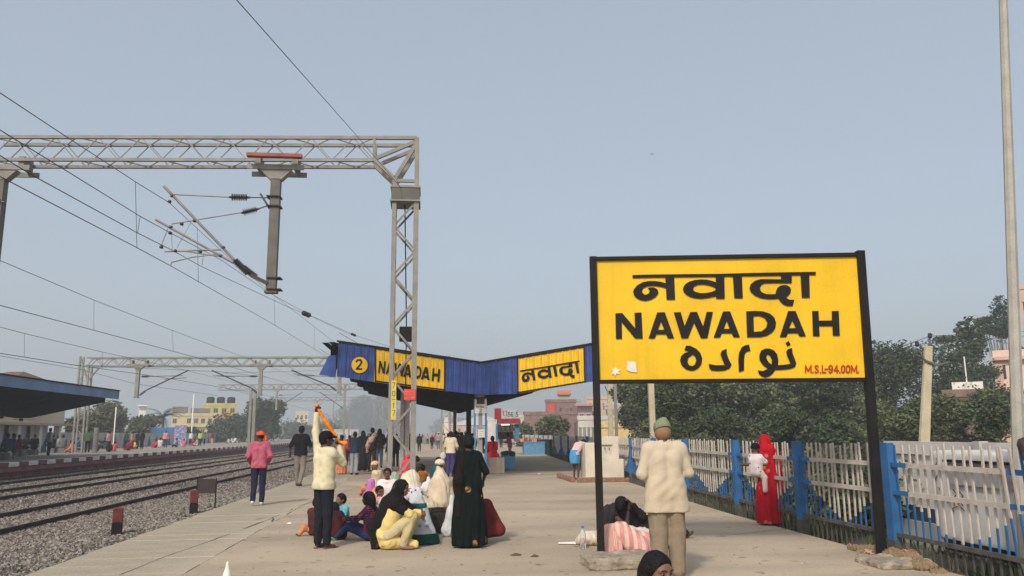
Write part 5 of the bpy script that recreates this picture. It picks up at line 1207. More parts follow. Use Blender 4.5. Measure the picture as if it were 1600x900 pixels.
building('unfinished_block', 'pale unfinished multi storey block between the board post and the twin poles', 945, 975, 634, 120, 9, mat('unfinished', (.45, .40, .35), .95, .2, .5), 3, 4, win_m=M_win)
building('terraced_block', 'pinkish multi storey block right of the twin poles', 968, 1012, 626, 150, 9, mat('terrace_pink', (.46, .33, .27), .95, .2, .5), 3, 6, win_m=M_win)
building('yellow_wall_house', 'low yellow and cream wall behind the poles', 938, 985, 668, 70, 4, mat('yellow_wall', (.60, .46, .22), .9), 1, 1, wfrac=.01)
building('row_house', 'hazy pale low house beyond the stall', 800, 830, 652, 170, 6, M_pale, 2, 4, win_m=M_win)
building('row_house', 'hazy brownish low house left of the stall sign', 690, 745, 664, 300, 6, M_tan, 1, 7, win_m=M_win)
# left side
t, w, hh = building('cream_building', 'long cream two storey building with roof sheds behind the opposite platform', 268, 345, 650, 170, 12, M_creamb, 3, 7, win_m=M_win)
boxobj('roof_shed', -w * .48, 1, hh + .6, -w * .18, 5, hh + 1.9, mat('shed_grey', (.2, .17, .16), .9), t); boxobj('roof_shed', -w * .12, 1, hh + .6, w * .28, 5, hh + 1.6, mat('shed_grey', (.2, .17, .16)), t)
t, w, hh = building('yellow_building', 'taller yellow topped block joined to the cream building', 318, 370, 634, 178, 12, mat('yellow_plaster', (.50, .44, .16), .9, .15, .5), 4, 4, win_m=M_win)
boxobj('orange_band', -w * .1, -.5, hh * .62, w * .51, -.12, hh * .8, mat('orange_band', (.5, .25, .13), .9), t)
for k_ in range(3): b = MB(); b.lathe([(.8, 0), (.85, 1.1), (.6, 1.35), (.1, 1.4)], (-w * .3 + k_ * 2.1, 1.5, hh + .55), 10); b.build('water_tank', M_black, t)
t, w, hh = building('signal_cabin', 'narrow white tower with dark window bands beyond the opposite platform', 217, 228, 640, 150, 4, M_white, 3, 1, win_m=M_win, wfrac=.75)
boxobj('roof', -w * .7, -.6, hh + .56, w * .7, 4.4, hh + .8, M_white, t)
building('grey_house', 'low grey house left of the narrow white tower', 200, 240, 664, 145, 6, mat('grey_wall', (.28, .26, .24), .9), 2, 4, win_m=M_win)
t = thing('blue_shed', 'shed covered in blue tarpaulin behind the opposite wall', 'shed', AY(255, 680, 120)); b = MB(); a = AY(236, 668, 120) - t.location; c = AY(271, 690, 120) - t.location; b.box(a.x, 0, c.z, c.x, 4, a.z)
b.build('tarpaulin', mat('tarp_blue', (.05, .13, .32), .6, .2, .6), t)
t, w, hh = building('far_block', 'pale yellow far block with a tower behind the black shirted man', 462, 482, 645, 330, 10, mat('far_cream', (.6, .52, .36), .9), 3, 3, win_m=M_win)
building('far_row', 'long hazy pinkish row of houses beyond the tracks', 434, 500, 665, 320, 8, mat('far_pink', (.42, .33, .30), .9, .2, .2), 2, 14, win_m=M_win)
building('far_row', 'hazy low white railing building behind the orange saree woman', 505, 560, 674, 230, 5, M_pale, 1, 9, win_m=M_win)
t = thing('tiled_roof_house', 'house with a hipped brown tiled roof above the opposite canopy', 'house', AY(-6, 600, 75)); b = MB()
a = AY(-40, 585, 75) - t.location; c = AY(24, 590, 75) - t.location; zz = AY(8, 579, 75).z - t.location.z
b.add([(a.x, 0, c.z), (c.x, 0, c.z), (c.x, 8, c.z), (a.x, 8, c.z), (a.x + 1, 4, zz + .2), (c.x - 1.2, 4, zz + .2)], [(0, 1, 5, 4), (1, 2, 5), (2, 3, 4, 5), (3, 0, 4), (0, 3, 2, 1)]); b.build('roof', mat('tile_brown', (.16, .08, .06), .9, .3, 2), t)
b = MB(); b.box(a.x + .5, .6, -9, c.x - .5, 7.4, c.z - .01); b.build('wall', M_pale, t)
# hazy background treeline strip for the horizon: many far trees
# concrete electric poles
M_cpole = mat('pole_concrete', (.50, .42, .29), .9, .12, 2, bump=.3, bscale=20, fine=.1)
t = thing('electric_pole', 'tapering concrete electric pole with a bent cross arm and two insulators', 'electric pole', AY(1444, 692, 30)); o_ = Vector(t.location)
P = lambda px, py: AY(px, py, 30) - o_
a = P(1443, 720); c = P(1450.5, 541); b = MB(); b.add([a + Vector((-.20, -.1, 0)), a + Vector((.20, -.1, 0)), a + Vector((.20, .1, 0)), a + Vector((-.20, .1, 0)), c + Vector((-.15, -.08, 0)), c + Vector((.15, -.08, 0)), c + Vector((.15, .08, 0)), c + Vector((-.15, .08, 0))], [(0, 3, 2, 1), (4, 5, 6, 7), (0, 1, 5, 4), (1, 2, 6, 5), (2, 3, 7, 6), (3, 0, 4, 7)])
new_obj('pole', bevel_mesh(b.mesh('pole', M_cpole), .02, 1), t)
b = MB(); yo = Vector((0, -.14, 0)); b.beam(P(1431, 546) + yo, P(1441, 563) + yo, .07); b.beam(P(1441, 563) + yo, P(1460, 571) + yo, .07); b.beam(P(1460, 571) + yo, P(1480, 566) + yo, .06); b.build('cross_arm', M_steel2, t); b = MB(); b.beam(P(1453, 541), P(1453, 526), .04); b.build('insulator_pin', M_steel2, t)
for q in ((1433, 538), (1453, 525)): b = MB(); b.lathe([(.03, -.10), (.08, -.07), (.09, 0), (.06, .06), (.09, .08), (.04, .12)], P(*q), 10); b.build('insulator', M_ins, t)
wire([AY(1453, 525, 30), AY(1200, 620, 75)], 'service wire left of the electric pole, upper', .012); wire([AY(1433, 538, 30), AY(1200, 622, 75)], 'service wire left of the electric pole, lower', .012)
wire([AY(1453, 525, 30), AY(1640, 516, 40)], 'service wire right of the electric pole, upper', .010); wire([AY(1433, 538, 30), AY(1640, 522, 40)], 'service wire right of the electric pole, lower', .010)
wire([AY(1455, 605, 30), AY(1473, 700, 31)], 'stay wire slanting down from the electric pole', .009)
def cpole(px, Y, ytop, w, lab, vee=False, m=None):
    t = thing('concrete_pole', lab, 'pole', (AY(px, 680, Y).x, Y, -.5)); zt_ = AY(px, ytop, Y).z + .5; b = MB(); b.beam((0, 0, 0), (0, 0, zt_), w, w * .7); b.build('pole', m or M_cpole, t)
    if vee:
        b = MB(); z_ = zt_ - 1.0
        for s_ in (-1, 1): b.beam((0, -.12, z_), (s_ * .55, -.12, z_ + .25), .05); b.beam((s_ * .55, -.12, z_ + .25), (s_ * .72, -.12, z_ + .7), .05)
        b.build('cross_arm', M_steel2, t)
cpole(1020, 38, 500, .27, 'pale concrete pole rising behind the board just left of the old man'); cpole(954.5, 62, 560, .36, 'yellowish concrete pole with a V bracket right of the left board post', False)
t = thing('cable_bracket', 'V shaped cable bracket on the yellowish pole', 'bracket', AY(954.5, 612, 61.7)); b = MB()
for s_ in (-1, 1): b.beam((0, 0, -.1), (s_ * .35, 0, .1), .05); b.beam((s_ * .35, 0, .1), (s_ * .45, 0, .45), .05)
b.build('arm', M_black, t)
cpole(963.5, 55, 560, .20, 'thin grey steel pole beside the yellowish concrete pole', False, M_steel)
cpole(299, 110, 615, .12, 'white lamp post beside the palm', False, M_white); cpole(178, 72, 636, .085, 'white post behind the platform crowd under the canopy end', False, M_white); cpole(115, 68, 640, .14, 'thin grey post behind the canopy column crowd', False, M_steel); cpole(150, 64, 668, .30, 'short square concrete post right of the standing man in green', False, mat('post_conc', (.28, .27, .22), .9))

# ================================================================ OPPOSITE PLATFORM: WALL, CANOPY, STATION BUILDING
pw = thing('painted_wall', 'low pale wall with blue grey cone shapes painted along the back of the opposite platform', 'wall', (0, 0, 0))
YW0 = AX(101, 650, -29.5).y + 1.2
WL = [(-30.5, 62), (-31.0, 80), (-34.5, 120), (-42, 220)]
def wlx(Y): return float(np.interp(Y, [q[1] for q in WL], [q[0] for q in WL]))
M_pw = mat('opposite_wall', (.42, .40, .38), .9, .12, .5); M_cone = [mat('cone_teal', (.08, .15, .18), .8), mat('cone_blue', (.07, .11, .24), .8), mat('cone_violet', (.12, .11, .28), .8)]
for i in range(42):
    ya = YW0 + i * 3.5; yb = ya + 3.46; b = MB(); xa, xb = wlx(ya), wlx(yb); h0, h1 = P1Z, P1Z + 1.55
    b.add([(xa, ya, h0), (xb, yb, h0), (xb, yb, h1), (xa, ya, h1), (xa - .15, ya, h0), (xb - .15, yb, h0), (xb - .15, yb, h1), (xa - .15, ya, h1)], [(0, 1, 2, 3), (7, 6, 5, 4), (3, 2, 6, 7), (0, 4, 5, 1), (0, 3, 7, 4), (1, 5, 6, 2)])
    b.build('wall_panel', M_pw, pw)
    ym = (ya + yb) / 2; xm = wlx(ym) + .03; w_ = .85; b = MB(); b.add([(xm, ym - w_, P1Z + .02), (xm, ym + w_, P1Z + .02), (xm, ym, P1Z + 1.35), (xm + .10, ym, P1Z + .02)], [(0, 3, 2), (3, 1, 2), (0, 1, 3), (0, 2, 1)]); b.build('painted_cone', M_cone[i % 3], pw)
oc = thing('platform_canopy', 'long pale blue edged canopy over the opposite platform at the left edge', 'canopy', (0, 0, 0))
XF = -19.6; za = AX(0, 592, XF).z; print('P1 canopy', AX(0, 592, XF), AX(187, 609, XF), AX(0, 608, XF), AX(189, 622, XF))
Y1_ = AX(187, 609, XF).y; M_pblue2 = mat('fascia_pale_blue', (.16, .27, .44), .6, .12, .8); zf = 4.42
for i in range(16):
    y0 = Y1_ - 2.2 * (i + 1); b = MB(); b.box(XF - .05, y0 + .008, zf - .52, XF, y0 + 2.192, zf); b.build('fascia_sheet', M_pblue2, oc)
b = MB(); b.box(XF - .12, Y1_ - 36, zf, XF + .06, Y1_, zf + .06); b.build('gutter', M_dark, oc)
b = MB(); b.add([(XF, Y1_, zf), (XF - 12, Y1_, zf), (XF - 12, Y1_ - 36, zf), (XF, Y1_ - 36, zf), (XF, Y1_, zf - .05), (XF - 6, Y1_ - .3, zf - .9), (XF - 12, Y1_, zf - .05), (XF - 6, Y1_ - 36, zf - .9), (XF, Y1_ - 36, zf - .05), (XF - 12, Y1_ - 36, zf - .05)], [(0, 1, 2, 3), (4, 5, 7, 8), (5, 6, 9, 7), (0, 4, 5, 6, 1)]); b.build('roof', M_dark, oc)
for yy in (Y1_ - 1.5, Y1_ - 9, Y1_ - 17, Y1_ - 26):
    b = MB(); b.add([(XF - .3, yy, zf - .1), (XF - .3, yy, zf - .75), (XF - 4.6, yy, zf - 1.7), (XF - 5.4, yy, zf - 1.7), (XF - 11.5, yy, zf - .75), (XF - 11.5, yy, zf - .1)], [(0, 1, 2, 3, 4, 5)]); b.add([(XF - .3, yy + .1, zf - .1), (XF - .3, yy + .1, zf - .75), (XF - 4.6, yy + .1, zf - 1.7), (XF - 5.4, yy + .1, zf - 1.7), (XF - 11.5, yy + .1, zf - .75), (XF - 11.5, yy + .1, zf - .1)], [(5, 4, 3, 2, 1, 0)]); b.build('truss', M_dark, oc)
for yy in (Y1_ - 9, Y1_ - 18, Y1_ - 27):
    for dx in (-.25, .12): b = MB(); b.box(XF - 5 + dx, yy - .2, P1Z, XF - 5 + dx + .16, yy + .2, zf - 1.6); b.build('column', M_dark, oc)
    b = MB()
    for k in range(8): b.beam((XF - 5.17, yy, P1Z + k * .3), (XF - 4.8, yy, P1Z + k * .3 + .3), .05)
    b.build('column_lacing', M_dark, oc)
sb = thing('station_building', 'cream station building with white pillars and curtained bays on the opposite platform', 'building', (0, 0, 0)); Xs = -29.5
a = AX(0, 645, Xs); c = AX(101, 650, Xs); ye = c.y; print('station', a, c, AX(101, 705, Xs), AX(0, 663, Xs))
zc = 3.45
b = MB(); b.box(Xs - 8, ye - 40, 2.62, Xs, ye, zc + .5); b.build('upper_wall', mat('station_cream', (.60, .51, .37), .9, .08, .3), sb)
b = MB(); b.box(Xs - .1, ye - 40, 2.45, Xs + .5, ye + .9, 2.61); b.build('sunshade', mat('station_shade', (.42, .35, .27), .9), sb)
b = MB(); b.box(Xs - 8, ye - 40, P1Z, Xs - 1.2, ye, 2.60); b.build('back_wall', mat('station_inner', (.42, .42, .47), .9, .15, .4), sb)
for i in range(11):
    yy = ye - .5 - i * 3.3; b = MB(); b.box(Xs - .45, yy - .22, P1Z, Xs - .02, yy + .22, 2.45); new_obj('pillar', bevel_mesh(b.mesh('pillar', mat('pillar_white', (.72, .68, .60), .8, .08, 1)), .03, 1), sb)
    b = MB(); V_ = []
    for k in range(11): V_ += [(Xs - .95 + .07 * (k % 2), yy - .3 - k * .27, 2.44), (Xs - .95 + .07 * (k % 2), yy - .3 - k * .27, P1Z + .1)]
    b.add(V_, [(2 * k, 2 * k + 1, 2 * k + 3, 2 * k + 2) for k in range(10)]); b.build('curtain', mat('curtain_white', (.62, .62, .66), .9, .06, 1), sb)
    b = MB(); b.add([(Xs - .85, yy - .25, 2.0), (Xs - .85, yy - .25, P1Z), (Xs - .85, yy - 1.1, P1Z)], [(0, 1, 2)]); b.build('curtain_edge', mat('curtain_blue', (.08, .13, .22), .9), sb)
for (px, py) in ((33, 656), (2, 652)):
    p = AX(px, py, -25.5); t = thing('ceiling_fan', 'ceiling fan under the opposite canopy, ' + ('nearer the column' if px > 10 else 'at the picture edge'), 'fan', p); b = MB()
    b.lathe([(.05, -.08), (.13, -.05), (.13, .05), (.05, .09)], (0, 0, 0), 10); b.tube([(0, 0, .05), (0, 0, zf - p.z - .9)], .02, 5); b.build('motor', M_black, t)
    for k in range(3): b = MB(); a_ = k * 2.1 + .3; b.beam((.1 * math.cos(a_), .1 * math.sin(a_), 0), (.75 * math.cos(a_), .75 * math.sin(a_), .02), .13, .012); b.build('blade', M_dark, t)
# poster stand on the opposite platform
t = thing('poster_stand', 'standing blue and pink printed poster frame on the opposite platform', 'poster', AX(281, 690, -31.0)); b = MB(); p = Vector(t.location); p.z = P1Z; t.location = p; b.box(-.75, -.05, 0, .75, .05, 2.5); b.build('panel', spotted('poster', (.16, .18, .34), (.45, .45, .50), 3.6, .42, (.30, .14, .26), bump=0), t)
# far part of platform 2 details: white poles with signs under the canopy distance
for px, w_, lab in ((697, .5, 'tall pale square pillar far down the platform'), (712, .3, 'second pale pillar far down the platform')):
    p = AY(px, 680, 95); t = thing('pillar', lab, 'pillar', (p.x, 95, 0)); boxobj('shaft', -w_ / 2, -w_ / 2, 0, w_ / 2, w_ / 2, AY(px, 652, 95).z, M_cream, t)
t = thing('shelter', 'small hipped roof shelter far down the platform', 'shelter', (AY(755, 680, 110).x, 110, 0)); zz = AY(750, 655, 110).z
b = MB(); b.add([(-5, 0, zz - .8), (5, 0, zz - .8), (5, 8, zz - .8), (-5, 8, zz - .8), (0, 2, zz + .6), (0, 6, zz + .6)], [(0, 1, 4), (1, 2, 5, 4), (2, 3, 5), (3, 0, 4, 5), (0, 3, 2, 1)]); b.build('roof', mat('shelter_roof', (.4, .4, .4), .8), t)
for sx in (-4.5, 4.5):
    b = MB(); b.box(sx - .12, 0, 0, sx + .12, .24, zz - .8); b.build('post', M_white, t)
# bird in the sky
p = AY(1019, 241, 40); t = thing('bird', 'tiny dark bird flying in the open sky', 'bird', p); b = MB(); b.add([(-.14, 0, .05), (0, .04, 0), (0, -.06, 0), (.14, 0, .07), (0, 0, -.05)], [(0, 1, 2), (1, 3, 2), (1, 4, 2)]); b.build('wings', M_dark, t)
# ================================================================ PEOPLE
SKIN = mat('skin', (.13, .062, .036), .6, .12, 6, spec=.35); SKIN2 = mat('skin_light', (.20, .10, .06), .6, .12, 6, spec=.35); SKIN3 = mat('skin_dark', (.075, .036, .022), .6, .12, 6, spec=.35)
HAIR = mat('hair_black', (.006, .005, .005), .65, .3, 30, spec=.18, bump=.5, bscale=70)
GREYH = mat('hair_grey', (.12, .11, .10), .7)
EYEW = mat('eye_white', (.16, .14, .13), .3); EYEB = mat('eye_dark', (.008, .006, .005), .2); LIP = mat('lips', (.11, .035, .03), .5)
V3 = lambda *a: np.array(a, float)
STAND = dict(pel=(0, 0, .93), hipL=(-.085, 0, .90), hipR=(.085, 0, .90), kneeL=(-.095, .015, .50), kneeR=(.095, .015, .50), ankL=(-.095, -.02, .085), ankR=(.095, -.02, .085), toeL=(-.12, .13, .03), toeR=(.12, .13, .03),
             waist=(0, .0, 1.06), chest=(0, .0, 1.27), neck=(0, -.01, 1.43), head=(0, .02, 1.565), shL=(-.165, -.01, 1.37), shR=(.165, -.01, 1.37), elL=(-.225, -.04, 1.09), elR=(.225, -.04, 1.09), wrL=(-.235, .05, .85), wrR=(.235, .05, .85))
SQUAT = dict(STAND, pel=(0, -.12, .20), hipL=(-.09, -.10, .20), hipR=(.09, -.10, .20), kneeL=(-.12, .26, .46), kneeR=(.12, .26, .46), ankL=(-.10, .12, .07), ankR=(.10, .12, .07), toeL=(-.12, .27, .03), toeR=(.12, .27, .03),
             waist=(0, -.10, .34), chest=(0, -.02, .53), neck=(0, .03, .69), head=(0, .08, .83), shL=(-.155, .02, .64), shR=(.155, .02, .64), elL=(-.17, .18, .46), elR=(.17, .18, .46), wrL=(-.08, .34, .52), wrR=(.08, .34, .52))
SIT = dict(STAND, pel=(0, -.05, .11), hipL=(-.10, -.03, .12), hipR=(.10, -.03, .12), kneeL=(-.26, .28, .22), kneeR=(.26, .28, .22), ankL=(.05, .30, .07), ankR=(-.05, .36, .07), toeL=(.17, .33, .04), toeR=(-.17, .38, .04),
           waist=(0, -.07, .27), chest=(0, -.05, .48), neck=(0, -.03, .65), head=(0, .01, .80), shL=(-.165, -.04, .59), shR=(.165, -.04, .59), elL=(-.22, .05, .36), elR=(.22, .05, .36), wrL=(-.12, .24, .27), wrR=(.12, .24, .27))
def frame(yaw=0, pitch=0, roll=0):
    """columns: right, forward, up"""
    m = Matrix.Rotation(yaw, 3, 'Z') @ Matrix.Rotation(pitch, 3, 'X') @ Matrix.Rotation(roll, 3, 'Y'); return np.array(m)
def hand_prims(w, d, up, side, curl=.5, L_=.17):
    """palm and five fingers from the wrist w, pointing along d, back of the hand toward up; side +1 puts the thumb on +x of the hand frame"""
    d = V3(*d); d /= np.linalg.norm(d); up = V3(*up); up -= d * (up @ d); up /= np.linalg.norm(up); x = np.cross(d, up) * side
    P = []; k = L_ / .18
    c0 = w + d * .015 * k; kn = w + d * .085 * k
    for o in (-.026, -.008, .010, .026): P.append(cone(c0 + x * o * .6 * k, kn + x * o * k, .014 * k, .012 * k))
    for o, l, r in ((.030, .068, .0085), (.010, .078, .009), (-.010, .072, .0085), (-.029, .056, .0075)):
        q = kn + x * o * k; a = 0
        for s_, f in enumerate((.45, .32, .25)):
            a += curl * .9; n_ = q + (d * math.cos(a) - up * math.sin(a)) * l * f * k
            P.append(cone(q, n_, r * k * (1 - .1 * s_), r * k * (.92 - .1 * s_))); q = n_
    t0 = w + d * .03 * k + x * .028 * k; t1 = t0 + (d * .55 + x * .75 - up * .25) * .036 * k; t2 = t1 + (d * .85 + x * .25 - up * .3 * (1 + curl)) * .030 * k
    P += [cone(t0, t1, .012 * k, .011 * k), cone(t1, t2, .0105 * k, .008 * k)]
    return P
def creases(amp, J, seed=0):
    """pull folds that radiate from the shoulders and gather at the waist"""
    c = J['chest']
    def fn(P):
        x, y, z = P[..., 0] - c[0], P[..., 1] - c[1], P[..., 2] - c[2]; ax = np.abs(x)
        w = np.clip(.35 - z * 2.2, .25, 1.0)
        return amp * w * (np.sin(34 * (z + .9 * ax) + 3 * np.sin(9 * x + seed) + 2 * np.sin(14 * y)) * .42 + np.sin(55 * (z - .5 * x) + seed + 4 * np.sin(12 * y + 7 * x)) * .26 + np.sin(46 * x + 6 * np.sin(8 * z + seed)) * .30)
    return fn
def person(pos, face, lab, h=1.65, pose=None, over=None, skin=SKIN, top=None, sleeve='long', bottom=None, skirt=None, hair='short', hem=.86, shoes=None, vox=.018, head_yaw=0, head_pitch=0, head_roll=0, detail=0,
           cap=None, long_top=None, veil=None, extra=None, group=None, slim=1.0, hands=True, collar=None, barefoot=True, child=False, face_vis=False, headmul=1.0, bag=1.0):
    """pos: foot point; face: heading of the figure (0 = away from the camera along the platform), counter clockwise"""
    J = dict(pose or STAND); J.update(over or {}); s = h / 1.70; J = {k: V3(*v) * s for k, v in J.items() if not k.startswith('hand')}
    t = thing('person', lab, 'person', pos, face, group)
    sl_ = slim * s; hs_ = s * (1.25 if child else 1.0) * headmul; B = []
    hd = J['head']; nk = J['neck']
    def limb(a, b, r0, r1): B.append(cone(J[a], J[b], r0 * sl_, r1 * sl_))
    torso = []
    def T_(a, b, r0, r1, infl=0, o=0): torso.append((a, b, r0, r1))
    def torso_prims(inf):
        q = []; dx = (J['hipR'] - J['hipL']) / 2; sx = (J['shR'] - J['shL']) / 2
        for sg in (-1, 1):
            q.append(cone(J['pel'] + dx * sg * .6, J['waist'] + sx * sg * .30, .100 * sl_ + inf, .092 * sl_ + inf)); q.append(cone(J['waist'] + sx * sg * .30, J['chest'] + sx * sg * .42, .092 * sl_ + inf, .100 * sl_ + inf))
            q.append(cone(J['chest'] + sx * sg * .42, nk + (J['shL' if sg < 0 else 'shR'] - nk) * .80, .098 * sl_ + inf, .058 * sl_ + inf))
        
        for a in ('shL', 'shR'): q.append(cone(nk + (J['chest'] - nk) * .22, J[a] + V3(0, 0, -.015) * s, .062 * sl_ + inf, .052 * sl_ + inf))
        return q
    B += torso_prims(0); B.append(cone(nk - V3(0, 0, .03) * s, hd - V3(0, 0, .05) * s, .052 * sl_, .050 * sl_))
    for a, b, r0, r1 in (('hipL', 'kneeL', .084, .054), ('kneeL', 'ankL', .052, .034), ('hipR', 'kneeR', .084, .054), ('kneeR', 'ankR', .052, .034), ('shL', 'elL', .050, .038), ('elL', 'wrL', .038, .025), ('shR', 'elR', .050, .038), ('elR', 'wrR', .038, .025)): limb(a, b, r0, r1)
    if not shoes:
        for q in 'LR': B.append(cone(J['ank' + q] - V3(0, 0, .035) * s, J['toe' + q], .034 * s, .024 * s))
    if detail < 2 and hands:
        for q in 'LR':
            d = J['wr' + q] - J['el' + q]; d /= np.linalg.norm(d) + 1e-9; B.append(cone(J['wr' + q], J['wr' + q] + d * .10 * s, .028 * s, .026 * s))
    M = frame(head_yaw, head_pitch, head_roll)
    hp = lambda x, y, z: hd + M @ (V3(x, y, z) * hs_)
    if detail == 0: B.append(ell(hd, V3(.074, .088, .108) * hs_, M))
    parts = [sdf(B, vox, .035)]; parts[0] = (smooth_np(*parts[0], 1), parts[0][1])
    if detail >= 1:
        hv = .007 if detail > 1 else .011
        Hh = [ell(hp(0, -.005, .02), V3(.074, .092, .088) * hs_, M), ell(hp(0, .022, -.035), V3(.058, .064, .072) * hs_, M), ell(hp(0, .052, -.082), V3(.026, .024, .022) * hs_, M), cone(hp(0, .086, .012), hp(0, .108, -.028), .008 * hs_, .014 * hs_), cone(hp(0, -.02, -.04), nk, .05 * s, .052 * s),
              cone(hp(-.020, .082, -.060), hp(.020, .082, -.060), .010 * hs_), cone(hp(-.045, .074, .028), hp(.045, .074, .028), .011 * hs_), ell(hp(-.045, .058, -.028), V3(.02, .02, .02) * hs_, M), ell(hp(.045, .058, -.028), V3(.02, .02, .02) * hs_, M)]
        for sx in (-1, 1): Hh.append(ell(hp(sx * .076, -.008, -.012), V3(.010, .020, .032) * hs_, M))
        sub = [ell(hp(sx * .031, .092, .008), V3(.017, .014, .010) * hs_, M) for sx in (-1, 1)] if face_vis else []
        V, Q = sdf(Hh, hv, .018 * hs_, sub=sub); parts.append((V, Q))
    if detail >= 2 and hands:
        for q, sg in (('L', 1), ('R', -1)):
            if (over or {}).get('hand' + q) is not None: d, u_, cu = over['hand' + q]
            else: d = J['wr' + q] - J['el' + q]; u_ = V3(-1 if q == 'L' else 1, .3, .2); cu = .45
            parts.append(sdf(hand_prims(J['wr' + q], d, u_, sg, cu, .18 * s), .005, .006))
    V, Q = merge_vq(parts); body = new_obj('body', mesh_np('body', V, Q[:, ::-1], skin, smooth=True), t)
    if face_vis and detail:
        for sx in (-1, 1):
            blob('eye', [ell(hp(sx * .031, .077, .008), V3(.0135, .009, .0055) * hs_, M)], EYEW, t, .004, 0, 0); blob('iris', [ell(hp(sx * .031, .0835, .008), V3(.0065, .004, .0068) * hs_, M)], EYEB, t, .0025, 0, 0)
            blob('eyebrow', [cone(hp(sx * .014, .096, .030), hp(sx * .032, .094, .036), .0035 * hs_), cone(hp(sx * .032, .094, .036), hp(sx * .050, .082, .030), .0035 * hs_)], HAIR, t, .004, .002, 0)
        blob('mouth', [cone(hp(-.020, .089, -.058), hp(.020, .089, -.058), .006 * hs_), cone(hp(-.014, .091, -.064), hp(.014, .091, -.064), .006 * hs_)], LIP, t, .004, .002, 0)
    cv = max(vox * .8, .012)
    if top is not None:
        P = torso_prims(.020 * s); dx = (J['shR'] - J['shL']) / 2
        for sg in (-1, 1): P += [cone(J['chest'] + dx * sg * .45, J['pel'] + dx * sg * (.42 if long_top else .34) + V3(0, 0, .02), .108 * sl_, .112 * sl_)]
        if J['pel'][2] > .6 * s: P.append(cone(J['pel'] + V3(-.055, 0, -.05) * s, J['pel'] + V3(.055, 0, -.05) * s, .140 * sl_))
        if long_top:   # tunic: flares to the hem
            for sg in (-1, 1):
                a = J['hipL' if sg < 0 else 'hipR']; P.append(cone(a + V3(sg * .015, 0, .10) * s, a + V3(sg * .035, 0, (long_top / s if False else 0)) * s + V3(0, 0, -.9 * s + long_top) * 1.0, .122 * sl_, .135 * sl_)) if J['pel'][2] > .6 * s else None
            P.append(cone(J['pel'], J['pel'] + V3(0, 0, -.35) * s, .125 * sl_, .14 * sl_))
        for q in 'LR':
            if sleeve != 'none':
                P.append(cone(J['sh' + q], J['el' + q], .066 * sl_, .058 * sl_))
                if sleeve == 'long': P.append(cone(J['el' + q], J['wr' + q] - (J['wr' + q] - J['el' + q]) * .06, .056 * sl_, .042 * sl_))
                if sleeve == 'roll': P.append(cone(J['el' + q], J['el' + q] * .7 + J['wr' + q] * .3, .056 * sl_, .054 * sl_))
        cuts = []
        up_ = nk - J['pel']; up_ /= np.linalg.norm(up_); 
        neck_hole = [cone(nk + up_ * .015 * s, hd + (hd - nk) * .3, .060 * s, .10 * s)]
        if J['pel'][2] > .6 * s: cuts.append(((0, 0, -1), -(long_top or hem * s)))
        V, Q = sdf(P, cv, .03, cuts=cuts, sub=neck_hole, mod=creases((.007 if long_top else .010) * s, J, h * 7)); V = smooth_np(V, Q, 1)
        new_obj('shirt', mesh_np('shirt', V, Q[:, ::-1], top, smooth=True), t)
        if collar is not None: blob('collar', [cone(nk + V3(-.045, -.02, .012) * s, nk + V3(.045, -.02, .012) * s, .030 * s), cone(nk + V3(-.04, .04, 0) * s, nk + V3(.04, .04, 0) * s, .028 * s)], collar, t, cv, .02, 1)
    if bottom is not None:
        P = [cone(J['pel'] + V3(-.04, 0, .03) * s, J['pel'] + V3(.04, 0, .03) * s, .112 * sl_)]
        for q in 'LR':
            an = J['ank' + q] + (J['knee' + q] - J['ank' + q]) * .04
            P += [cone(J['hip' + q], J['knee' + q], .098 * sl_ * (1 + (bag - 1) * .5), .072 * sl_ * bag), cone(J['knee' + q], an, .070 * sl_ * bag, .060 * sl_ * bag)]
        V, Q = sdf(P, cv, .025, mod=wrinkle(.006 * s, .9, h * 3)); V = smooth_np(V, Q, 1); new_obj('trousers', mesh_np('trousers', V, Q[:, ::-1], bottom, smooth=True), t)
    if skirt is not None:   # saree, lungi or long skirt: (material, hem z, width bottom, depth bottom, pleats[, top z])
        sm, hz_, wb, db_, pl = skirt[:5]; zt2 = skirt[5] * s if len(skirt) > 5 else J['waist'][2] + .02 * s; hz_ *= s; cx, cy_ = J['pel'][0], J['pel'][1]; sd_ = h * 13
        def fn(P):
            z = P[..., 2]; u = np.clip((zt2 - z) / (zt2 - hz_), 0, 1); x = P[..., 0] - cx; y = P[..., 1] - cy_; th = np.arctan2(y, x)
            w_ = (.150 * (1 - u) + wb * u + .035 * np.sin(u * PI)) * sl_; dd = (.115 * (1 - u) + db_ * u + .04 * np.sin(u * PI)) * sl_
            fold = 1 + (.015 + .055 * u) * np.sin(pl * th + 1.5 * np.sin(4 * z + sd_)) + .02 * np.sin(23 * th + 9 * z)
            r = np.sqrt((x / (w_ * fold)) ** 2 + (y / (dd * fold)) ** 2); d = (r - 1) * np.minimum(w_, dd); return np.maximum(np.maximum(d, z - zt2), hz_ - z)
        R_ = max(wb, db_, .2) * 1.25 * sl_
        V, Q = sdf([tubef(fn, (cx - R_, cy_ - R_, hz_), (cx + R_, cy_ + R_, zt2))], cv, 0); V = smooth_np(V, Q, 1); new_obj('skirt', mesh_np('skirt', V, Q[:, ::-1], sm, smooth=True), t)
    if shoes is not None:
        for q in 'LR':
            a = J['ank' + q] - V3(0, 0, .030) * s; blob('shoe', [cone(a + V3(0, -.02, 0) * s, a, .042 * s), cone(a - V3(0, 0, .01) * s, J['toe' + q] + V3(0, 0, .008) * s, .042 * s, .034 * s)], shoes, t, .012, .02, 1)
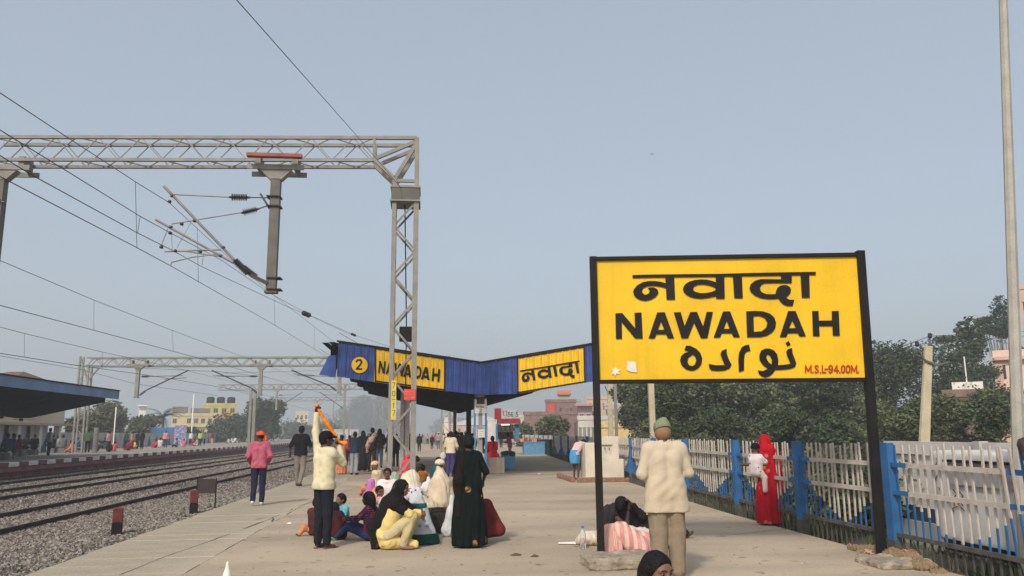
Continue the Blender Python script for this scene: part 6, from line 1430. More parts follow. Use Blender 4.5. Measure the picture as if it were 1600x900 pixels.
    # hair and headwear
    if hair in ('short', 'bun', 'plait', 'long', 'loose', 'crop'):
        P = [ell(hp(0, -.012, .030), V3(.085, .100, .092) * hs_, M)]
        if hair != 'crop': P.append(ell(hp(0, -.045, -.01), V3(.078, .068, .085) * hs_, M))
        if hair == 'bun': P.append(ell(hp(0, -.125, -.01), V3(.045, .04, .045) * hs_, M))
        if hair in ('plait',):
            a = hp(0, -.10, -.04); b0 = J['chest'] + V3(0, -.13, 0) * s; P += [cone(a, (a + b0) / 2 + V3(0, -.01, 0), .034 * s, .028 * s), cone((a + b0) / 2 + V3(0, -.01, 0), b0 + V3(0, -.0, -.1) * s, .026 * s, .014 * s)]
        if hair == 'long': P += [cone(hp(0, -.06, -.02), nk + V3(0, -.06, -.03) * s, .075 * hs_, .07 * s), cone(hp(-.062, -.02, .02), hp(-.075, -.03, -.07), .034 * hs_, .03 * hs_), cone(hp(.062, -.02, .02), hp(.075, -.03, -.07), .034 * hs_, .03 * hs_), cone(hp(-.07, -.04, -.06), nk + V3(-.09, -.03, -.02) * s, .04 * hs_, .045 * s), cone(hp(.07, -.04, -.06), nk + V3(.09, -.03, -.02) * s, .04 * hs_, .045 * s)]
        cuts = [(M @ V3(0, 1, -.55), (M @ V3(0, 1, -.55)) @ hp(0, .058, .040))]
        V, Q = sdf(P, .009 if detail else max(.014, vox * .8), .02, cuts=cuts, mod=wrinkle(.0035, 1.6)); 
        new_obj('hair', mesh_np('hair', smooth_np(V, Q, 1), Q[:, ::-1], HAIR, smooth=True), t)
    if cap is not None: cap(t, hp, M, hs_, s, J)
    if extra is not None: extra(t, J, s, hp, M)
    return t, J, s, hp, M

# garments reused
def veil_fn(m, name='veil', vox=.014, drop=.55, width=.20, open_=.25, depth=.17, amp=.010):
    """cloth over the head falling down the back and shoulders"""
    def f(t, J, s, hp, M):
        nk = J['neck']; P = [ell(hp(0, -.015, .025), V3(.098, .112, .104) * s, M), cone(hp(0, -.05, -.02), nk + V3(0, -.05, -.05) * s, .098 * s, .13 * s), cone(J['shL'] + V3(.02, -.02, 0) * s, J['shR'] + V3(-.02, -.02, 0) * s, .085 * s)]
        bt = nk + V3(0, -.05, 0) * s; P.append(cone(bt + V3(-.06, 0, -.05) * s, bt + V3(-.09, -.02, -drop) * s, .12 * s, .10 * s)); P.append(cone(bt + V3(.06, 0, -.05) * s, bt + V3(.09, -.02, -drop) * s, .12 * s, .10 * s))
        sub = [ell(hp(0, .10, -.02), V3(.062, .07, .095) * s, M)]
        blob(name, P, m, t, vox, .05, 1, mod=wrinkle(amp, .8), sub=sub)
    return f
def shawl(m, name='shawl', vox=.014, drop=.35, amp=.010, infl=1.0):
    def f(t, J, s, hp, M):
        a, c = J['shL'], J['shR']; P = [cone(a, c, .088 * s * infl)]
        for sg, q in ((-1, a), (1, c)): P.append(cone(q, q + V3(-sg * .04, 0, -drop) * s, .090 * s * infl, .105 * s * infl)); P.append(cone(q + V3(-sg * .08, -.03, 0) * s, J['chest'] + V3(sg * .05, -.03, -drop + .1) * s, .105 * s * infl, .12 * s * infl))
        blob(name, P, m, t, vox, .05, 1, mod=wrinkle(amp, .9), cuts=[((0, 0, 1), J['neck'][2] + .03 * s)])
    return f
def multi(*fs):
    def f(*a):
        for q in fs: q(*a)
    return f
def capfn(m, peak=None, name='cap', hi=.03):
    def f(t, hp, M, hs_, s, J):
        P = [ell(hp(0, -.008, hi), V3(.096, .112, .100) * hs_, M)]
        cuts = [(M @ V3(0, .1, -1), (M @ V3(0, .1, -1)) @ hp(0, 0, .002))]
        V, Q = sdf(P, .008, .01, cuts=cuts); new_obj(name, mesh_np(name, smooth_np(V, Q, 1), Q[:, ::-1], m, smooth=True), t)
        if peak is not None:
            d = M @ V3(*peak); d = d / np.linalg.norm(d); c = hp(0, -.008, .040); blob('cap_peak', [cone(c + d * .075 * hs_, c + d * .15 * hs_ + V3(0, 0, -.012) * hs_, .020 * hs_, .016 * hs_), cone(c + d * .11 * hs_ + M @ V3(d[1], -d[0], 0) * .035 * hs_, c + d * .11 * hs_ - M @ V3(d[1], -d[0], 0) * .035 * hs_, .014 * hs_)], m, t, .007, .02, 1)
    return f
def turbanfn(m, tail=False, big=1.0, name='turban'):
    def f(t, hp, M, hs_, s, J):
        P = []
        for k in range(7):
            a = k * PI / 3.5; P.append(cone(hp(.062 * math.cos(a), -.01 + .075 * math.sin(a), .045 + .012 * (k % 2)), hp(.062 * math.cos(a + 1.1), -.01 + .075 * math.sin(a + 1.1), .055), .036 * hs_ * big))
        P.append(ell(hp(0, -.01, .075), V3(.075, .085, .055) * hs_ * big, M))
        if tail: P += [cone(hp(.075, -.05, .03), hp(.11, -.07, -.06), .03 * hs_, .028 * hs_), cone(hp(.11, -.07, -.06), hp(.095, -.08, -.13), .03 * hs_, .015 * hs_)]
        blob(name, P, m, t, .010, .015, 0, mod=wrinkle(.004, 2))
    return f
A = PI  # facing the camera
c_ = cloth
# ---- P3: man with raised arm and orange cloth
O_ = dict(shL=(-.15, .0, 1.41), elL=(-.20, -.02, 1.67), wrL=(-.20, -.02, 1.95), shR=(.165, 0, 1.36), elR=(.17, .20, 1.21), wrR=(.03, .24, 1.46), handL=((0.1, .1, 1), (-1, -.2, 0), 1.1), handR=((-.1, .1, 1), (.4, -1, 0), 1.0), ankL=(-.07, -.03, .085), ankR=(.075, .02, .085), kneeL=(-.08, 0, .5), kneeR=(.08, .02, .5))
p3 = G(503, 857)
M_orange = cloth('orange_sash', (.80, .24, .015), scale=9)
t, J, s, hp, M = person(p3, -.75, 'man in a cream shirt and black cap raising one arm with a stretched orange cloth', 1.62, None, O_, SKIN3, c_('cream_shirt', (.60, .54, .36)), 'long', c_('navy_trousers', (.014, .016, .024)), None, 'short', .84, None, .014, -.35, 0, 0, 2, capfn(c_('black_cap', (.01, .01, .012)), (.35, .8, 0)))
b_ = V3(*J['wrL']) + V3(0, 0, .08) * s; e_ = V3(*J['wrR']) + V3(.0, .0, .06) * s
os_ = MB()
def sash(a, c, w0, w1, par, name='orange_sash', m=M_orange, th=.010):
    P = [cone(a + (c - a) * k / 8 + V3(0, .002 * math.sin(k * 1.3), 0), a + (c - a) * (k + 1) / 8 + V3(0, .002 * math.sin((k + 1) * 1.3), 0), w0 + (w1 - w0) * math.sin(PI * k / 8), w0 + (w1 - w0) * math.sin(PI * (k + 1) / 8)) for k in range(8)]
    return blob(name, P, m, par, .009, .01, 1, mod=lambda Q: .004 * np.sin(Q[..., 0] * 140 + Q[..., 2] * 30))
sw = thing('orange_cloth', 'bright orange twisted cloth held taut between the hands of the man in the black cap', 'cloth', p3, -.75)
sash(b_, e_, .018, .030, sw, 'band'); blob('knot', [ell(b_ + V3(0, 0, .03), (.035, .035, .03)), cone(e_, e_ + V3(.08, .03, -.02), .02, .026), ell(e_ + V3(.10, .03, -.02), (.04, .03, .03))], M_orange, sw, .008, .02, 1, mod=wrinkle(.004, 2))
for q in 'LR':
    f0 = J['ank' + q]; blob('sandal', [cone(f0 + V3(0, -.03, -.075), f0 + V3(-.02 if q == 'L' else .02, .17, -.075), .030, .034)], c_('sandal_brown', (.16, .09, .06)), t, .010, 0, 1, cuts=[((0, 0, 1), .018)])
# ---- P1 pink shirt man
person(G(402, 790), .12, 'man in a pink checked shirt and bright orange turban walking along the platform edge', 1.66, None, dict(kneeL=(-.09, -.01, .50), ankL=(-.10, -.12, .12), toeL=(-.11, .0, .05), kneeR=(.09, .05, .50), ankR=(.085, .04, .085), toeR=(.10, .18, .03), elL=(-.25, -.06, 1.12), wrL=(-.21, .10, .97), elR=(.25, -.06, 1.12), wrR=(.20, .10, .98)), SKIN3,
       spotted('pink_check', (.42, .10, .15), (.30, .06, .10), 40, .35), 'long', c_('navy_denim', (.02, .02, .05)), None, 'crop', .84, mat('white_shoes', (.6, .58, .55), .6), .018, .3, 0, 0, 1, turbanfn(c_('turban_orange', (.75, .09, .02), scale=8), True))
# ---- P2 black T shirt man
person(G(468, 760), -.1, 'man in a black T shirt and grey khaki trousers striding away by the edge strip', 1.86, None, dict(kneeL=(-.10, .06, .50), ankL=(-.10, .12, .09), kneeR=(.08, .02, .50), ankR=(.02, -.10, .10), toeR=(.03, .03, .03), toeL=(-.11, .26, .04), elL=(-.27, -.08, 1.12), wrL=(-.30, .0, .90), elR=(.25, .06, 1.14), wrR=(.22, .22, 1.08)), SKIN3,
       c_('black_tee', (.012, .012, .013)), 'short', c_('khaki_grey', (.22, .19, .155)), None, 'short', .86, c_('brown_shoe', (.09, .06, .045)), .020, .1, 0, 0, 1)
# ---- P4 orange saree woman
M_or = spotted('orange_saree', (.66, .20, .12), (.75, .32, .20), 18, .3)
person(G(533, 741), .1, 'woman in a peach orange saree with a long plait, back turned, by the tracks', 1.56, None, dict(elL=(-.19, .02, 1.12), wrL=(-.12, .18, 1.05), elR=(.21, .02, 1.12), wrR=(.20, .18, 1.15)), SKIN, M_or, 'short', None, (M_or, .03, .22, .19, 9), 'plait', .95, c_('brown_shoe', (.09, .06, .045)), .022, -.1, 0, 0, 1,
       extra=lambda t, J, s, hp, M: blob('saree_end', [cone(J['shL'] + V3(.03, -.05, .02) * s, J['hipL'] + V3(-.06, -.10, -.1) * s, .075 * s, .07 * s), cone(J['hipL'] + V3(-.06, -.1, -.1) * s, J['kneeL'] + V3(-.06, -.12, -.25) * s, .07 * s, .06 * s)], M_or, t, .018, .04, 1, mod=wrinkle(.01)))
# ---- P5..P9 group by the track
person(G(553, 742), -.3, 'person in a dark blue jacket and pale jeans beside the peach orange saree', 1.68, None, dict(elL=(-.2, .05, 1.12), wrL=(-.1, .2, 1.1), elR=(.2, .05, 1.12), wrR=(.1, .2, 1.1)), SKIN3, c_('navy_jacket', (.025, .035, .06)), 'long', c_('pale_jeans', (.27, .29, .33)), None, 'short', .86, c_('black_shoe', (.015, .015, .015)), .022, .5, -.3, 0, 1)
person(G(566, 737), .3, 'dark haired woman in a black cloak standing behind the patterned shawl', 1.74, None, None, SKIN3, c_('black_cloak', (.02, .02, .025)), 'long', None, (c_('black_cloak', (.02, .02, .025)), .05, .2, .17, 7), 'long', .9, None, .03)
person(G(580, 737), -.45, 'person in dark clothes with a beige and maroon patterned shawl over the shoulder', 1.86, None, dict(elL=(-.2, .1, 1.14), wrL=(-.05, .2, 1.2), elR=(.24, .02, 1.14), wrR=(.15, .2, 1.1), kneeR=(.12, -.02, .5), ankR=(.16, -.12, .09), toeR=(.2, .02, .03)), SKIN, c_('black_top', (.02, .018, .018)), 'long', c_('brown_black', (.035, .028, .024)), None, 'bun', .75, c_('brown_shoe', (.09, .06, .045)), .02, 1.0, 0, 0, 1,
       extra=lambda t, J, s, hp, M: blob('patterned_shawl', [cone(J['shR'] + V3(0, -.05, .02) * s, J['chest'] + V3(.05, -.12, -.1) * s, .10 * s), cone(J['shL'], J['shR'], .08 * s), cone(J['chest'] + V3(0, -.1, -.05) * s, J['pel'] + V3(-.1, -.12, .05) * s, .11 * s, .10 * s), cone(J['pel'] + V3(-.1, -.12, .05) * s, J['pel'] + V3(-.14, -.1, -.18) * s, .08 * s, .05 * s)], spotted('shawl_beige', (.42, .32, .25), (.14, .05, .07), 11, .33, (.3, .12, .15)), t, .016, .04, 1, mod=wrinkle(.01)))
person(G(592, 731), .1, 'person in a black jacket and blue jeans, back turned, left of the number plate leg', 1.84, None, dict(elL=(-.24, .03, 1.1), wrL=(-.12, .15, 1.05), elR=(.24, .03, 1.1), wrR=(.2, .18, 1.0)), SKIN3, c_('black_jacket', (.014, .014, .018)), 'long', c_('blue_jeans', (.05, .07, .11)), None, 'long', .84, c_('black_shoe', (.015, .015, .015)), .024, 0, 0, 0, 1)
person(G(609, 739), 1.2, 'man in black seen from the side right behind the number plate leg of the gantry', 1.88, None, dict(elR=(.2, .12, 1.15), wrR=(.1, .25, 1.25)), SKIN3, c_('black_coat', (.013, .012, .014)), 'long', c_('black_trousers', (.015, .015, .018)), None, 'short', .80, c_('black_shoe', (.015, .015, .015)), .022, .1, .1, 0, 1)
person(G(618, 730), .2, 'person in a black coat half hidden between the gantry legs', 1.60, None, None, SKIN3, c_('black_coat', (.013, .012, .014)), 'long', c_('black_trousers', (.015, .015, .018)), None, 'short', .80, None, .03)
person(G(632, 706), .0, 'far person in black seen between the gantry legs', 1.62, None, None, SKIN3, c_('black_coat', (.013, .012, .014)), 'long', c_('black_trousers', (.015, .015, .018)), None, 'short', .7, None, .04)
person(G(655, 706), .0, 'far person in black just right of the gantry column', 1.60, None, None, SKIN3, c_('black_coat', (.013, .012, .014)), 'long', c_('black_trousers', (.015, .015, .018)), None, 'short', .7, None, .04)
person(G(660, 690), .0, 'tiny far person in a maroon top and pale trousers down the platform', 1.65, None, None, SKIN, c_('maroon_top', (.14, .02, .035)), 'long', c_('grey_pants', (.3, .28, .27)), None, 'short', .86, None, .05)
person(G(675, 702), .1, 'small far person in black walking on the shaded platform', 1.45, None, dict(kneeL=(-.08, .06, .5), ankR=(.09, -.12, .12)), SKIN3, c_('black_coat', (.013, .012, .014)), 'long', c_('black_trousers', (.015, .015, .018)), None, 'short', .8, None, .04)
person(G(685, 702), .0, 'far man in a plaid shirt and white cap walking away', 1.75, None, dict(kneeL=(-.08, .06, .5), ankR=(.09, -.12, .12)), SKIN3, striped('plaid_far', (.16, .12, .14), (.4, .34, .34), 14, 'X', .6, (.3, .25, .26)), 'long', c_('grey_dark', (.10, .09, .10)), None, None, .84, None, .035, cap=turbanfn(c_('cap_white', (.55, .52, .48))))
person(G(681, 697), .0, 'far person in red right behind the plaid shirt', 1.7, None, None, SKIN3, c_('red_far', (.45, .03, .05)), 'long', c_('grey_dark', (.10, .09, .10)), None, 'short', .84, None, .045)
person(G(691, 697), .0, 'far person in pale clothes beside the plaid shirt', 1.65, None, None, SKIN3, c_('pale_far', (.42, .36, .33)), 'long', c_('pale_far', (.42, .36, .33)), None, 'short', .84, None, .045)
# ---- cream jacket man, dark people near the column
person(G(704, 745), -.35, 'man in a cream jacket and purple trousers holding a white bag near the canopy column', 1.66, None, dict(elL=(-.24, .03, 1.12), wrL=(-.26, .16, .95), elR=(.24, .05, 1.12), wrR=(.2, .16, 1.0)), SKIN3, c_('cream_jacket', (.58, .50, .36)), 'long', c_('purple_trousers', (.05, .04, .16)), None, 'short', .86, c_('black_shoe', (.015, .015, .015)), .02, .4, 0, 0, 1)
blob('white_bag', [ell((0, 0, .2), (.11, .07, .14))], c_('bag_white', (.6, .56, .5)), None, .02, 0, 1, mod=wrinkle(.01)).location = G(692, 745) + Vector((0, 0, .55)); tag(bpy.data.objects['white_bag'], 'small white bag hanging from the hand of the man in the cream jacket', 'bag')
person(G(712, 733), .0, 'dark clothed person behind the man in the cream jacket', 1.72, None, None, SKIN3, c_('black_coat', (.013, .012, .014)), 'long', c_('black_trousers', (.015, .015, .018)), None, 'short', .86, None, .03)
person(G(721, 735), .3, 'person in a maroon brown coat left of the canopy column', 1.65, None, None, SKIN3, c_('maroon_brown', (.07, .03, .03)), 'long', c_('black_trousers', (.015, .015, .018)), None, 'short', .80, None, .03)
person(G(727, 716), .0, 'person with a white head cloth behind the canopy column group', 1.72, None, None, SKIN3, c_('dark_grey', (.05, .05, .06)), 'long', c_('black_trousers', (.015, .015, .018)), None, None, .80, None, .035, cap=turbanfn(c_('cap_white', (.55, .52, .48))))
person(G(733, 712), .0, 'person in a navy top at the edge of the canopy column', 1.68, None, None, SKIN3, c_('navy_top', (.03, .04, .08)), 'long', c_('black_trousers', (.015, .015, .018)), None, 'short', .80, None, .035)
person(G(797, 722) , 1.35, 'person in a pinkish red shirt and grey trousers leaning at the stall counter', 1.60, None, dict(head=(0, .12, 1.52), chest=(0, .06, 1.25), neck=(0, .08, 1.40), shL=(-.16, .06, 1.34), shR=(.16, .06, 1.34), elL=(-.2, .2, 1.12), wrL=(-.1, .38, 1.15), elR=(.2, .2, 1.12), wrR=(.1, .38, 1.15)), SKIN3, c_('pink_red', (.45, .10, .12)), 'long', c_('grey_pants', (.3, .28, .27)), None, 'short', .84, None, .028)
person(G(753, 715), .6, 'dark haired person in black seen behind the blue posts', 1.55, None, None, SKIN3, c_('black_coat', (.013, .012, .014)), 'long', c_('black_trousers', (.015, .015, .018)), None, 'short', .84, None, .035)
# red woman seated on bench
q = G(773, 740) + Vector((-.05, .45, .62)); M_rsit = c_('red_seated', (.52, .015, .02))
person(q - Vector((0, 0, .0)), .25, 'woman in a bright red top with a plait sitting on the concrete bench', 1.55, SIT, None, SKIN, M_rsit, 'long', None, (M_rsit, .0, .30, .30, 7, .26), 'plait', 0, None, .022, .2, 0, 0, 1)
person(G(757, 742) + Vector((.0, .55, .35)), .3, 'child in a pale top sitting beside the red woman at the column foot', 1.1, SIT, None, SKIN, c_('pale_blue_top', (.42, .48, .52)), 'short', c_('black_trousers', (.015, .015, .018)), None, 'short', 0, None, .02, 1.6, 0, 0, 1, child=True)
# ---- P13 dark green saree woman
M_gs = spotted('green_saree', (.0045, .0095, .009), (.006, .014, .013), 5, .2)
M_gs2 = spotted('green_saree_flowers', (.0045, .009, .0085), (.30, .13, .04), 4.6, .20, (.05, .05, .02)); M_gs3 = spotted('green_saree_brown', (.014, .009, .008), (.006, .011, .010), 4, .35)
def gsx(t, J, s, hp, M):
    blob('saree_end', [cone(J['shL'] + V3(.02, -.03, .02) * s, J['shL'] + V3(-.04, -.08, -.35) * s, .050 * s, .085 * s), cone(J['shL'] + V3(-.04, -.08, -.35) * s, J['kneeL'] + V3(-.06, -.13, -.02) * s, .085 * s, .065 * s)], M_gs3, t, .013, .04, 1, mod=wrinkle(.012, .9))
    blob('saree_end', [cone(J['shR'] + V3(-.03, -.03, .02) * s, J['shR'] + V3(-.02, -.10, -.40) * s, .050 * s, .070 * s), cone(J['shR'] + V3(-.02, -.1, -.40) * s, J['kneeR'] + V3(-.03, -.14, .0) * s, .075 * s, .060 * s)], M_gs, t, .013, .04, 1, mod=wrinkle(.012, .9))
    b = MB(); b.lathe([(.0, 0), (.018, .002), (0, .01)], hp(0, -.16, -.12), 6); 
person(G(733, 855), .05, 'woman standing in a long blackish green saree with orange flowers near its hem', 1.55, None, dict(shL=(-.135, -.01, 1.35), shR=(.135, -.01, 1.35), neck=(0, -.01, 1.42), elL=(-.20, .04, 1.12), wrL=(-.1, .22, 1.0), elR=(.255, -.02, 1.12), wrR=(.24, .16, .98), handR=((0, .3, -.6), (1, 0, .2), .5)), SKIN3, M_gs, 'short', None, (M_gs2, .03, .26, .21, 11), 'bun', .95, c_('grey_slipper', (.14, .13, .11)), .015, -.15, .1, 0, 2, extra=gsx, slim=1.02, headmul=1.0)
# ---- P16 bending man in pink and blue
person(G(901, 750), -.9, 'man in a pale pink shirt and blue lungi bending over the water taps', 1.62, None, dict(pel=(0, -.08, .90), hipL=(-.085, -.06, .88), hipR=(.085, -.06, .88), waist=(0, .02, 1.02), chest=(0, .16, 1.18), neck=(0, .30, 1.27), head=(0, .42, 1.28), shL=(-.155, .26, 1.22), shR=(.155, .26, 1.22), elL=(-.17, .38, .98), elR=(.17, .38, .98), wrL=(-.10, .46, .78), wrR=(.10, .46, .78)), SKIN3,
       c_('pale_pink', (.58, .42, .42)), 'long', None, (c_('blue_lungi', (.06, .26, .48)), .56, .17, .16, 5), 'short', .86, None, .02, 0, -.9, 0, 1)
# ---- P17 old man in cream kurta and knitted cap
def knit(t, hp, M, hs_, s, J):
    m = striped('knit_green', (.10, .13, .06), (.30, .33, .22), 55, 'X', .62)
    V, Q = sdf([ell(hp(0, 0, .045), V3(.092, .108, .105) * hs_, M), ell(hp(.02, -.01, .135), V3(.03, .03, .025) * hs_, M)], .007, .04, cuts=[(M @ V3(0, -.45, -1), (M @ V3(0, -.45, -1)) @ hp(0, 0, .022))], mod=lambda P: .0018 * np.sin(P[..., 0] * 260)); new_obj('knitted_cap', mesh_np('knitted_cap', smooth_np(V, Q, 1), Q[:, ::-1], m, smooth=True), t)
    m2 = striped('knit_brown', (.27, .17, .095), (.20, .12, .065), 30, 'Z', .5)
    V, Q = sdf([ell(hp(0, -.012, -.005), V3(.088, .102, .092) * hs_, M)], .008, .02, cuts=[(M @ V3(0, 1, 0), (M @ V3(0, 1, 0)) @ hp(0, .05, 0)), (M @ V3(0, 0, -1), (M @ V3(0, 0, -1)) @ hp(0, 0, -.075))]); new_obj('inner_cap', mesh_np('inner_cap', smooth_np(V, Q, 1), Q[:, ::-1], m2, smooth=True), t)
M_kur = cloth('kurta_cream', (.50, .42, .315), bump=.18, col2=(.44, .345, .245), mix=.36, scale=1.6)
person(G(1046, 906), .02, 'old man in a long cream kurta and green knitted cap under the name board', 1.70, None, dict(elL=(-.265, -.02, 1.10), wrL=(-.16, .17, 1.05), elR=(.265, .0, 1.11), wrR=(.16, .19, 1.10), shL=(-.185, -.01, 1.37), shR=(.185, -.01, 1.37), kneeL=(-.10, .0, .5), kneeR=(.10, .0, .5), head=(0, .035, 1.545), neck=(0, .0, 1.425)), SKIN3, M_kur, 'long', c_('old_trousers', (.235, .185, .13), col2=(.20, .155, .105), mix=.4), None, None, .7, c_('brown_shoe', (.09, .06, .045)), .013, .12, 0, 0, 1, cap=knit, long_top=.70, slim=.99, bag=1.40, headmul=1.02, collar=M_kur)
# ---- P18 red saree woman with baby
M_rs = spotted('red_saree', (.40, .008, .018), (.50, .14, .10), 7, .22, (.34, .20, .08))
def rsx(t, J, s, hp, M):
    veil_fn(M_rs, 'saree_veil', .013, .66, amp=.014)(t, J, s, hp, M)
    blob('saree_end', [cone(J['shR'] + V3(.0, -.04, -.05) * s, J['shR'] + V3(.06, -.08, -.45) * s, .085 * s, .08 * s), cone(J['shR'] + V3(.06, -.08, -.45) * s, J['shR'] + V3(.09, -.06, -.75) * s, .06 * s, .03 * s)], M_rs, t, .014, .03, 1, mod=wrinkle(.012))
rp = G(1203, 820)
person(rp, .12, 'woman with a bright red saree over her head carrying a baby by the fence', 1.50, None, dict(elL=(-.22, .08, 1.12), wrL=(-.34, .16, 1.12), elR=(.2, .05, 1.12), wrR=(-.05, .24, 1.1)), SKIN3, M_rs, 'short', None, (M_rs, .03, .23, .20, 9), 'crop', .95, c_('brown_shoe', (.09, .06, .045)), .014, -.3, 0, 0, 1, extra=rsx)
bp_ = rp + Vector((-.22, -.10, .64))
person(bp_, -1.0, 'baby in a white printed top and black knitted hat carried by the red saree woman', .92, SIT, dict(pel=(0, 0, .42), hipL=(-.10, .02, .42), hipR=(.10, .02, .42), kneeL=(-.16, .2, .36), kneeR=(.20, .12, .26), ankL=(-.12, .22, .05), ankR=(.22, .08, -.14), toeL=(-.12, .34, .02), toeR=(.24, .2, -.20), waist=(0, 0, .58), chest=(0, .0, .78), neck=(0, .0, .94), head=(0, .02, 1.15), shL=(-.17, 0, .88), shR=(.17, 0, .88), elL=(-.26, .12, .72), elR=(.24, .14, .74), wrL=(-.2, .3, .74), wrR=(.16, .32, .78)), SKIN2,
       spotted('baby_print', (.62, .55, .56), (.10, .10, .30), 13, .22), 'long', c_('baby_pants', (.62, .50, .46)), None, None, .5, None, .013, .4, 0, 0, 1, capfn(c_('black_knit', (.010, .010, .012)), None, 'knitted_hat', .02), child=True, slim=1.25, headmul=1.22)
# ---- P19 reclining person in dark shawl behind the sign footing
RP = dict(pel=(.25, .10, .14), hipL=(.25, .0, .14), hipR=(.27, .18, .15), kneeL=(.62, -.06, .24), kneeR=(.60, .20, .30), ankL=(.98, -.12, .07), ankR=(.95, .10, .07), toeL=(1.08, -.14, .1), toeR=(1.05, .1, .1), waist=(.08, .08, .24), chest=(-.08, .05, .36), neck=(-.10, -.06, .48), head=(-.06, -.20, .55), shL=(-.20, -.08, .40), shR=(.06, .12, .44), elL=(-.02, -.32, .22), elR=(.28, -.10, .36), wrL=(.02, -.30, .44), wrR=(.08, -.24, .56))
def rcx(t, J, s, hp, M):
    blob('hair', [ell(J['head'] + V3(-.01, -.035, .025), (.098, .088, .092)), ell(J['head'] + V3(-.03, -.05, -.03), (.08, .07, .08))], HAIR, t, .01, .03, 1, mod=wrinkle(.004, 2))
    blob('dark_shawl', [cone(J['shL'], J['shR'], .13), cone(J['chest'], J['pel'], .17, .15), cone(J['shL'] + V3(-.05, 0, -.02), J['shL'] + V3(-.10, .0, -.22), .13, .12), cone(J['pel'], (J['kneeL'] + J['kneeR']) / 2, .15, .11), cone(J['shR'], J['elR'], .085, .07), cone(J['elR'], J['wrR'] * .8 + J['elR'] * .2, .06, .045)], cloth('shawl_charcoal', (.028, .026, .027), bump=.4), t, .013, .05, 1, mod=wrinkle(.012, 1.0))
person(G(974, 842), 0.0, 'person curled on the ground in a charcoal shawl, one hand on the head', 1.6, None, RP, SKIN3, None, 'long', c_('dark_wrap', (.02, .016, .018)), None, None, 0, None, .014, 2.9, .8, 0, 2, extra=rcx)
# pink blanket bundle
M_pb = striped('pink_blanket', (.62, .27, .25), (.66, .46, .38), 3.2, 'X', .55)
p = G(985, 873); bl_ = thing('pink_blanket', 'pink and cream striped blanket heaped over bundles in front of the reclining person', 'blanket', p)
blob('blanket', [cone((-.06, .45, .22), (-.08, .12, .30), .13, .11), cone((-.08, .12, .30), (.14, -.02, .10), .13, .12), cone((-.06, .45, .20), (.30, .30, .14), .15, .14), cone((.05, .1, .2), (.28, .1, .06), .15, .1)], M_pb, bl_, .013, .06, 1, mod=wrinkle(.012, .9))
P = []
for k in range(9): x = -.30 + k * .026; P.append(cone((x, .08 + .02 * math.sin(k * 2), .34), (x - .02 + .02 * math.sin(k * 3), -.05 - .01 * (k % 3), .05 + .02 * (k % 2)), .022, .016))
blob('fringed_end', P + [cone((-.26, .12, .36), (-.08, .12, .38), .05)], striped('blanket_end', (.60, .42, .33), (.55, .20, .2), 16, 'X', .6), bl_, .011, .02, 1)
blob('orange_print', [cone((.02, .06, .27), (.10, -.10, .10), .045, .04), cone((.10, -.10, .10), (.16, -.14, .02), .04, .03)], spotted('orange_print', (.55, .22, .06), (.35, .30, .05), 20, .35, (.5, .08, .04)), bl_, .012, .02, 1)
blob('white_sheet', [cone((.30, .42, .20), (.50, .20, .08), .12, .10), cone((.12, .48, .26), (.34, .44, .22), .08)], cloth('sheet_white', (.60, .54, .50)), bl_, .014, .04, 1, mod=wrinkle(.012))
o = blob('cream_sack', [ell((0, 0, .09), (.20, .15, .10)), ell((-.14, .03, .06), (.08, .08, .06))], cloth('sack_cream', (.60, .52, .42)), None, .013, .04, 1, mod=wrinkle(.012)); o.location = G(938, 858, .0) + Vector((-.04, .42, 0)); tag(o, 'crumpled cream cloth sack by the foot of the left board post', 'sack')
o = blob('orange_bag', [ell((0, 0, .09), (.09, .07, .10))], spotted('bag_orange', (.35, .06, .02), (.6, .25, .04), 22, .3), None, .012, .03, 1); o.location = G(953, 857) + Vector((.02, .35, 0)); tag(o, 'small orange and red printed bag right of the left board post', 'bag')
b = MB(); b.add([(-.34, -.02, .012), (.16, -.10, .008), (.22, .12, .01), (-.30, .10, .02), (-.1, 0, .035)], [(0, 1, 4), (1, 2, 4), (2, 3, 4), (3, 0, 4)]); o = b.build('white_sheet_of_plastic', M_white, None, G(908, 850)); tag(o, 'flat white plastic sheet on the ground left of the water bottle', 'plastic sheet')
# bottle
t = thing('water_bottle', 'clear plastic water bottle with a blue cap left of the board post', 'bottle', G(911, 858))
bm_ = bpy.data.materials.new('bottle_plastic'); bm_.use_nodes = True; bn = bm_.node_tree.nodes['Principled BSDF']; bn.inputs['Transmission Weight'].default_value = .85; bn.inputs['Base Color'].default_value = (.8, .85, .86, 1); bn.inputs['Roughness'].default_value = .12; bn.inputs['IOR'].default_value = 1.2
nz = bm_.node_tree.nodes.new('ShaderNodeTexNoise'); nz.inputs['Scale'].default_value = 60; bq = bm_.node_tree.nodes.new('ShaderNodeBump'); bq.inputs['Strength'].default_value = .3; bm_.node_tree.links.new(nz.outputs[0], bq.inputs['Height']); bm_.node_tree.links.new(bq.outputs[0], bn.inputs['Normal'])
b = MB(); b.lathe([(.036, 0), (.042, .01), (.040, .06), (.043, .08), (.040, .10), (.043, .12), (.041, .16), (.042, .19), (.030, .23), (.015, .26), (.015, .275)], (0, 0, 0), 14); b.build('body', bm_, t)
b = MB(); b.lathe([(.018, .276), (.018, .298), (.014, .302)], (0, 0, 0), 12); b.build('cap', mat('cap_blue', (.05, .12, .45), .5), t); b = MB(); b.lathe([(.0435, .085), (.0445, .09), (.0445, .135), (.0435, .14)], (0, 0, 0), 14); b.build('label_band', mat('label_red', (.5, .35, .34), .5), t)
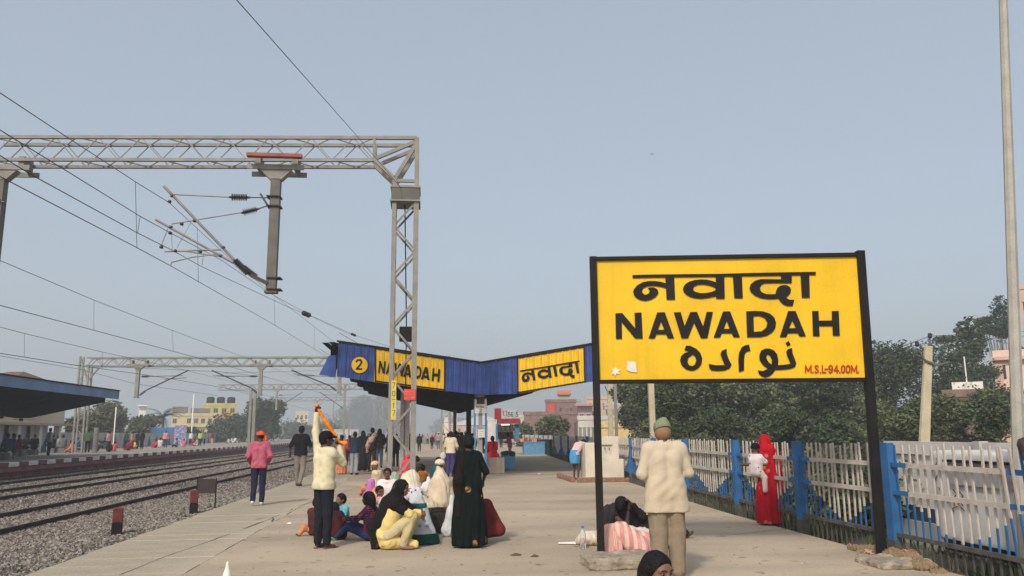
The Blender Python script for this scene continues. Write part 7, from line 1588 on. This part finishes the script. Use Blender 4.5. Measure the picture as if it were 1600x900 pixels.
# ---- P20 girl close to the camera at the bottom edge
gp = G(1016, 899, 0); gy = 4.7; gh = AY(1020, 858, gy); print('girl head top', gh)
gx = gh.x
SG = dict(SIT, head=(0, .03, .865))
person((gx, gy, gh.z - .945), PI + .5, 'dark haired girl in black, only her head showing at the bottom edge', 1.62, SG, None, SKIN2, c_('girl_black', (.012, .012, .014)), 'long', c_('girl_black', (.012, .012, .014)), None, 'long', 0, None, .014, .0, -.15, 0, 2, face_vis=True)
bpy.data.objects['person'].name = 'person'
# white pointed object bottom edge
o = blob('white_bag_peak', [cone((0, 0, -.02), (.0, 0, .055), .020, .009), ell((0, 0, -.05), (.026, .022, .06))], mat('peak_white', (.66, .64, .58), .6, .06, 6), None, .006, .02, 1); o.location = AY(355, 894, 5.2); tag(o, 'white pointed tip of something standing at the bottom edge left of the middle', 'white object')
blob('peak_stand', [cone((0, 0, -.06), (0, 0, -o.location.z + .02), .024, .05)], MATS['peak_white'], o, .02, 0, 1)

# ---- seated group in the middle
yel = c_('kameez_yellow', (.66, .52, .20)); yel2 = c_('salwar_cream', (.50, .42, .24)); blk = spotted('dupatta_black', (.012, .010, .010), (.05, .04, .04), 7, .25)
def yx(t, J, s, hp, M):
    nk = J['neck']
    P = [ell(hp(0, -.015, .028), V3(.097, .110, .103) * s, M), cone(hp(0, -.05, -.02), nk + V3(0, -.05, -.03), .095 * s, .12 * s), cone(J['shL'], J['shR'], .085 * s), cone(J['chest'] + V3(0, -.06, .08), J['waist'] + V3(0, -.10, .02), .15, .12), cone(J['shL'], J['elL'] + V3(0, 0, .03), .085 * s, .07 * s), cone(J['shR'], J['elR'] * .6 + J['shR'] * .4, .085 * s, .07 * s)]
    blob('dupatta', P, blk, t, .012, .05, 1, mod=wrinkle(.009, 1.0), sub=[ell(hp(0, .10, -.02), V3(.060, .07, .095) * s, M)])
    w_ = J['waist']; blob('dupatta_end', [cone(J['chest'] + V3(0, -.14, .0), w_ + V3(0, -.20, -.02), .10, .09), cone(w_ + V3(0, -.2, -.02), V3(w_[0], w_[1] - .18, .03), .085, .06)], blk, t, .012, .04, 1, mod=wrinkle(.012))
    blob('kameez_skirt', [cone(J['pel'] + V3(0, 0, .02), J['pel'] + V3(0, .02, -.06), .16, .15), cone(J['pel'] + V3(0, .05, -.08), V3(0, .26, .06), .13, .06)], yel, t, .013, .05, 1, mod=wrinkle(.01), cuts=[((0, 0, -1), -.01)])
person(G(618, 858), -PI / 2 - .12, 'woman in pale yellow with a black dupatta squatting in profile beside the printed sack', 1.62, SQUAT, dict(elL=(-.16, .22, .50), elR=(.16, .22, .50), wrL=(-.02, .36, .50), wrR=(.02, .34, .46), head=(0, .08, .85)), SKIN2, yel, 'long', yel2, None, 'short', 0, None, .013, -.1, -.1, 0, 2, extra=yx, face_vis=True)
person(G(604, 800) + Vector((0, .1, .05)), PI - .15, 'boy in a white shirt sitting upright and looking at the camera', 1.50, SIT, None, SKIN, c_('white_shirt', (.70, .62, .62)), 'long', c_('grey_dark', (.10, .09, .10)), None, 'crop', 0, None, .015, .1, -.1, 0, 2, face_vis=True, headmul=1.1)
person(G(590, 828) + Vector((0, .35, .0)), PI + .25, 'younger boy with a pink scarf sitting in front of the boy in white', 1.25, SIT, None, SKIN, c_('pale_vest', (.55, .50, .48)), 'long', c_('grey_dark', (.10, .09, .10)), None, 'crop', 0, None, .014, .35, -.15, 0, 2, face_vis=True, child=True, headmul=.95,
       extra=lambda t, J, s, hp, M: blob('pink_scarf', [cone(J['shL'] + V3(0, .04, .02), J['neck'] + V3(0, .09, -.02), .05), cone(J['neck'] + V3(0, .09, -.02), J['shR'] + V3(0, .05, .0), .055)], spotted('scarf_pink', (.58, .22, .24), (.65, .45, .45), 26, .35), t, .011, .03, 1, mod=wrinkle(.008, 2)))
# child in dark plaid, back to camera, legs stretched to the left
PL = dict(SIT, kneeL=(-.10, .38, .27), kneeR=(.10, .36, .30), ankL=(-.10, .66, .07), ankR=(.08, .70, .07), toeL=(-.12, .76, .08), toeR=(.08, .82, .08), elL=(-.22, .16, .42), elR=(.2, .16, .42), wrL=(-.14, .40, .42), wrR=(.06, .42, .42))
person(G(574, 846) + Vector((0, .1, 0)), PI / 2 - .35, 'child in a dark red plaid shirt and jeans sitting with legs stretched toward the man', 1.28, PL, None, SKIN3, striped('plaid_dark', (.06, .012, .03), (.22, .03, .09), 9, 'X', .62, (.015, .012, .03)), 'long', c_('kid_jeans', (.025, .035, .09)), None, 'long', 0, c_('green_slippers', (.10, .26, .09)), .013, -.2, 0, 0, 2, child=True)
person(G(528, 838) + Vector((0, .35, 0)), PI / 2 + .6, 'little girl in a turquoise and red top with short dark hair behind the standing man', 1.12, SIT, None, SKIN2, spotted('turq_red', (.10, .38, .42), (.55, .06, .07), 9, .42), 'short', c_('dark_maroon', (.06, .015, .02)), None, 'short', 0, None, .014, .0, -.1, 0, 1, child=True)
person(G(490, 838) + Vector((.02, .12, 0)), -.5, 'small child in a brown and orange dress behind the legs of the standing man', 1.05, SIT, dict(kneeL=(-.22, -.2, .2), ankL=(-.30, -.28, .05), toeL=(-.42, -.26, .04)), SKIN3, c_('brown_dress', (.07, .022, .02)), 'long', c_('orange_dress', (.55, .20, .10)), None, 'short', 0, None, .015, 0, -.3, 0, 1, child=True)
person(G(520, 846) + Vector((.05, .2, 0)), .9, 'crouching child in maroon bending to the ground behind the man with the raised arm', 1.2, SIT, dict(head=(.05, .20, .62), neck=(.02, .12, .55), chest=(0, .04, .42), shL=(-.14, .08, .50), shR=(.15, .08, .50)), SKIN3, c_('dark_maroon', (.06, .015, .02)), 'long', c_('dark_maroon', (.06, .015, .02)), None, 'short', 0, None, .016, 0, -.4, 0, 1, child=True)
# sitters further back around the gantry leg
person(G(636, 748), .3, 'woman in red and pink sitting behind the gantry legs', 1.55, SIT, None, SKIN3, c_('red_pink', (.55, .08, .10)), 'long', c_('red_pink', (.55, .08, .10)), None, 'bun', 0, None, .022, 0, 0, 0, 0, extra=veil_fn(c_('red_veil', (.60, .05, .07)), 'veil', .02, .4))
person(G(652, 757), 1.2, 'woman in a dark olive wrap sitting right behind the gantry column', 1.60, SIT, dict(head=(0, .06, .82)), SKIN3, c_('dark_olive', (.035, .035, .022)), 'long', c_('dark_olive', (.035, .035, .022)), None, 'bun', 0, None, .022, 0, 0, 0, 0, extra=shawl(c_('dark_olive', (.035, .035, .022)), vox=.02))
person(G(661, 760), -.6, 'child in a bright orange top sitting right of the gantry column', 1.15, SIT, None, SKIN3, spotted('kid_orange', (.65, .22, .03), (.5, .05, .03), 12, .25), 'short', c_('brown_black', (.035, .028, .024)), None, 'short', 0, None, .02, 0, 0, 0, 0, child=True)
person(G(685, 762) + Vector((0, .2, 0)), .5, 'dark haired woman in a teal shawl sitting behind the cream wrapped figure', 1.62, SIT, None, SKIN3, c_('maroon_grey', (.10, .04, .05)), 'long', c_('teal_wrap', (.02, .17, .20)), None, 'short', 0, None, .02, .9, -.3, 0, 1, extra=lambda t, J, s, hp, M: blob('teal_shawl', [cone(J['shL'], J['hipL'] + V3(-.12, 0, .0), .09, .10), cone(J['shL'], J['neck'] + V3(0, -.06, 0), .08)], c_('teal', (.02, .20, .23)), t, .018, .04, 1, mod=wrinkle(.01)))
M_cs = c_('cream_shawl', (.60, .49, .37))
t, J, s, hp, M = person(G(686, 792), 1.0, 'figure wrapped in a cream shawl and head cloth sitting upright left of the saree', 1.70, SIT, dict(head=(0, .0, .88), neck=(0, -.02, .73), elL=(-.12, .05, .36), elR=(.12, .05, .36), wrL=(-.06, .12, .3), wrR=(.06, .12, .3), kneeL=(-.16, .14, .2), kneeR=(.16, .14, .2), ankL=(.03, .16, .07), ankR=(-.03, .18, .07), toeL=(.08, .18, .04), toeR=(-.08, .2, .04)), SKIN3, None, 'long', None, None, None, 0, None, .02, 0, 0, 0, 0,
       cap=turbanfn(M_cs, False, 1.1, 'head_cloth'), extra=lambda t, J, s, hp, M: blob('cream_shawl', [cone(J['shL'] + V3(.05, 0, 0), J['shR'] - V3(.05, 0, 0), .10), cone((0, .02, .12), (0, .0, .45), .26, .225), cone((0, -.02, .45), (0, -.02, .66), .19, .12), cone(J['neck'], J['head'] + V3(0, 0, -.05), .085, .075)], M_cs, t, .014, .06, 1, mod=wrinkle(.014, .7), cuts=[((0, 0, -1), -.005)]))
person(G(578, 775) + Vector((.1, .2, 0)), PI / 2, 'woman in a cream shawl with an orange head scarf behind the boy in white', 1.6, SIT, None, SKIN, None, 'long', c_('orange_dress', (.55, .20, .10)), None, None, 0, None, .022, 0, -.2, 0, 0, cap=turbanfn(c_('scarf_orange_white', (.62, .28, .12), col2=(.6, .5, .42), scale=9)),
       extra=shawl(c_('shawl_cream_worn', (.55, .46, .33), col2=(.45, .3, .18), mix=.4), vox=.018, drop=.38, infl=1.25))
# luggage
def sack(name, px, py, prims, m, lab, cat='sack', dz=0, dy=0, amp=.014, vox=.014, k=.06, rz=0, group=None, f=.9):
    o = blob(name, prims, m, None, vox, k, 1, mod=wrinkle(amp, f, px), cuts=[((0, 0, -1), -.003)]); p = G(px, py) + Vector((0, dy, dz)); o.location = p; o.rotation_euler = (0, 0, rz); return tag(o, lab, cat, group)
M_poly = cloth('poly_sack', (.58, .54, .42), bump=.4, fine=.05)
sack('grain_sack', 640, 775, [cone((0, 0, .15), (0, 0, .34), .33, .27), ell((.05, 0, .56), (.12, .10, .08))], M_poly, 'big bulging cream white sack between the gantry legs', dy=.3)
sack('grain_sack', 612, 772, [cone((0, 0, .15), (0, 0, .32), .24, .20), ell((.05, 0, .46), (.10, .10, .10))], cloth('green_sack', (.30, .36, .27)), 'small pale green sack tied at the top, left of the big cream sack', dy=.4)
sack('white_bundle', 668, 776, [ell((0, 0, .18), (.17, .14, .18)), ell((.02, 0, .36), (.05, .05, .12))], cloth('white_bundle', (.60, .58, .56)), 'small white cloth bundle right of the gantry column', dy=.4)
sack('pink_bundle', 577, 782, [cone((0, 0, .10), (.02, 0, .42), .13, .09), ell((0, 0, .1), (.16, .13, .12))], cloth('bundle_violet', (.45, .16, .42)), 'violet pink cloth bundle at the left of the seated group', dy=.2)
sack('orange_bundle', 586, 784, [ell((0, 0, .16), (.10, .10, .16))], cloth('bundle_orange', (.72, .26, .05)), 'small orange bundle beside the violet pink bundle', dy=.3)
sack('patterned_sack', 598, 838, [cone((0, 0, .10), (.03, .02, .46), .17, .13)], spotted('sack_white_print', (.58, .52, .50), (.40, .25, .25), 16, .2), 'white printed sack leaning between the plaid child and the yellow woman', dy=.1)
gsk = sack('printed_sack', 660, 852, [cone((-.02, 0, .06), (-.10, .05, .62), .18, .11), cone((.08, 0, .05), (-.04, .05, .5), .14, .10)], cloth('sack_print_white', (.50, .52, .55), bump=.3), 'tall white and green printed sack leaning behind the yellow woman', dy=.15, amp=.008)
blob('green_band', [cone((-.025, 0, .03), (-.035, .005, .10), .205, .190), cone((.085, 0, .03), (.075, 0, .10), .165, .155)], cloth('band_green', (.01, .055, .04)), gsk, .014, .05, 1, cuts=[((0, 0, 1), .15), ((0, 0, -1), -.004)])
blob('green_band', [cone((-.08, .035, .50), (-.085, .04, .56), .142, .138)], cloth('band_teal', (.02, .14, .11)), gsk, .012, .03, 1, cuts=[((0, 0, 1), .57), ((0, 0, -1), -.50)])
for k in range(3):
    blob('printed_bird', [ell((-.04 + .05 * k, -.148 + .0 * k, .27 + .09 * (k % 2)), (.028, .010, .028))], cloth('print_purple', (.33, .30, .38)), gsk, .01, 0, 1)
sack('sack_top_cloth', 648, 800, [cone((-.12, 0, .05), (.12, 0, .07), .09), ell((0, 0, .12), (.12, .09, .07))], spotted('cloth_purple_white', (.58, .52, .56), (.16, .06, .20), 22, .35), 'white and purple patterned cloth stuffed in the mouth of the printed sack', 'cloth', dz=.50, dy=.1) if False else None
sack('patterned_cloth', 645, 848, [cone((-.10, 0, .64), (.06, 0, .68), .08), ell((-.02, 0, .72), (.10, .07, .05))], spotted('cloth_purple_white', (.58, .52, .56), (.16, .06, .20), 22, .35), 'white and purple patterned cloth on top of the printed sack', 'cloth', dy=.25)
sack('cream_bundle', 664, 806, [ell((0, 0, .14), (.26, .2, .15)), cone((0, 0, .2), (-.14, .05, .34), .12, .07)], cloth('bundle_cream', (.50, .42, .30)), 'crumpled cream cloth bundle behind the black duffel bag', dy=.3)
sack('pink_white_bundle', 652, 790, [ell((0, 0, .12), (.16, .12, .12)), ell((.04, 0, .24), (.10, .08, .06))], spotted('bundle_pinkwhite', (.60, .48, .45), (.55, .18, .18), 15, .25), 'pink and white cloth bundle at the foot of the gantry column', dy=.2)
df = sack('duffel_bag', 684, 838, [cone((-.22, 0, .20), (.22, .05, .20), .19, .19), ell((0, 0, .28), (.22, .14, .12))], cloth('duffel_black', (.028, .025, .023), bump=.3), 'black duffel bag lying beside the printed sack', 'bag', dy=.25, amp=.006)
b = MB(); b.tube([(-.14, -.15, .30), (-.08, -.17, .40), (.06, -.17, .41), (.13, -.15, .31)], .012, 6); b.build('handle', M_black, df); b = MB(); b.tube([(-.2, -.02, .40), (0, -.02, .415), (.2, .02, .40)], .006, 5); b.build('zip', M_steel2, df)
sack('plastic_bag', 703, 840, [cone((0, 0, .10), (.03, 0, .36), .13, .08), ell((.03, 0, .50), (.05, .05, .12))], cloth('plastic_white', (.55, .56, .55)), 'white plastic bag standing just left of the green saree', 'bag', dy=.15)
sack('plastic_bag', 712, 846, [cone((0, 0, .08), (.0, 0, .25), .07, .05)], cloth('plastic_blue', (.12, .22, .42)), 'blue plastic bag edge peeping out left of the green saree', 'bag', dy=.12)
o = blob('maroon_bag', [cone((-.10, 0, .10), (.22, 0, .14), .09, .08), cone((-.10, 0, .5), (.02, 0, .5), .08), cone((.22, 0, .16), (.04, 0, .5), .08), cone((-.1, 0, .1), (-.1, 0, .5), .09, .08), cone((0, 0, .2), (0, 0, .4), .10)], cloth('bag_maroon', (.14, .025, .025), bump=.2), None, .014, .06, 2); o.location = G(760, 853) + Vector((.0, .42, .02)); o.rotation_euler = (0, 0, -.1); tag(o, 'maroon slanted travel bag standing right of the green saree', 'bag')
b = MB(); b.tube([(-.05, -.11, .50), (-.02, -.13, .60), (.02, -.11, .50)], .01, 5); b.build('strap', M_black, o)
sl2 = MB(); sl2.add([(-.12, -.05, .015), (.12, -.05, .015), (.13, .05, .015), (-.10, .06, .02), (0, 0, .05)], [(0, 1, 4), (1, 2, 4), (2, 3, 4), (3, 0, 4)]); o = sl2.build('slipper', M_black, None, G(660, 772)); tag(o, 'pair of dark slippers on the ground right of the gantry column', 'slippers')
# ---- people on the opposite platform
def far_p(px, py, yaw, lab, topm, botm, h=1.6, pose=None, hair='short', skirt=None, X=None, group='people on the opposite platform', **k):
    p = G(px, py, P1Z)
    if pose is SIT and px < 100: p.z += .36; h *= 1.08; boxobj('stool', p.x - .22, p.y - .2, P1Z, p.x + .22, p.y + .2, p.z, fc('grey'))['label'] = 'low grey seat below the ' + ' '.join(lab.split()[:7]); bpy.data.objects[-1] if False else None
    return person(p, yaw, lab, h, pose, None, SKIN3, topm, 'long', botm, skirt, hair, .84, None, .05, group=group, **k)
cl = lambda n, c: cloth(n, c)
def fc(n): return {'navy': cl('f_navy', (.03, .04, .08)), 'black': cl('f_black', (.014, .014, .016)), 'red': cl('f_red', (.45, .04, .05)), 'mar': cl('f_maroon', (.20, .02, .05)), 'white': cl('f_white', (.55, .53, .50)), 'green': cl('f_green', (.07, .12, .06)), 'pink': cl('f_pink', (.55, .25, .24)), 'or': cl('f_orange', (.65, .22, .10)), 'yel': cl('f_yellow', (.60, .42, .06)), 'lime': cl('f_lime', (.42, .50, .12)), 'grey': cl('f_grey', (.16, .16, .17)), 'tan': cl('f_tan', (.45, .35, .25)), 'coral': cl('f_coral', (.65, .13, .10)), 'dgreen': cl('f_dgreen', (.02, .05, .04)), 'violet': cl('f_violet', (.14, .10, .32))}[n]
tb = boxobj('bench', -1.2, -.25, 0, 1.2, .25, .42, fc('grey'), None, .02); tb.location = G(30, 713, P1Z); tb.rotation_euler = (0, 0, 1.9); tag(tb, 'grey bench under the seated row left of the opposite canopy column', 'bench')
far_p(9, 719, 1.2, 'leftmost sitter under the opposite canopy, in navy', fc('navy'), fc('navy'), 1.75, SIT); far_p(18, 718, 2.0, 'sitter in dark navy next to the leftmost one under the opposite canopy', fc('navy'), fc('black'), 1.75, SIT)
sack('green_bag', 7, 717, [ell((0, 0, .30), (.28, .2, .32))], fc('lime'), 'lime green bag at the left edge of the opposite platform', 'bag', dz=.0, vox=.04, amp=.02).location = G(8, 719, P1Z)
far_p(27, 713, 2.4, 'sitter in red and maroon under the opposite canopy', fc('mar'), fc('red'), 1.7, SIT); far_p(38, 711, 2.8, 'dark clothed sitter left of the canopy column', fc('black'), fc('black'), 1.75, SIT); far_p(52, 711, .6, 'black clothed sitter just left of the dark canopy column', fc('black'), fc('grey'), 1.75, SIT)
far_p(75, 713, -.8, 'person in a white shirt standing beside the canopy column', fc('white'), fc('black'), 1.75); far_p(81, 708, 1.0, 'dark clothed sitter right of the canopy column, nearer', fc('black'), fc('black'), 1.7, SIT); far_p(97, 708, .6, 'sitter in grey right of the canopy column', fc('grey'), fc('grey'), 1.7, SIT)
far_p(88, 707, .6, 'sitter in a pale top right of the canopy column', fc('white'), fc('black'), 1.6, SIT)
far_p(110, 708, 2.0, 'sitter in a peach top with a red skirt cloth', fc('or'), fc('coral'), 1.75, SIT); far_p(115, 706, 2.0, 'sitter in coral red at the end of the seated row', fc('coral'), fc('coral'), 1.5, SIT)
far_p(136, 708, .4, 'standing person in a green top and black trousers', fc('green'), fc('black'), 1.72); far_p(169, 706, 1.1, 'person in a pink shirt beside the parked motorcycle', fc('pink'), fc('navy'), 1.62)
far_p(178, 705, 1.0, 'sitter in coral right of the motorcycle', fc('coral'), fc('red'), 1.5, SIT)
for (px, py, tn, bn, pose, h, lab) in ((196, 702, 'dgreen', 'black', None, 1.65, 'standing figure in dark green left of the woman in orange'), (206, 703, 'or', 'mar', None, 1.6, 'standing woman in orange and maroon'), (200, 704, 'mar', 'mar', SIT, 1.7, 'sitter in maroon before the woman in orange'), (211, 702, 'yel', 'mar', SIT, 1.6, 'sitter in yellow and maroon'), (214, 702, 'black', 'black', None, 1.68, 'standing figure in black right of the woman in orange'), (221, 702, 'black', 'black', None, 1.72, 'standing woman in a black cloak with a white bag'),
        (242, 700, 'red', 'red', SIT, 1.6, 'sitter in red left of the pale top'), (250, 699, 'white', 'grey', SIT, 1.9, 'bending figure in a pale top'), (258, 700, 'pink', 'navy', None, 1.75, 'standing person in pink before the palm'), (275, 699, 'grey', 'black', SIT, 1.8, 'dark figure left of the poster stand'), (287, 698, 'coral', 'white', SIT, 1.6, 'sitter in coral red right of the poster stand'), (297, 697, 'white', 'black', None, 1.7, 'standing person in a white shirt by the lamp post'), (303, 697, 'mar', 'red', SIT, 1.6, 'sitter in maroon by the lamp post'),
        (312, 697, 'lime', 'black', None, 1.72, 'standing person in a lime green shirt'), (308, 697, 'tan', 'tan', SIT, 1.9, 'crouching figure in tan'), (331, 695, 'mar', 'yel', None, 1.65, 'standing woman in maroon and yellow'), (357, 693, 'white', 'grey', SIT, 1.75, 'first white clad sitter of the row near the far end'), (362, 692, 'white', 'green', SIT, 1.9, 'second white clad sitter of the row near the far end'), (367, 692, 'white', 'white', SIT, 2.0, 'third white clad sitter of the row near the far end'),
        (373, 692, 'green', 'white', SIT, 1.75, 'green clad sitter in the far row'), (379, 691, 'tan', 'tan', SIT, 1.8, 'tan clad sitter in the far row'), (385, 691, 'white', 'grey', SIT, 1.7, 'pale sitter at the right of the far row'), (396, 690, 'yel', 'yel', SIT, 1.8, 'yellow clad sitter left of the pink shirted man'), (427, 690, 'white', 'white', None, 1.75, 'white clad standing figure right of the pink shirted man'), (434, 689, 'tan', 'tan', None, 1.7, 'beige clad standing figure near the far end'), (440, 688, 'grey', 'navy', None, 1.7, 'grey clad standing figure near the far end'), (319, 696, 'grey', 'black', None, 1.6, 'grey figure standing by the wall between lime and maroon')):
    far_p(px, py, rng.uniform(0, 6), lab + ' across the tracks', fc(tn), fc(bn), h, pose)
# motorcycle on the opposite platform
p = G(160, 706, P1Z); t = thing('motorcycle', 'dark motorcycle parked on the opposite platform beside the pink shirt', 'motorcycle', p, 1.2)
for yy in (-.62, .62):
    b = MB(); b.lathe([(.20, -.05), (.30, -.05), (.31, 0), (.30, .05), (.20, .05)], (0, yy, .31), 18, 0, (1, 0, 0)); b.build('wheel', M_black, t)
blob('fuel_tank', [cone((0, .05, .78), (0, .35, .80), .12, .10), ell((0, .15, .45), (.14, .2, .18))], mat('bike_black', (.02, .02, .025), .3), t, .03, .05, 1); blob('seat', [cone((0, -.10, .80), (0, -.65, .84), .09, .07)], M_black, t, .03, .02, 1)
b = MB(); b.tube([(0, .62, .31), (0, .45, .95)], .03, 6); b.tube([(-.3, .40, 1.0), (0, .45, .95), (.3, .40, 1.0)], .02, 6); b.tube([(0, -.62, .31), (0, -.1, .45), (0, .4, .8)], .03, 6); b.lathe([(.09, 0), (.1, .08), (.02, .1)], (0, .52, .85), 10, 0, (0, 1, .1)); b.build('fork_and_frame', M_steel2, t)

for o in [o for o in bpy.data.objects if o.name.startswith('stool')]: tag(o, None, 'seat', 'low seats on the opposite platform')
# more figures in the shade of the canopy
for (px, py, lab, tn, bn, h) in ((641, 720, 'person in black partly behind the gantry column, right leg side', 'black', 'black', 1.62), (700, 722, 'dark figure behind the cream jacket, left', 'navy', 'black', 1.6), (716, 722, 'figure in grey behind the cream jacket, right', 'grey', 'black', 1.66), (738, 722, 'figure in black right beside the dark canopy column', 'black', 'black', 1.6), (766, 704, 'far figure in maroon behind the red woman on the bench', 'mar', 'black', 1.6),
        (783, 700, 'far figure in dark green in front of the stall', 'dgreen', 'black', 1.62), (668, 694, 'very far tiny figure in pink down the platform', 'pink', 'black', 1.6), (694, 700, 'far figure in tan near the pale pillar', 'tan', 'grey', 1.62), (545, 728, 'figure in dark red between the peach saree and the navy jacket', 'mar', 'black', 1.55)):
    person(G(px, py), rng.uniform(-.6, .6), lab, h, None, None, SKIN3, fc(tn), 'long', fc(bn), None, 'short', .84, None, .035)
# ================================================================ HAZE
b = MB(); b.box(-420, -60, -2.2, 420, 900, 34)
hz = bpy.data.materials.new('haze'); hz.use_nodes = True; hz.node_tree.nodes.clear()
pv = hz.node_tree.nodes.new('ShaderNodeVolumePrincipled'); pv.inputs['Color'].default_value = (.80, .84, .90, 1); pv.inputs['Density'].default_value = .0014; pv.inputs['Anisotropy'].default_value = .2
ho = hz.node_tree.nodes.new('ShaderNodeOutputMaterial'); hz.node_tree.links.new(pv.outputs[0], ho.inputs['Volume'])
tag(b.build('haze', hz), kind='stuff')
